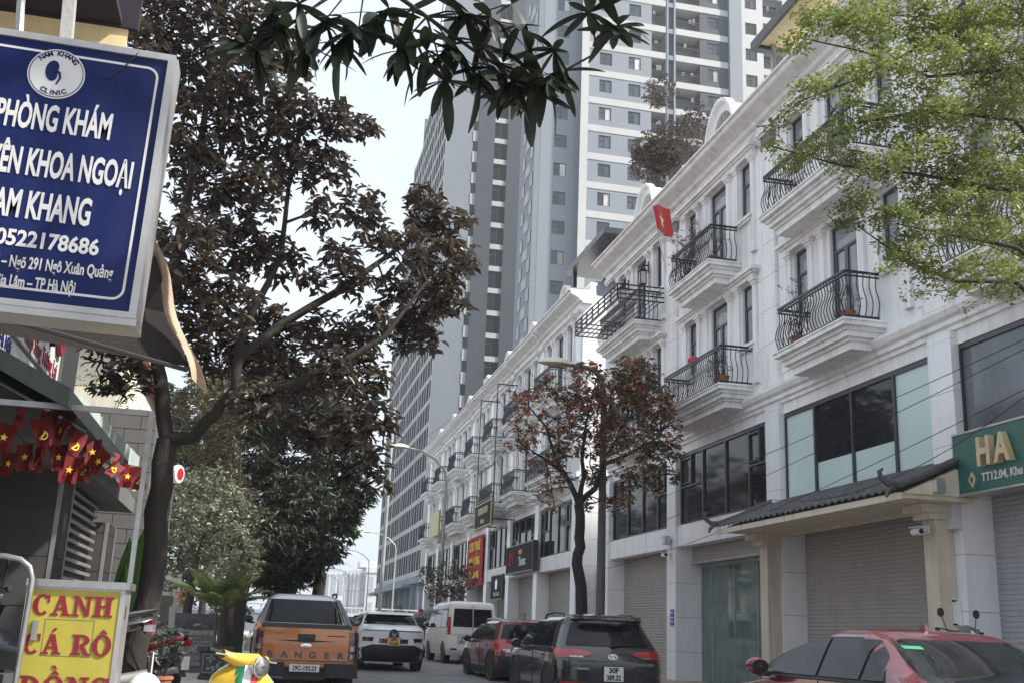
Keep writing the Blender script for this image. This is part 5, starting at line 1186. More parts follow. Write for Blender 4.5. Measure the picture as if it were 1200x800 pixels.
for tx, sz, xr, zz, wd, bo in (('PHÒNG KHÁM', .165, .222, .168, .455, .0042), ('CHUYÊN KHOA NGOẠI', .165, .332, -.037, .70, .0045), ('NAM KHANG', .165, .19, -.225, .425, .0045), ('ĐT: 0522178686', .094, .24, -.348, .545, .0025), ('Số 55 – Ngõ 291 Ngô Xuân Quảng', .07, .307, -.44, .52, .0014), ('Trâu Quỳ – Gia Lâm – TP Hà Nội', .07, .172, -.522, .49, .0014)):
    text('lettering', tx, sz, 'sign_white', p, (xr + .038 - zz * .02, -.006, zz), 'S', .002, bo, 1, 'RIGHT', fit=wd)
MB().tube([(.33, -.012, .62), (.30, -.014, .56), (.26, -.014, .50), (.21, -.012, .44), (.17, -.01, .445)], [.003, .004, .003, .002, .001], 5).build('stuck_twig', 'bark', p)
q = thing('sign_bracket', 'stained steel strut rising above the blue clinic sign', 'bracket', (-1.07, 4.72, 3.6)); MB().tube([(0, 0, -.05), (-.03, .02, .35), (-.12, .1, 1.5)], [.036, .036, .036], 4).build('strut', 'concrete', q)
MB().tube([(-.2, .0, .0), (-.24, .05, .3), (-.3, .1, 1.4)], .02, 6).build('strut', 'alu', q)
# dark canopy overhead with yellow band
q = thing('overhead_canopy', 'dark canopy cloth overhead with a mustard yellow band along its far edge', 'canopy', (-2.3, 6.5, 4.7))
MB().box(-1.5, 1.12, -1.6, .0, .12, .16).box(-1.5, 1.22, -.02, .02, .1, .4).build('cloth', 'dark_cloth', q); MB().box(-1.5, 1.16, .0, .03, -.35, .1).build('yellow_band', 'soffit_wood', q); MB().box(-3.5, 1.0, .06, .5, -.6, 3).build('upper_wall', 'concrete_dark', q)
# brown drop awning behind the sign
q = thing('drop_awning', 'dark brown drop awning behind the clinic sign with a folded beige edge', 'awning', (-1.2, 5.5, 2.6))
A = [(-.9, -.35, .1), (-.30, .0, -.06), (.74, .1, -.13)]; B = [(-.9, -.2, .55), (-.2, .0, .5), (.52, .05, .42)]
MB().grid([A, [((a[0] + b[0]) / 2, (a[1] + b[1]) / 2 + .06, (a[2] + b[2]) / 2) for a, b in zip(A, B)], B]).build('sheet', 'brown_cloth', q)
P = []
for i in range(13):
    t = i / 12; x = .47 + .29 * t + .02 * math.sin(t * 9); z = .46 - .66 * t; w = .035 + .05 * t
    P.append([(x + w * u, .06 + .03 * math.sin(u * 4 + t * 6), z + (.05 - .12 * t) * u) for u in np.linspace(0, 1, 8)])
MB().grid(P).build('folded_edge', 'beige_cloth', q, 60)
MB().tube([(-.9, -.36, .08), (.74, .09, -.15)], .012, 6).build('front_rod', 'plastic', q)
# shop on the left
q = thing('corner_shop', 'dark grey stone clad shop on the left with a flat canopy slab', 'shop', (-1.75, 11, 0))
MB().box(-6, -1.05, -5.2, 4.9, .1, 5.4).build('body', 'stone_dark', q)
MB().box(-5, 0, -1.7, 4.45, 2.6, 2.78).box(-5, -.06, -1.7, 4.45, 2.78, 2.86).build('canopy_slab', 'concrete_dark', q)
MB().box(-1.05, 1.1, -5.2, 4.9, .1, .36).build('shop_step', 'concrete_dark', q)
for (x0, x1, y0, y1, zt, lab) in ((-1.0, -.22, .3, 1.0, 2.6, 0), (-.62, -.16, 3.4, 4.2, 2.37, 1), (-1.3, -.6, -2.6, -1.9, 2.6, 2)):
    b = MB().box(x0 + .02, x1 - .02, y0 + .02, y1 - .02, .36, zt).build('pillar', 'stone_dark', q)
    z = .37
    while z < zt - .1:
        h = min(.46, zt - z - .005)
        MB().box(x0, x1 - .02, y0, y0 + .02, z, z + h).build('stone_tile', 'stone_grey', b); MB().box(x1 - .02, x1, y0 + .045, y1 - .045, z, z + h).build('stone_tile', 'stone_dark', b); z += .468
    MB().box(x1 - .03, x1 + .008, y0 - .006, y0 + .04, .36, zt).box(x1 - .03, x1 + .008, y1 - .04, y1 + .006, .36, zt).build('edge_trim', 'alu', b)
sl = MB().box(-.02, .02, 0, 2.2, 0, .035).mesh('louvre_slat', 'alu')
for i in range(20): link('louvre_slat', sl, q, (-.3, 1.1, .6 + i * .1))
MB().box(-.36, -.34, 1.02, 3.4, .36, 2.6).build('louvre_back', 'ink', q)
# corrugated greenish fascia above the slab
P = []
for i in range(90): y = -1.75 + i * .05; P.append([(.17 + .02 * math.sin(i * 1.57), y, 2.70), (.17 + .02 * math.sin(i * 1.57), y, 2.98 + .0016 * i)])
MB().grid(P).build('corrugated_fascia', 'fascia_green', q)
# block wall facing us
q = thing('block_wall', 'bare grey concrete block wall beyond the shop canopy', 'wall', (-2.5, 16, 0))
MB().box(0, .9, .02, .2, 0, 4.05).build('wall_core', 'joint', q)
bmsh = [MB().box(0, .42, 0, .05, 0, .19).mesh('block', 'concrete_dark'), MB().box(0, .20, 0, .05, 0, .19).mesh('block', 'concrete_dark')]
for j in range(20):
    if j % 2: link('block', bmsh[1], q, (0, 0, .03 + j * .2)); link('block', bmsh[0], q, (.21, 0, .03 + j * .2)); link('block', bmsh[1], q, (.64, 0, .03 + j * .2))
    else: link('block', bmsh[0], q, (0, 0, .03 + j * .2)); link('block', bmsh[0], q, (.43, 0, .03 + j * .2))
# nursery sign with coloured letters
q = thing('shop_board', 'white shop board with big coloured letters under the clinic sign', 'sign', (-2.62, 8.6, 3.62))
MB().box(-.15, 0, 0, 5.1, 0, 1.7).build('panel', 'sign_white', q); MB().box(-.16, .03, -.03, 5.13, -.04, .0).box(-.16, .03, 5.1, 5.14, 0, 1.7).box(0, .02, 0, 5.1, .24, .27).build('edge_trim', 'plastic_grey', q)
for i, (ch, mt) in enumerate((('D', 'flag_red'), ('Ư', 'yellow'), ('Ơ', 'green_paint'), ('N', 'blue_sign'), ('G', 'sign_red'))): text('raised_letter', ch, .72, mt, q, (.03, 2.5 + i * .58, .62), 'E', .03, .02, .72)
text('lettering', 'Mầm Trí Thức - Thắp Sáng Tương Lai', .27, 'sign_red', q, (.006, 4.95, .33), 'E', .004, .004, .8, 'RIGHT'); text('lettering', 'Trâu Quỳ, Gia Lâm, Hà Nội', .2, 'blue_sign', q, (.006, 2.6, .06), 'E', .004, .003, .8, 'RIGHT')
# dark green awning
q = thing('shop_awning', 'dark green sloping shop awning above the red flags', 'awning', (-1.4, 9.0, 2.74))
G = [[(-1.5 + 1.5 * t, y, .86 - .86 * t - .05 * math.sin(PI * t)) for t in np.linspace(0, 1, 8)] for y in np.linspace(-1.2, 2.4, 5)]
m = MB().grid(G); m.grid([[g[-1] for g in G], [(g[-1][0], g[-1][1], g[-1][2] - .12) for g in G]]); m.grid([G[0], [(a, b, c - .14) for a, b, c in G[0]]]); m.build('cloth', 'green_awning', q)
MB().tube([(-1.5, .02, .6), (-.05, .02, -.1)], .014, 6).tube([(-1.5, 2.3, .6), (-.05, 2.3, -.1)], .014, 6).tube([(-.02, 0, -.02), (-.02, 2.4, -.02)], .016, 6).build('awning_arm', 'alu', q)
# steel pole frame with flags
q = thing('pole_frame', 'bare steel pole frame on the pavement behind the yellow menu box', 'frame', (-.87, 8, .0)); MB().box(-.016, .016, -.016, .016, .14, 2.66).build('post', 'steel', q); MB().box(-1.9, -.02, -.02, .02, 2.62, 2.66).build('crossbar', 'steel', q)
q = thing('handrail', 'bent stainless steel handrail at the left edge behind the yellow menu box', 'handrail', (0, 7.4, 0)); MB().tube([(-2.6, 0, 1.57), (-1.56, 0, 1.57), (-1.47, 0, 1.555), (-1.41, 0, 1.51), (-1.385, 0, 1.44), (-1.385, 0, 1.3), (-1.40, 0, .14)], .018, 10).build('rail', 'steel', q, 60)
def pennant():
    P = [[(u * .075 * (1 - .2 * t), .03 * math.sin(4 * u + 3 * t), -.2 * t) for u in np.linspace(-1, 1, 6)] for t in np.linspace(0, 1, 6)]
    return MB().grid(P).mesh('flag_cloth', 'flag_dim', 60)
def star_poly(r, cx_=0, cz_=0): return [(cx_ + (r if k % 2 == 0 else r * .4) * math.sin(PI * k / 5), cz_ + (r if k % 2 == 0 else r * .4) * math.cos(PI * k / 5)) for k in range(10)]
pm = pennant(); stm = MB().prism(star_poly(.03, 0, -.1), -.016, -.013, 'y').mesh('star', 'yellow'); hm_ = MB()
for k in range(9): a, b = math.radians(-150 + 25 * k), math.radians(-125 + 25 * k); hm_.prism([(.034 * math.cos(a), -.12 + .034 * math.sin(a)), (.034 * math.cos(b), -.12 + .034 * math.sin(b)), (.024 * math.cos(b), -.12 + .024 * math.sin(b)), (.024 * math.cos(a), -.12 + .024 * math.sin(a))], -.016, -.013, 'y')
hm_.prism([(-.03, -.145), (-.022, -.153), (.026, -.1), (.018, -.092)], -.016, -.013, 'y'); hm_ = hm_.mesh('emblem', 'yellow')
FL = [(28, 468, 8.1, .2), (48, 490, 8.2, -.3), (60, 482, 8.4, .1), (80, 492, 8.4, .9), (92, 505, 8.8, .2), (108, 515, 9.2, -.2), (126, 530, 9.0, 1.0), (141, 538, 9.2, 1.0), (8, 496, 8.2, .1), (30, 520, 8.6, -.2), (50, 522, 8.7, .15), (68, 520, 8.8, -.15), (85, 535, 8.7, .1), (104, 535, 9.3, .2), (12, 528, 8.9, .2), (152, 545, 10.2, .1), (166, 548, 10.6, 0)]
for i, (px, py, Y, ry) in enumerate(FL):
    w = at(px, py, Y); f = thing('party_flag' if i % 3 == 1 else 'national_flag', 'small red flag with yellow ' + ('sickle emblem' if i % 3 == 1 else 'star') + ', number %s from left on the %s string' % (('one two three four five six seven eight nine'.split()[(i if i < 8 else {8: 0, 14: 1, 9: 2, 10: 3, 11: 4, 12: 5, 13: 6, 15: 7, 16: 8}[i])]), 'upper' if i < 8 else 'lower'), 'flag', w, (i * 1.7) % 2.4 - 1.2, 'small red flags strung under the awning')
    o = link('flag_cloth', pm, f, None, (0, ry * .8, 0)); link('emblem' if i % 3 == 1 else 'star', hm_ if i % 3 == 1 else stm, o)
o = MB(); pr_ = [at(px, py, Y) + Vector((0, 0, .005)) for px, py, Y, r in FL]
for seq in ((0, 1, 2, 3, 4, 5, 6, 7), (8, 9, 10, 11, 12, 13, 15, 16)): o.tube([pr_[k] for k in seq], .004, 4)
tag(o.build('flag_string', 'cable'), 'thin strings carrying the small red flags under the awning', 'string')

# ---- yellow menu box
q = thing('menu_box', 'yellow light-box menu sign with red words CANH CÁ RÔ ĐỒNG', 'sign', (-1.125, 7.5, 0))
hw = .295
MB().box(-hw, hw, .0, .3, .42, 1.40).build('box_body', 'alu', q); MB().box(-hw - .01, hw + .022, -.03, .32, 1.40, 1.445).build('top_rail', 'steel', q)
MB().box(-hw + .012, hw - .03, -.006, .0, .44, 1.385).build('face_panel', 'yellow_sign', q)
MB().box(-hw - .004, -hw + .012, -.012, 0, .42, 1.4).box(hw - .03, hw, -.012, 0, .42, 1.4).box(-hw + .012, hw - .03, -.012, 0, .42, .44).build('metal_frame', 'alu', q)
for x in (-hw + .02, hw - .02): MB().box(x - .02, x + .02, .02, .28, .14, .42).build('leg', 'alu', q)
MB().box(-.235, -.20, -.02, -.006, 1.07, 1.19).build('latch', 'steel', q); MB().box(hw, hw + .004, .08, .1, 1.22, 1.3).build('slot', 'ink', q)
m = MB()
for a, b, c, d in ((-.165, .13, 1.2, 1.203), (-.165, .13, .98, .983), (-.165, -.162, .98, 1.2), (.127, .13, .98, 1.2)): m.box(a, b, -.0075, -.006, c, d)
m.build('patch_edge', 'plastic_grey', q)
# slab-serif letters built from strokes (unit height 1)
def arc(cx_, cy_, rx, ry, a0, a1, w, n=14):
    out = []
    for i in range(n):
        a, b = math.radians(a0 + (a1 - a0) * i / n), math.radians(a0 + (a1 - a0) * (i + 1) / n)
        wa = w * (.62 + .38 * abs(math.cos(a))); wb = w * (.62 + .38 * abs(math.cos(b)))
        out.append([(cx_ + rx * math.cos(a), cy_ + ry * math.sin(a)), (cx_ + rx * math.cos(b), cy_ + ry * math.sin(b)), (cx_ + (rx - wb) * math.cos(b), cy_ + (ry - wb * .75) * math.sin(b)), (cx_ + (rx - wa) * math.cos(a), cy_ + (ry - wa * .75) * math.sin(a))])
    return out
R4 = lambda x0, y0, x1, y1: [(x0, y0), (x1, y0), (x1, y1), (x0, y1)]
D4 = lambda x0, y0, x1, y1, w: [(x0 - w / 2, y0), (x0 + w / 2, y0), (x1 + w / 2, y1), (x1 - w / 2, y1)]
GL = {'C': (.78, arc(.42, .5, .42, .52, 48, 312, .24) + [R4(.66, .62, .76, .98)]),
      'A': (.86, [D4(.16, .05, .42, .98, .13), D4(.70, .05, .44, .98, .24), R4(.24, .28, .62, .39), R4(.0, 0, .34, .11), R4(.50, 0, .90, .11)]),
      'N': (.92, [R4(.12, .05, .26, .95), R4(.70, .05, .84, .95), [(.12, .95), (.34, .95), (.84, .05), (.66, .0)], R4(.0, 0, .36, .1), R4(.0, .9, .3, 1), R4(.58, .9, .96, 1)]),
      'H': (.94, [R4(.10, .05, .34, .95), R4(.58, .05, .82, .95), R4(.34, .45, .58, .57), R4(.0, 0, .42, .11), R4(.0, .89, .42, 1), R4(.5, 0, .92, .11), R4(.5, .89, .92, 1)]),
      'R': (.88, [R4(.10, .05, .34, .95), R4(.0, 0, .44, .11), R4(.0, .89, .4, 1)] + [[(.3 + q[0], q[1]) for q in r] for r in arc(.1, .72, .42, .28, -90, 90, .22, 10)] + [[(.36, .46), (.58, .46), (.84, .05), (.62, .0)], R4(.62, 0, .92, .1)]),
      'O': (.9, arc(.44, .5, .45, .53, 0, 360, .24, 24)), 'G': (.9, arc(.43, .5, .43, .52, 50, 318, .24) + [R4(.5, .38, .9, .48), R4(.62, .05, .82, .45), R4(.68, .62, .78, .98)]),
      'D': (.9, [R4(.10, .05, .34, .95), R4(.0, 0, .4, .11), R4(.0, .89, .4, 1)] + arc(.34, .5, .52, .5, -90, 90, .25, 12)),
      '´': (0, [[(-.06, 1.1), (.06, 1.08), (.2, 1.26), (.06, 1.28)]]), '^': (0, [[(-.2, 1.08), (-.06, 1.08), (.02, 1.2), (-.02, 1.28)], [(.2, 1.08), (.06, 1.08), (-.02, 1.2), (.02, 1.28)]]), '`': (0, [[(-.06, 1.36), (.08, 1.34), (-.02, 1.5), (-.16, 1.5)]]), '-': (0, [R4(-.08, .45, .42, .55)])}
def word(s, x, z, h, sx):
    m = MB(); k = 0
    for ch in s:
        base = {'Á': ('A', '´'), 'Ô': ('O', '^'), 'Đ': ('D', '-'), 'Ồ': ('O', '^', '`')}.get(ch, (ch,))
        if ch == ' ': x += .42 * h * sx; continue
        w = GL[base[0]][0]
        for b in base:
            off = 0 if b in ('-',) or b == base[0] else w / 2
            for poly in GL[b][1]: k += 1; m.prism([(x + (off + u) * h * sx, z + v * h) for u, v in poly], -.0085 - .0001 * k, -.006, 'y')
        x += (w + .09) * h * sx
    return m.build('lettering', 'sign_red', q)
word('CANH', -.25, 1.225, .125, 1.02); word('CÁ RÔ', -.275, .99, .125, 1.02); word('ĐỒNG', -.262, .73, .13, 1.06)

# ---- stone bench, pots, plants, helmet
q = thing('stone_bench', 'carved grey stone bench on the left pavement behind the potted palm', 'bench', (-1.35, 24.2, .14))
MB().box(-.62, .62, -.3, .3, .82, .92).box(-.56, .56, -.26, .26, .74, .82).build('top_slab', 'carved', q); MB().box(-.54, .54, -.24, .24, .3, .74).build('body', 'carved', q); MB().box(-.6, .6, -.3, .3, .22, .3).box(-.58, -.4, -.26, .26, 0, .22).box(.4, .58, -.26, .26, 0, .22).box(-.4, .4, -.2, .2, .06, .22).build('base', 'carved', q)
m = MB().box(-.5, .5, -.262, -.24, .34, .37).box(-.5, .5, -.262, -.24, .67, .7).box(-.5, -.47, -.262, -.24, .37, .67).box(.47, .5, -.262, -.24, .37, .67)
for i in range(26): x, z = random.uniform(-.42, .42), random.uniform(.41, .63); m.lathe([(.05, -.24), (.045, -.255), (.02, -.268)], 7, 'y', (x, 0, z))
m.build('carved_relief', 'carved', q)
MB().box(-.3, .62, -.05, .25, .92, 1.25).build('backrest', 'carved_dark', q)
q = thing('stone_planter', 'square carved dark stone planter holding a palm, beside the orange pickup', 'planter', (-.70, 22.3, .14)); m = MB()
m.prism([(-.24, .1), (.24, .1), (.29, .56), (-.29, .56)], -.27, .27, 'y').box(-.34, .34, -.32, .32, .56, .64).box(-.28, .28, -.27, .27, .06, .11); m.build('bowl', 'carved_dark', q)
for x in (-.2, .2): MB().box(x - .07, x + .07, -.24, -.1, 0, .1).box(x - .07, x + .07, .1, .24, 0, .1).build('foot', 'carved_dark', q)
m = MB().box(-.2, .2, -.288, -.27, .16, .185).box(-.23, .23, -.288, -.27, .49, .515).box(-.22, -.2, -.288, -.27, .16, .515).box(.2, .22, -.288, -.27, .16, .515)
for i in range(16): m.lathe([(.035, -.27), (.015, -.29)], 7, 'y', (random.uniform(-.16, .16), 0, random.uniform(.21, .47)))
m.build('carved_relief', 'carved', q)
def frond(m, base, az_, el_, L, n=22, droop=.9, w=.16):
    d = Vector((math.cos(az_), math.sin(az_), 0)); pts = []
    for i in range(n + 1):
        t = i / n; pts.append(Vector(base) + d * (L * (math.cos(el_) * t + .12 * t * t)) + Vector((0, 0, L * (math.sin(el_) * t - droop * .5 * t * t))))
    m.tube(pts, [.012 * (1 - .8 * i / n) for i in range(n + 1)], 4)
    sd = d.cross(Vector((0, 0, 1)))
    for i in range(3, n):
        t = i / n; l = w * 2.2 * math.sin(PI * (.12 + .8 * t)) ; tg = (pts[i + 1] - pts[i]).normalized()
        for s in (-1, 1):
            for jj in (0, .5):
                b = pts[i].lerp(pts[i + 1], jj); tip = b + (sd * s * .75 + tg * .65) * l + Vector((0, 0, -.35 * l + random.uniform(-.05, .05) * l)); md = b.lerp(tip, .5) + Vector((0, 0, .04 * l))
                u = tg * .0065; m.add([b - u, b + u, md + u * 1.3, tip, md - u * 1.3], [(0, 1, 2, 3, 4)])
def palm(name, label, loc, n, L, stem, w=.16, cat='palm'):
    q = thing(name, label, cat, loc); s = MB()
    for k in range(5): a = k * 1.3; s.tube([(.05 * math.cos(a), .05 * math.sin(a), 0), (.09 * math.cos(a), .09 * math.sin(a), stem)], [.03, .018], 6)
    s.build('stem', 'bark_grey', q)
    for k in range(n):
        m = MB(); a = k * 2.4 + random.uniform(-.3, .3); e = random.uniform(1.1, 1.52) if k % 4 else random.uniform(.8, 1.05); frond(m, (.08 * math.cos(a), .08 * math.sin(a), stem * .9), a, e, L * random.uniform(.75, 1.1), droop=random.uniform(.55, 1.0), w=w); m.build('frond', 'leaf_palm', q)
palm('potted_palm', 'bushy green palm growing in the carved stone planter', (-.70, 22.3, .76), 38, 1.22, .72, .12)
palm('palm', 'low green palm at the foot of the far tower beyond the white crossover', (7.8, 62, .4), 16, 1.9, .9, .22)
palm('palm', 'second low palm beside the first one before the far tower, nearer the left lamp line', (6.9, 66, .4), 14, 1.6, .7, .22)
q = thing('helmet_stool', 'black plastic stool beside the yellow menu box', 'stool', (-.68, 7.85, 0.14)); MB().box(-.14, .14, -.14, .14, .48, .52).build('seat', 'plastic', q)
for x in (-.12, .12):
    for y in (-.12, .12): MB().box(x - .02, x + .02, y - .02, y + .02, 0, .48).build('leg', 'plastic', q)
q = thing('helmet', 'cream open-face helmet resting on the black stool', 'helmet', (-.68, 7.85, .66)); P = [[(.115 * math.sin(a) * math.cos(b), .13 * math.sin(a) * math.sin(b), .10 + .125 * math.cos(a)) for b in [2 * PI * j / 18 for j in range(19)]] for a in np.linspace(.02, 2.1, 12)]
MB().grid(P).build('shell', 'paint_cream', q, 60); MB().tube([(.1, -.08, .02), (.13, -.1, .05), (.2, -.1, .06)], .02, 8).build('visor_peak', 'plastic', q)
# banana-like leaf plant by the shop
q = thing('banana_plant', 'upright banana leaf plant between shop pillar and steel post', 'plant', (-1.42, 13.2, .14)); 
for k, (a, h, w) in enumerate(((.1, 2.35, .2), (2.2, 2.0, .17), (4.2, 1.7, .16))):
    P = []
    for i in range(12):
        t = i / 11; ww = w * math.sin(PI * (.06 + .92 * t)); cx_ = .1 * math.cos(a) * t * 1.6; cy_ = .15 * math.sin(a) * t; P.append([(cx_ + ww * u * .9, cy_ + abs(u) * .05, .75 + (h - .75) * t - .03 * abs(u)) for u in (-1, -.5, 0, .5, 1)])
    MB().grid(P).tube([(0, 0, 0), (.0, 0, .8)], [.05, .03], 6).build('leaf', 'leaf_banana', q, 60)
# kiosk sign, lightbox, background houses on the left
q = thing('kiosk', 'small kiosk with a blue roof and an orange side panel behind the palm', 'kiosk', (-.5, 31, .3)); MB().box(-.55, .35, -.5, .5, 2.25, 2.42).prism([(-.5, 2.42), (.3, 2.42), (.15, 2.6), (-.35, 2.6)], -.45, .45, 'y').build('roof', 'blue_roof', q); MB().box(-.4, .2, -.4, .4, 0, 2.25).build('body', 'stone_dark', q); MB().box(.0, .24, -.43, -.4, 1.75, 2.25).build('side_panel', 'kiosk_orange', q)
q = thing('round_sign', 'round white sign with a red ring on a pole above the left bush', 'sign', (-1.62, 20.3, .14), math.radians(52)); q.scale = (.75, .75, 1.0); MB().tube([(0, .1, 0), (0, .1, 3.6)], .018, 8).build('pole', 'plastic_grey', q); MB().lathe([(.16, -.05), (.17, 0), (.16, .08)], 20, 'y', (0, 0, 3.63)).build('disc', 'white_paint', q); MB().lathe([(.06, -.06), (.11, -.058), (.11, -.04)], 18, 'y', (.02, 0, 3.63)).build('ring', 'flag_red', q)
q = thing('cream_house', 'cream plastered house with a red tiled roof edge glimpsed behind the left tree', 'house', (-4.3, 25, 0))
MB().box(-4, .9, 0, 9, 0, 7.2).build('wall', 'cream_wall', q); MB().prism([(-4.3, 7.2), (1.2, 7.2), (-1.5, 9.2)], -.4, 9.4, 'y').build('roof', 'roof_red', q)
rt = MB().box(0, .24, -.03, .05, 0, .2).mesh('roof_tile', 'roof_red')
for j in range(4):
    for i in range(20 - j * 3): link('roof_tile', rt, q, (-3.6 + j * .4 + i * .235, -.45 - .0 * j, 7.22 + j * .22))
for x, z in ((-2.6, 3.2), (-.8, 3.2), (-.8, .6), (-2.6, .6)): w_ = MB().box(x - .45, x + .45, -.05, .05, z, z + 1.5).build('window', 'dark_frame', q); MB().box(x - .38, x + .38, -.07, -.05, z + .06, z + 1.44).build('pane', 'glass_grey', w_)
MB().box(-2, .9, -1.0, 0, 5.05, 5.2).box(-2, .9, -1.0, -.95, 5.2, 5.95).build('balcony', 'cream', q)
q = thing('left_house', 'pale grey house hidden behind the dark trees on the left', 'house', (-6.4, 34, 0)); MB().box(-8, 0, 0, 42, 0, 10.5).box(-8, .5, -.3, 42, 10.5, 10.75).build('wall', 'concrete', q)
for y in (1, 6, 11, 16, 21, 26, 31, 36): w_ = MB().box(-.05, .05, y, y + 3, .4, 2.9).build('window', 'dark_frame', q); MB().box(.05, .06, y + .1, y + 2.9, .5, 2.8).build('pane', 'glass_grey', w_)
q = thing('pale_gate_wall', 'pale wall and gate beside the trunk of the big left tree', 'wall', (-2.0, 27.8, .1)); MB().box(-4, .15, 0, .2, 0, 2.3).build('wall', 'far_white', q); MB().box(-.3, .0, -.06, 0, .6, 1.7).build('panel', 'concrete_dark', q)
# Vietnamese flag, balcony plants
q = thing('wall_flag', 'red flag with a yellow star on a short pole at the top balcony', 'flag', (9.55, 25.35, 10.5)); MB().tube([(0, 0, 0), (-.25, .35, 1.95)], .016, 6).build('pole', 'alu', q)
P = []; t0 = Vector((-.25, .35, 1.93)); t1 = Vector((-.16, .22, 1.2))
for i in range(9):
    u = i / 8; P.append([tuple(t0.lerp(t1, v) + Vector((-.10 * u + .03 * math.sin(u * 7), -1.5 * u + .1 * v * u, -.6 * u - .1 * u * v + .06 * math.sin(5 * u + 2 * v)))) for v in np.linspace(0, 1, 7)])
MB().grid(P).build('cloth', 'flag_red', q, 60)
def onflag(u, v):
    i = u * 8; j = v * 6; a = P[int(i)][int(j)]; b = P[min(8, int(i) + 1)][int(j)]; c = P[int(i)][min(6, int(j) + 1)]; return Vector(a) + (Vector(b) - Vector(a)) * (i % 1) + (Vector(c) - Vector(a)) * (j % 1)
for off in (-.012, .012):
    sp = [onflag(.5 + .2 * (1 if k % 2 == 0 else .4) * math.sin(PI * k / 5), .5 - .3 * (1 if k % 2 == 0 else .4) * math.cos(PI * k / 5)) + Vector((off, 0, 0)) for k in range(10)]
    MB().add(sp + [onflag(.5, .5) + Vector((off, 0, 0))], [(k, (k + 1) % 10, 10) for k in range(10)]).build('star', 'yellow', q)
# ------------------------------------------------------------------ trees
def leaves_mesh(name, mat, pos, dirs, nrm, L, Wd, fold=.25, droop=.0):
    """pos/dirs/nrm: (N,3); L,Wd: (N,) -> folded six-point leaves"""
    dirs = dirs / np.linalg.norm(dirs, axis=1)[:, None]; side = np.cross(dirs, nrm); side /= np.linalg.norm(side, axis=1)[:, None] + 1e-9; up = np.cross(side, dirs); L = L[:, None]; Wd = Wd[:, None]
    dn = np.array([0, 0, -1.])[None] * droop * L
    V = np.stack([pos, pos + dirs * L * .38 + side * Wd * .5 + up * Wd * fold, pos + dirs * L * .72 + side * Wd * .36 + up * Wd * fold + dn * .5, pos + dirs * L + dn, pos + dirs * L * .72 - side * Wd * .36 + up * Wd * fold + dn * .5, pos + dirs * L * .38 - side * Wd * .5 + up * Wd * fold], 1).reshape(-1, 3)
    n = len(pos); b = (np.arange(n) * 6)[:, None]; F = np.stack([b + [0, 1, 2, 3], b + [0, 3, 4, 5]], 1).reshape(-1, 4)
    me = bpy.data.meshes.new(name); me.vertices.add(len(V)); me.vertices.foreach_set('co', V.astype(np.float32).ravel()); me.loops.add(F.size); me.loops.foreach_set('vertex_index', F.astype(np.int32).ravel()); me.polygons.add(len(F)); me.polygons.foreach_set('loop_start', (np.arange(len(F)) * 4).astype(np.int32)); me.polygons.foreach_set('loop_total', np.full(len(F), 4, np.int32)); me.update(calc_edges=True); me.materials.append(MATS[mat]); return me
def unit(n): v = RNG.normal(size=(n, 3)); return v / np.linalg.norm(v, axis=1)[:, None]
def rosettes(centers, per, L, ratio, tilt=.2, spread=.03):
    n = len(centers); N = n * per; c = np.repeat(centers, per, 0) + RNG.normal(size=(N, 3)) * spread; a = RNG.uniform(0, 2 * PI, N)
    d = np.stack([np.cos(a), np.sin(a), RNG.normal(-tilt, .45, N)], 1); ax = np.repeat(unit(n) * [.6, .6, .3], per, 0); d = d + ax * .8
    nr = np.repeat(unit(n) * .5 + [0, 0, 1], per, 0) + RNG.normal(size=(N, 3)) * .25
    l = L * RNG.uniform(.6, 1.15, N); return c, d, nr, l, l * ratio * RNG.uniform(.85, 1.15, N)
def clump_points(cl, dens, shell=.45):
    out = []
    for (c, r) in cl:
        r = np.array(r if hasattr(r, '__len__') else (r, r, r), float); n = max(3, int(dens * (r[0] * r[1] * r[2]) ** (2 / 3.))); u = unit(n); q = RNG.uniform(shell, 1, n)[:, None] ** .6; out.append(np.array(c) + u * q * r)
    return np.concatenate(out)
def limbs(m, segs, n=9):
    for pts, rad in segs:
        P = [Vector(p) for p in pts]; R = np.interp(np.linspace(0, 1, len(P) * 3 - 2), np.linspace(0, 1, len(rad)), rad); Q = []
        for i in range(len(P) - 1):
            for k in range(3): Q.append(P[i].lerp(P[i + 1], k / 3) + (Vector((random.uniform(-1, 1), random.uniform(-1, 1), 0)) * R[min(len(R) - 1, i * 3)] * .25 if 0 < i * 3 + k else Vector()))
        Q.append(P[-1]); m.tube(Q, list(R[:len(Q)]), n)
def twigs(m, starts, ends, r0=.02, r1=.005, wob=.12, n=5, grow=False):
    st = np.array([tuple(s) for s in starts])
    if grow: ends = sorted(ends, key=lambda e: ((st - np.array(e)) ** 2).sum(1).min())
    for e in ends:
        i = np.argmin(((st - np.array(e)) ** 2).sum(1) + np.maximum(0, st[:, 2] - e[2]) * .6); a = Vector(st[i]); b = Vector(e); L = (b - a).length
        mid = [a.lerp(b, t) + Vector(RNG.normal(size=3)) * wob * L * .4 + Vector((0, 0, .06 * L * math.sin(PI * t))) for t in (.33, .66)]
        m.tube([a] + mid + [b], [r0, r0 * .75, r0 * .5, r1], n, False)
        if grow: st = np.concatenate([st, [tuple(mid[1]), tuple(b)]])
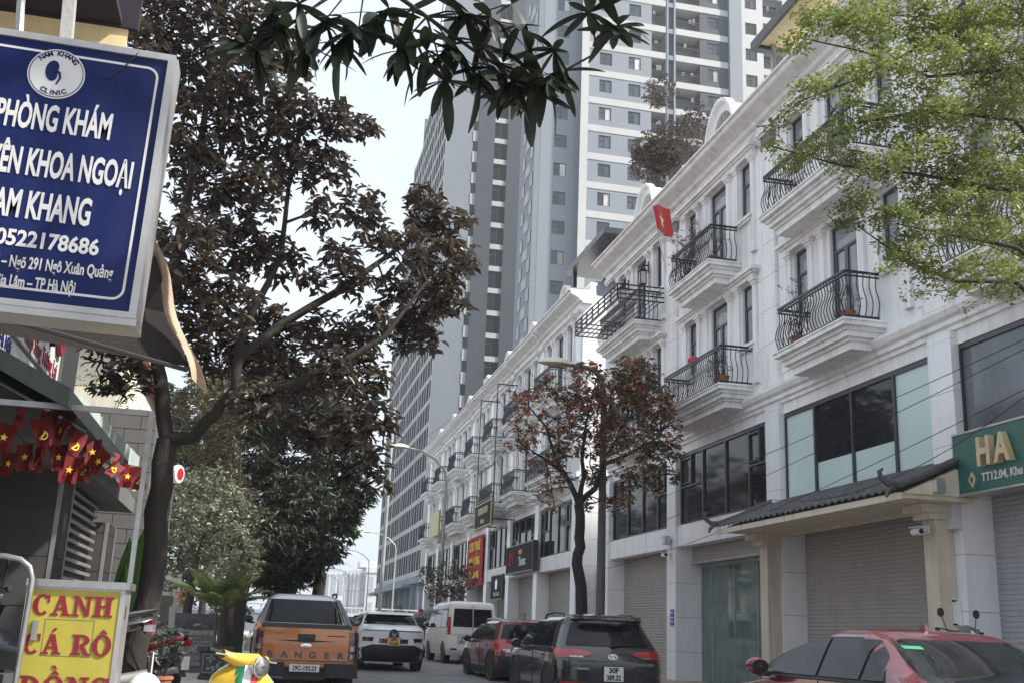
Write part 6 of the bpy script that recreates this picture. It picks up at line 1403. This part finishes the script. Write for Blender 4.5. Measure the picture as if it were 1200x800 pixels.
def tree(label, loc, segs, cl, dens, per, L, ratio, leaf, bark, name='tree', group=None, tilt=.2, subt=0, tw=(.02, .005), crown=None, cat='tree', fold=.25, droop=.1):
    q = thing(name, label, cat, loc, 0, group); o = np.array(loc)
    m = MB(); segs = [([tuple(np.array(p) - o) for p in pts], r) for pts, r in segs]; limbs(m, segs)
    st = []
    for pts, r in segs[0:]:
        for i in range(len(pts) - 1): st += [Vector(pts[i]).lerp(Vector(pts[i + 1]), t) for t in (.25, .5, .75, 1)]
    st = [s for s in st if s.z > segs[0][0][-1][2] * .8] or st
    cl = [(tuple(np.array(c) - o), r) for c, r in cl]; m.build('trunk', bark, q, 60)
    b = MB(); cents = [c for c, r in cl]; twigs(b, st, cents, *tw, grow=True)
    R = clump_points(cl, dens)
    if subt: twigs(b, cents, R[RNG.choice(len(R), min(subt, len(R)), False)], tw[1] * 1.3, tw[1] * .4, .1, 3)
    b.build('branches', bark, q, kind='stuff')
    link('crown', leaves_mesh('crown', leaf, *rosettes(R, per, L, ratio, tilt), fold=fold, droop=droop), q)
    return q
def pc(lst, Y, sy=.9, spread=1.0):
    out = []
    for (px, py, r) in lst:
        y = Y + random.uniform(-spread, spread); c = at(px, py, y); k = r * y / FPX; out.append((tuple(c), (k, k * sy, k)))
    return out
# ---- big broad-leaved tree on the left
BIG = [(165, 60, 45), (185, 20, 45), (240, 15, 45), (300, 25, 40), (225, 80, 50), (285, 85, 45), (340, 60, 38), (230, 150, 50), (290, 150, 45), (345, 125, 42), (395, 140, 26), (425, 150, 20), (240, 215, 48), (300, 225, 42), (350, 190, 36), (390, 195, 26), (215, 285, 45), (270, 290, 45), (325, 300, 34), (215, 350, 42), (265, 360, 40), (310, 370, 26), (380, 250, 22), (425, 240, 28), (440, 275, 24), (395, 300, 22), (415, 325, 26), (370, 330, 18),
       (500, 245, 32), (530, 270, 30), (475, 290, 30), (515, 310, 36), (545, 300, 20), (490, 350, 34), (525, 355, 26), (455, 340, 22), (470, 390, 30), (440, 375, 24), (500, 395, 20), (420, 400, 30), (380, 390, 30), (340, 400, 30), (300, 420, 32), (255, 415, 34), (220, 400, 22), (150, 400, 28), (120, 412, 22), (155, 440, 24), (135, 392, 18), (390, 440, 34), (430, 445, 32), (345, 450, 30), (300, 470, 30), (440, 490, 26), (410, 500, 30), (365, 500, 28), (440, 535, 22), (425, 570, 16), (452, 560, 12), (400, 550, 20), (120, 448, 14)]
T0 = at(162, 760, 11); Fk = at(196, 515, 11)
segs = [([(T0.x - .05, 11, .1), tuple(at(172, 700, 11)), tuple(at(185, 600, 11)), tuple(Fk)], [.14, .118, .11, .105]),
        ([tuple(Fk), tuple(at(190, 460, 11)), tuple(at(182, 410, 11.2)), tuple(at(205, 300, 11.4)), tuple(at(235, 170, 11.3)), tuple(at(250, 60, 11))], [.078, .072, .064, .055, .04, .02]),
        ([tuple(Fk), tuple(at(225, 512, 10.9)), tuple(at(252, 485, 10.8)), tuple(at(276, 455, 10.7)), tuple(at(280, 400, 10.7)), tuple(at(330, 300, 10.8)), tuple(at(345, 150, 10.9))], [.075, .068, .06, .052, .042, .03, .015]),
        ([tuple(at(268, 468, 10.75)), tuple(at(310, 462, 10.5)), tuple(at(350, 448, 10.3)), tuple(at(400, 425, 10.2)), tuple(at(450, 395, 10.2)), tuple(at(500, 330, 10.3))], [.045, .042, .038, .032, .026, .012]),
        ([tuple(at(278, 420, 10.7)), tuple(at(330, 380, 10.9)), tuple(at(390, 345, 11)), tuple(at(440, 310, 11.2)), tuple(at(500, 270, 11.2))], [.05, .045, .04, .03, .015])]
tree('big broad-leaved tree with dark foliage and forked trunk behind the clinic sign', (T0.x, 11, .1), segs, pc([(a, b, c * .92) for a, b, c in BIG], 11, 1.0, .9), 680, 7, .122, .44, 'leaf_brown', 'bark', tilt=.25, subt=350, tw=(.018, .006))
# ---- tree whose branch hangs into the top of the frame (trunk outside the frame on the left)
q = thing('overhanging_tree', 'leafy branch with large dark leaves hanging into the top of the picture', 'tree', (-2.6, 2.2, 0))
m = MB(); limbs(m, [([(0, 0, 0), (.05, .1, 2), (.3, .3, 4.3)], [.2, .16, .12]), ([(.3, .3, 4.3), (1.4, 1.2, 5.0), (2.6, 1.8, 4.75), (3.3, 1.9, 4.1)], [.1, .07, .045, .02])]); m.build('trunk', 'bark', q, 60)
O = Vector((-2.6, 2.2, 0))
def W_(px, py, Y=4.0): return at(px, py, Y) - O
main = [Vector((2.6, 1.8, 4.75)), W_(430, -30), W_(500, 20), W_(570, 70), W_(640, 95), W_(700, 62), W_(722, 36)]
b = MB().tube(main, [.025, .014, .009, .007, .006, .005, .003], 7)
SP = [((500, 20), [(470, 60), (530, 55), (520, 95)]), ((570, 70), [(560, 88), (600, 95), (622, 105)]), ((430, -30), [(380, 25), (330, 35), (300, 60), (350, 5), (420, 35)]), ((700, 62), [(725, 30), (690, 15)]), ((640, 95), [(655, 85), (615, 80)]), ((380, 30), [(400, 50), (290, 50)]), ((500, 20), [(575, 20), (610, 30), (545, 15)]), ((500, 20), [(455, 10)])]
for s, es in SP:
    for e in es: b.tube([W_(*s), (W_(*s) + W_(*e)) / 2 + Vector((0, 0, .015)), W_(*e)], [.006, .004, .003], 5)
b.build('hanging_branch', 'bark', q)
def bigleaf(L, Wd, bend):
    P = []
    for i in range(9):
        t = i / 8; w = Wd / 2 * (math.sin(PI * (.03 + .95 * t ** 1.15))) ** .62 if i else .003
        P.append([(u * w, L * t, .18 * w * abs(u) - bend * L * t * t) for u in (-1, -.5, 0, .5, 1)])
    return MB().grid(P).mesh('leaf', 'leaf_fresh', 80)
lms = [bigleaf(.215, .052, .06), bigleaf(.18, .048, .14), bigleaf(.23, .054, .22), bigleaf(.15, .045, .03)]
HUB = [(e, 9) for s, es in SP for e in es] + [((722, 36), 8), ((640, 95), 7), ((580, 80), 7), ((605, 100), 7), ((540, 65), 7), ((480, 35), 7), ((620, 60), 7), ((560, 50), 7), ((500, 60), 7), ((650, 60), 7), ((320, 15), 7), ((360, 55), 7), ((440, 15), 7), ((400, 20), 6), ((520, -5), 7), ((600, 5), 7)]
nl = 0
for (hx, hy), k in HUB:
    c = W_(hx, hy); a0 = random.uniform(0, 6.28)
    for i in range(k):
        if nl >= 298: break
        a = a0 + 2 * PI * i / k + random.uniform(-.3, .3); dwn = random.choice((random.uniform(-.3, .6), random.uniform(.6, 2.2))) if hx < 690 else random.uniform(-.5, .5)
        d = Vector((math.cos(a), .8 * math.sin(a), -dwn)).normalized(); up = Vector((random.uniform(-.4, .4), random.uniform(-.6, .2), 1)); x = d.cross(up).normalized(); z = x.cross(d).normalized()
        o = link('leaf', lms[nl % 4], q); o.matrix_local = Matrix(((x.x, d.x, z.x, c.x), (x.y, d.y, z.y, c.y), (x.z, d.z, z.z, c.z), (0, 0, 0, 1))) @ Matrix.Scale(random.uniform(.75, 1.12), 4); nl += 1
cl = [((random.uniform(-1, 3.6), random.uniform(-1.5, 1.6), random.uniform(4.75, 6.4)), .6) for i in range(26)]
link('crown', leaves_mesh('crown', 'leaf_brown', *rosettes(clump_points(cl, 45), 8, .19, .32, .3)), q)  # unseen crown clumps, added overhead to keep the sun off the clinic sign
# ---- fine-leaved green tree on the right (trunk outside the frame on the right)
FINE = [(935, 45, 20), (960, 30, 26), (1000, 20, 34), (1050, 15, 38), (1110, 10, 40), (1170, 10, 42), (950, 105, 22), (930, 125, 18), (985, 95, 30), (1030, 80, 34), (1085, 65, 38), (1140, 60, 40), (1190, 70, 40), (975, 160, 26), (940, 180, 22), (905, 172, 14), (990, 190, 26), (1030, 195, 26), (1000, 140, 24), (1050, 150, 34), (1100, 140, 38), (1150, 135, 40), (1195, 140, 36), (1060, 205, 28), (1100, 215, 36), (1150, 205, 40), (1195, 215, 36), (985, 245, 12), (1010, 262, 20), (1045, 255, 26), (1090, 270, 34), (1140, 270, 36), (1190, 275, 36), (1060, 300, 22), (1040, 285, 16), (1100, 315, 28), (1150, 310, 30), (1195, 320, 26), (1110, 340, 16), (1170, 340, 10), (1000, 215, 12), (1240, 100, 45), (1240, 200, 45), (1240, 290, 40), (1260, 20, 50), (1085, 240, 26), (1130, 240, 34), (1175, 245, 36), (1080, 175, 30), (1130, 175, 34), (1180, 180, 34), (1065, 110, 30), (1120, 105, 34), (1175, 105, 34), (1020, 45, 30), (1080, 40, 34), (1140, 30, 36), (1015, 230, 16), (1040, 315, 12), (1130, 330, 18), (1185, 345, 16)]
fc = []
for (px, py, r) in FINE:
    y = 9 + random.uniform(-.7, .9); c = at(px, py, y); k = r * y / FPX; fc.append((tuple(c), (k * 1.4, k * 1.5, k * .36)))
    for dz in (random.choice((-.5, .5)),): fc.append(((c.x + random.gauss(0, k * .5), c.y + random.gauss(0, .3), c.z + k * dz), (k * 1.1, k * 1.2, k * .3)))
tr = Vector((8.6, 9.6, .14))
segs = [([tuple(tr), (8.6, 9.6, 2.5), (8.5, 9.5, 5.0), (8.4, 9.4, 8.5)], [.16, .13, .1, .04])]
for zz, pts in ((4.3, [(1190, 330), (1120, 330), (1060, 305), (1005, 265)]), (4.9, [(1190, 290), (1110, 275), (1050, 262)]), (5.3, [(1190, 225), (1080, 205), (990, 195), (905, 172)]), (6.0, [(1190, 140), (1090, 130), (1000, 145), (945, 180)]), (6.6, [(1190, 80), (1090, 90), (1010, 60), (940, 45)]), (7.2, [(1190, 60), (1080, 55), (1000, 95), (935, 120)]), (7.6, [(1190, 10), (1080, 20), (1000, 15)])):
    segs.append(([(8.5, 9.5, zz)] + [tuple(at(px, py, 9 + .1 * i)) for i, (px, py) in enumerate(pts)], [.04, .026, .017, .011, .006]))
tree('bright green fine-leaved tree with layered branches at the top right', tuple(tr), segs, fc, 1500, 7, .053, .5, 'leaf_fine', 'bark', tilt=-.05, subt=500, tw=(.005, .0025), droop=.0)
# ---- rust-leaved tree among the parked cars
AU = [(745, 440, 30), (720, 455, 30), (765, 470, 26), (690, 440, 22), (700, 480, 28), (740, 490, 34), (775, 505, 24), (720, 520, 26), (760, 535, 20), (790, 530, 12), (665, 460, 20), (640, 450, 16), (625, 470, 18), (610, 460, 12), (650, 490, 22), (620, 505, 18), (605, 495, 10), (690, 520, 20), (735, 560, 18), (700, 560, 12), (655, 530, 16), (640, 545, 12), (690, 590, 9), (650, 590, 10), (635, 575, 12), (712, 590, 10), (750, 445, 20), (780, 480, 14), (765, 560, 18), (735, 585, 10), (670, 500, 18), (680, 470, 18), (790, 555, 10), (660, 560, 10), (620, 530, 14), (600, 520, 10), (695, 555, 14)]
ac = pc(AU, 24, 1.2, 1.2)
B0 = at(690, 735, 24); F1 = at(678, 590, 24)
segs = [([(B0.x + .02, 24, .1), tuple(at(681, 700, 24)), tuple(at(676, 660, 24)), tuple(at(680, 630, 24)), tuple(F1)], [.15, .135, .125, .118, .11]),
        ([tuple(F1), tuple(at(668, 565, 24)), tuple(at(652, 540, 24.1)), tuple(at(640, 500, 24.3)), tuple(at(615, 470, 24.4))], [.075, .06, .045, .028, .01]),
        ([tuple(F1), tuple(at(684, 560, 24)), tuple(at(682, 530, 24)), tuple(at(690, 480, 23.8)), tuple(at(700, 440, 23.6))], [.07, .055, .042, .024, .01]),
        ([tuple(F1), tuple(at(697, 572, 23.9)), tuple(at(708, 540, 23.8)), tuple(at(730, 500, 23.6)), tuple(at(750, 450, 23.5))], [.08, .062, .045, .024, .01]),
        ([tuple(at(660, 552, 24)), tuple(at(635, 535, 23.6)), tuple(at(610, 520, 23.4))], [.045, .025, .008]), ([tuple(at(705, 545, 23.8)), tuple(at(740, 530, 23.3)), tuple(at(775, 510, 23))], [.05, .03, .008])]
t = tree('rust-leaved street tree with a crooked dark trunk standing behind the black SUV', (B0.x, 24, .1), segs, ac, 135, 6, .14, .5, 'leaf_rust', 'bark', tilt=.3, subt=500, tw=(.02, .006))
R2 = clump_points([(tuple(np.array(c) - np.array((B0.x, 24, .1))), r) for c, r in ac if c[0] > 6.5], 190); link('crown', leaves_mesh('crown', 'leaf_olive', *rosettes(R2, 5, .14, .5, .3)), t)
b = MB(); sp = [c for c, r in ac if c[0] < 7.1]; loc = np.array((B0.x, 24, .1))
for c in sp:
    for k in range(9):
        a = Vector(np.array(c) - loc) + Vector(RNG.normal(size=3)) * .15; e = a + Vector((random.uniform(-.8, .2), random.uniform(-.5, .5), random.uniform(-.3, .5))); b.tube([a, (a + e) / 2 + Vector((0, 0, random.uniform(-.08, .08))), e], [.008, .005, .002], 3, False)
b.build('bare_twigs', 'bark', t, kind='stuff')
# ---- dark trees down the left side
MG = [(300, 480, 40), (350, 470, 40), (400, 500, 34), (290, 530, 44), (345, 530, 46), (395, 545, 36), (425, 580, 16), (300, 585, 42), (350, 590, 42), (395, 600, 28), (310, 635, 40), (360, 640, 30), (385, 645, 16), (330, 670, 30), (365, 672, 14), (270, 500, 30), (265, 460, 28), (320, 440, 30), (375, 450, 30), (420, 530, 20), (405, 625, 12)]
c1 = pc(MG[:14], 31, 1.1, 2); g0 = at(330, 725, 31)
tree('dense dark mango tree beyond the palm on the left pavement', (g0.x, 31, .3), [([(g0.x, 31, .3), (g0.x, 31, 2.5)], [.25, .2]), ([(g0.x, 31, 2.5), (g0.x - .5, 31, 4.5), (g0.x - .6, 31, 6)], [.16, .1, .03]), ([(g0.x, 31, 2.5), (g0.x + .7, 31, 4.2), (g0.x + 1.0, 31, 6)], [.16, .1, .03])], c1, 260, 8, .25, .28, 'leaf_mango', 'bark', group='dark trees along the left pavement', tilt=.35)
c2 = pc(MG[8:], 38, 1.1, 2); g1 = at(372, 725, 38)
tree('farther dark tree whose crown hangs over the roof of the orange pickup', (g1.x, 38, .3), [([(g1.x, 38, .3), (g1.x, 38, 3)], [.25, .2]), ([(g1.x, 38, 3), (g1.x - .4, 38, 5), (g1.x - .6, 38, 7)], [.15, .1, .03])], c2, 240, 8, .28, .3, 'leaf_mango', 'bark', group='dark trees along the left pavement', tilt=.35)
c3 = pc([(270, 470, 40), (300, 440, 34), (245, 520, 34), (260, 560, 30), (235, 470, 30), (270, 600, 36), (275, 650, 34), (240, 440, 24)], 28, 1, 1.0); g2 = at(270, 735, 28)
tree('dark tree with a few yellowing leaves between the bush and the mango tree', (g2.x, 28, .2), [([(g2.x, 28, .2), (g2.x - .1, 28, 3)], [.12, .09]), ([(g2.x - .1, 28, 3), (g2.x - .2, 28, 5.5)], [.08, .02])], c3, 280, 7, .19, .32, 'leaf_olive', 'bark', group='dark trees along the left pavement', tilt=.3)
BU = [(225, 580, 30), (255, 575, 26), (205, 600, 26), (240, 615, 34), (275, 600, 22), (205, 640, 28), (245, 655, 34), (280, 640, 24), (225, 685, 24), (265, 680, 24), (195, 670, 20), (250, 548, 10), (292, 660, 14), (190, 625, 14), (212, 560, 14)]
bc = pc(BU, 25.5, 1, .9); g3 = at(216, 745, 25.5)
tree('round pale green leafy small tree growing beside the big trunk', (g3.x, 25.5, .24), [([(g3.x, 25.5, .24), (g3.x, 25.5, 1.5), (g3.x + .05, 25.5, 2.4)], [.12, .1, .08]), ([(g3.x + .05, 25.5, 2.4), (g3.x + .3, 25.5, 4)], [.06, .015])], bc, 230, 6, .125, .5, 'leaf_bush', 'bark', tilt=.0, tw=(.012, .004))
for k, (x, y, lab) in enumerate(((-3.2, 47, 'tall dark street tree behind the mango trees, nearest of the far left row'), (-3.4, 57, 'tall dark street tree in the middle of the far left row'), (-3.2, 68, 'tall dark street tree at the end of the far left row'))):
    cc = [((x + random.gauss(0, 1.5), y + random.gauss(0, 1.8), 7.6 + random.gauss(0, 1.9)), 1.2) for i in range(20)]
    tree(lab, (x, y, .3), [([(x, y, .3), (x, y, 4)], [.25, .18]), ([(x, y, 4), (x + .6, y, 8)], [.12, .03]), ([(x, y, 4), (x - .7, y + .5, 8)], [.12, .03])], cc, 42, 8, .3, .35, 'leaf_mango', 'bark', group='dark trees along the left pavement')
# small brown tree, roof tree, potted plants
sc = pc([(525, 675, 20), (505, 680, 16), (545, 680, 16), (530, 695, 18), (512, 695, 14), (548, 668, 10), (500, 668, 9)], 42, 1, .5); g4 = at(524, 740, 42)
tree('small brown drying tree in front of the far white houses', (g4.x, 42, .35), [([(g4.x, 42, .35), (g4.x, 42, 1.9)], [.06, .045]), ([(g4.x, 42, 1.9), (g4.x + .2, 42, 3)], [.04, .01])], sc, 240, 6, .11, .5, 'leaf_dry', 'bark', subt=120, tw=(.014, .006))
rc_ = [((11.8 + random.gauss(0, .55), 32.0 + random.gauss(0, .85), 17.25 + random.gauss(0, .5)), .6) for i in range(18)]
tree('olive green tree growing on the roof terrace above the arched dormers', (11.8, 31.9, 13.4), [([(11.8, 31.9, 13.4), (11.8, 32, 15.4), (11.8, 32, 16.6)], [.09, .07, .05]), ([(11.8, 32, 16.6), (11.6, 32.3, 18)], [.04, .01]), ([(11.8, 32, 16.6), (12, 31.5, 17.9)], [.04, .01])], rc_, 330, 6, .12, .42, 'leaf_brown', 'bark_grey', subt=120, tw=(.014, .005))
q = thing('roof_planter', 'square planter box on the roof terrace under the roof tree', 'planter', (11.8, 31.9, 12.9)); MB().box(-.6, .6, -.6, .6, 0, .7).box(-.66, .66, -.66, .66, .7, .8).build('tub', 'concrete', q)
def shrub(label, loc, cl, dens, L, leaf, pot=None, group=None, stem=.3):
    q = thing('potted_plant', label, 'plant', loc, 0, group)
    if pot: MB().lathe([(pot * .7, 0), (pot, pot * 1.5), (pot * 1.08, pot * 1.5), (pot * 1.08, pot * 1.7), (pot * .8, pot * 1.7)], 14).build('pot', 'pot_clay', q, 40)
    b = MB()
    for c, r in cl: b.tube([(0, 0, .05), (c[0] * .5, c[1] * .5, c[2] * .6), c], [.012, .009, .004], 5)
    b.build('stem', 'bark', q); link('foliage', leaves_mesh('foliage', leaf, *rosettes(clump_points(cl, dens), 6, L, .42, .1)), q)
bl = lambda n, sx, sy, z0, z1, r: [((random.uniform(-sx, sx), random.uniform(-sy, sy), random.uniform(z0, z1)), r) for _ in range(n)]
shrub('dark leafy potted plant behind the cream helmet', (-1.0, 13.0, .36), bl(7, .25, .2, .4, .75, .2), 160, .09, 'leaf_mango', .16)
shrub('climbing plant sprawling over the top balcony beside the red flag', (10.05, 25.3, 10.03), bl(10, .3, .55, .4, 1.9, .3), 100, .09, 'leaf_bush', .16, 'plants on the white balconies')
shrub('tall bushy plant in a pot on the top balcony of the glass shopfront house', (10.0, 23.3, 10.03), bl(5, .2, .3, .4, .8, .2), 120, .08, 'leaf_bush', .14, 'plants on the white balconies')
shrub('low leafy plant on the lower balcony with a red flower beside it', (9.95, 22.7, 6.91), bl(6, .2, .45, .3, .85, .2), 110, .09, 'leaf_bush', .15, 'plants on the white balconies')
shrub('thin bare-looking plant on the lower balcony above the frosted panes', (10.0, 19.1, 6.91), bl(7, .2, .35, .5, 1.5, .22), 45, .07, 'leaf_olive', .15, 'plants on the white balconies')
shrub('dark plant near the door on the lower balcony above the frosted panes', (10.0, 17.2, 6.91), bl(4, .2, .3, .4, .9, .2), 60, .08, 'leaf_olive', .14, 'plants on the white balconies')
q = thing('flower', 'red flower head above the lower balcony rail of the glass shopfront house', 'flower', (9.9, 24.35, 6.91)); MB().tube([(0, 0, 0), (0, 0, .95)], .01, 6).build('stem', 'leaf_bush', q); MB().lathe([(.02, .88), (.13, .95), (.15, 1.03), (.09, 1.1), (.02, 1.12)], 12).build('bloom', 'flower', q, 60)
shrub('bushy green plants on the balcony of the cream house', (-3.55, 24.55, 5.21), bl(7, .5, .15, .3, 1.3, .3), 80, .14, 'leaf_fine', .2)

# ------------------------------------------------------------------ thin haze over the street
hb = MB().box(-705, 705, -45, 705, -1.1, 103).build('haze', None, None, kind='stuff')
hm = bpy.data.materials.new('haze'); hm.use_nodes = True; hn = hm.node_tree; hn.nodes.remove(hn.nodes['Principled BSDF'])
pv = hn.nodes.new('ShaderNodeVolumePrincipled'); pv.inputs['Color'].default_value = (.93, .95, .98, 1); pv.inputs['Density'].default_value = .0006; pv.inputs['Anisotropy'].default_value = .2
hn.links.new(pv.outputs[0], hn.nodes['Material Output'].inputs['Volume']); hb.data.materials.append(hm)
tag(hb, 'thin pale haze lying over the whole street', 'haze', kind='stuff')
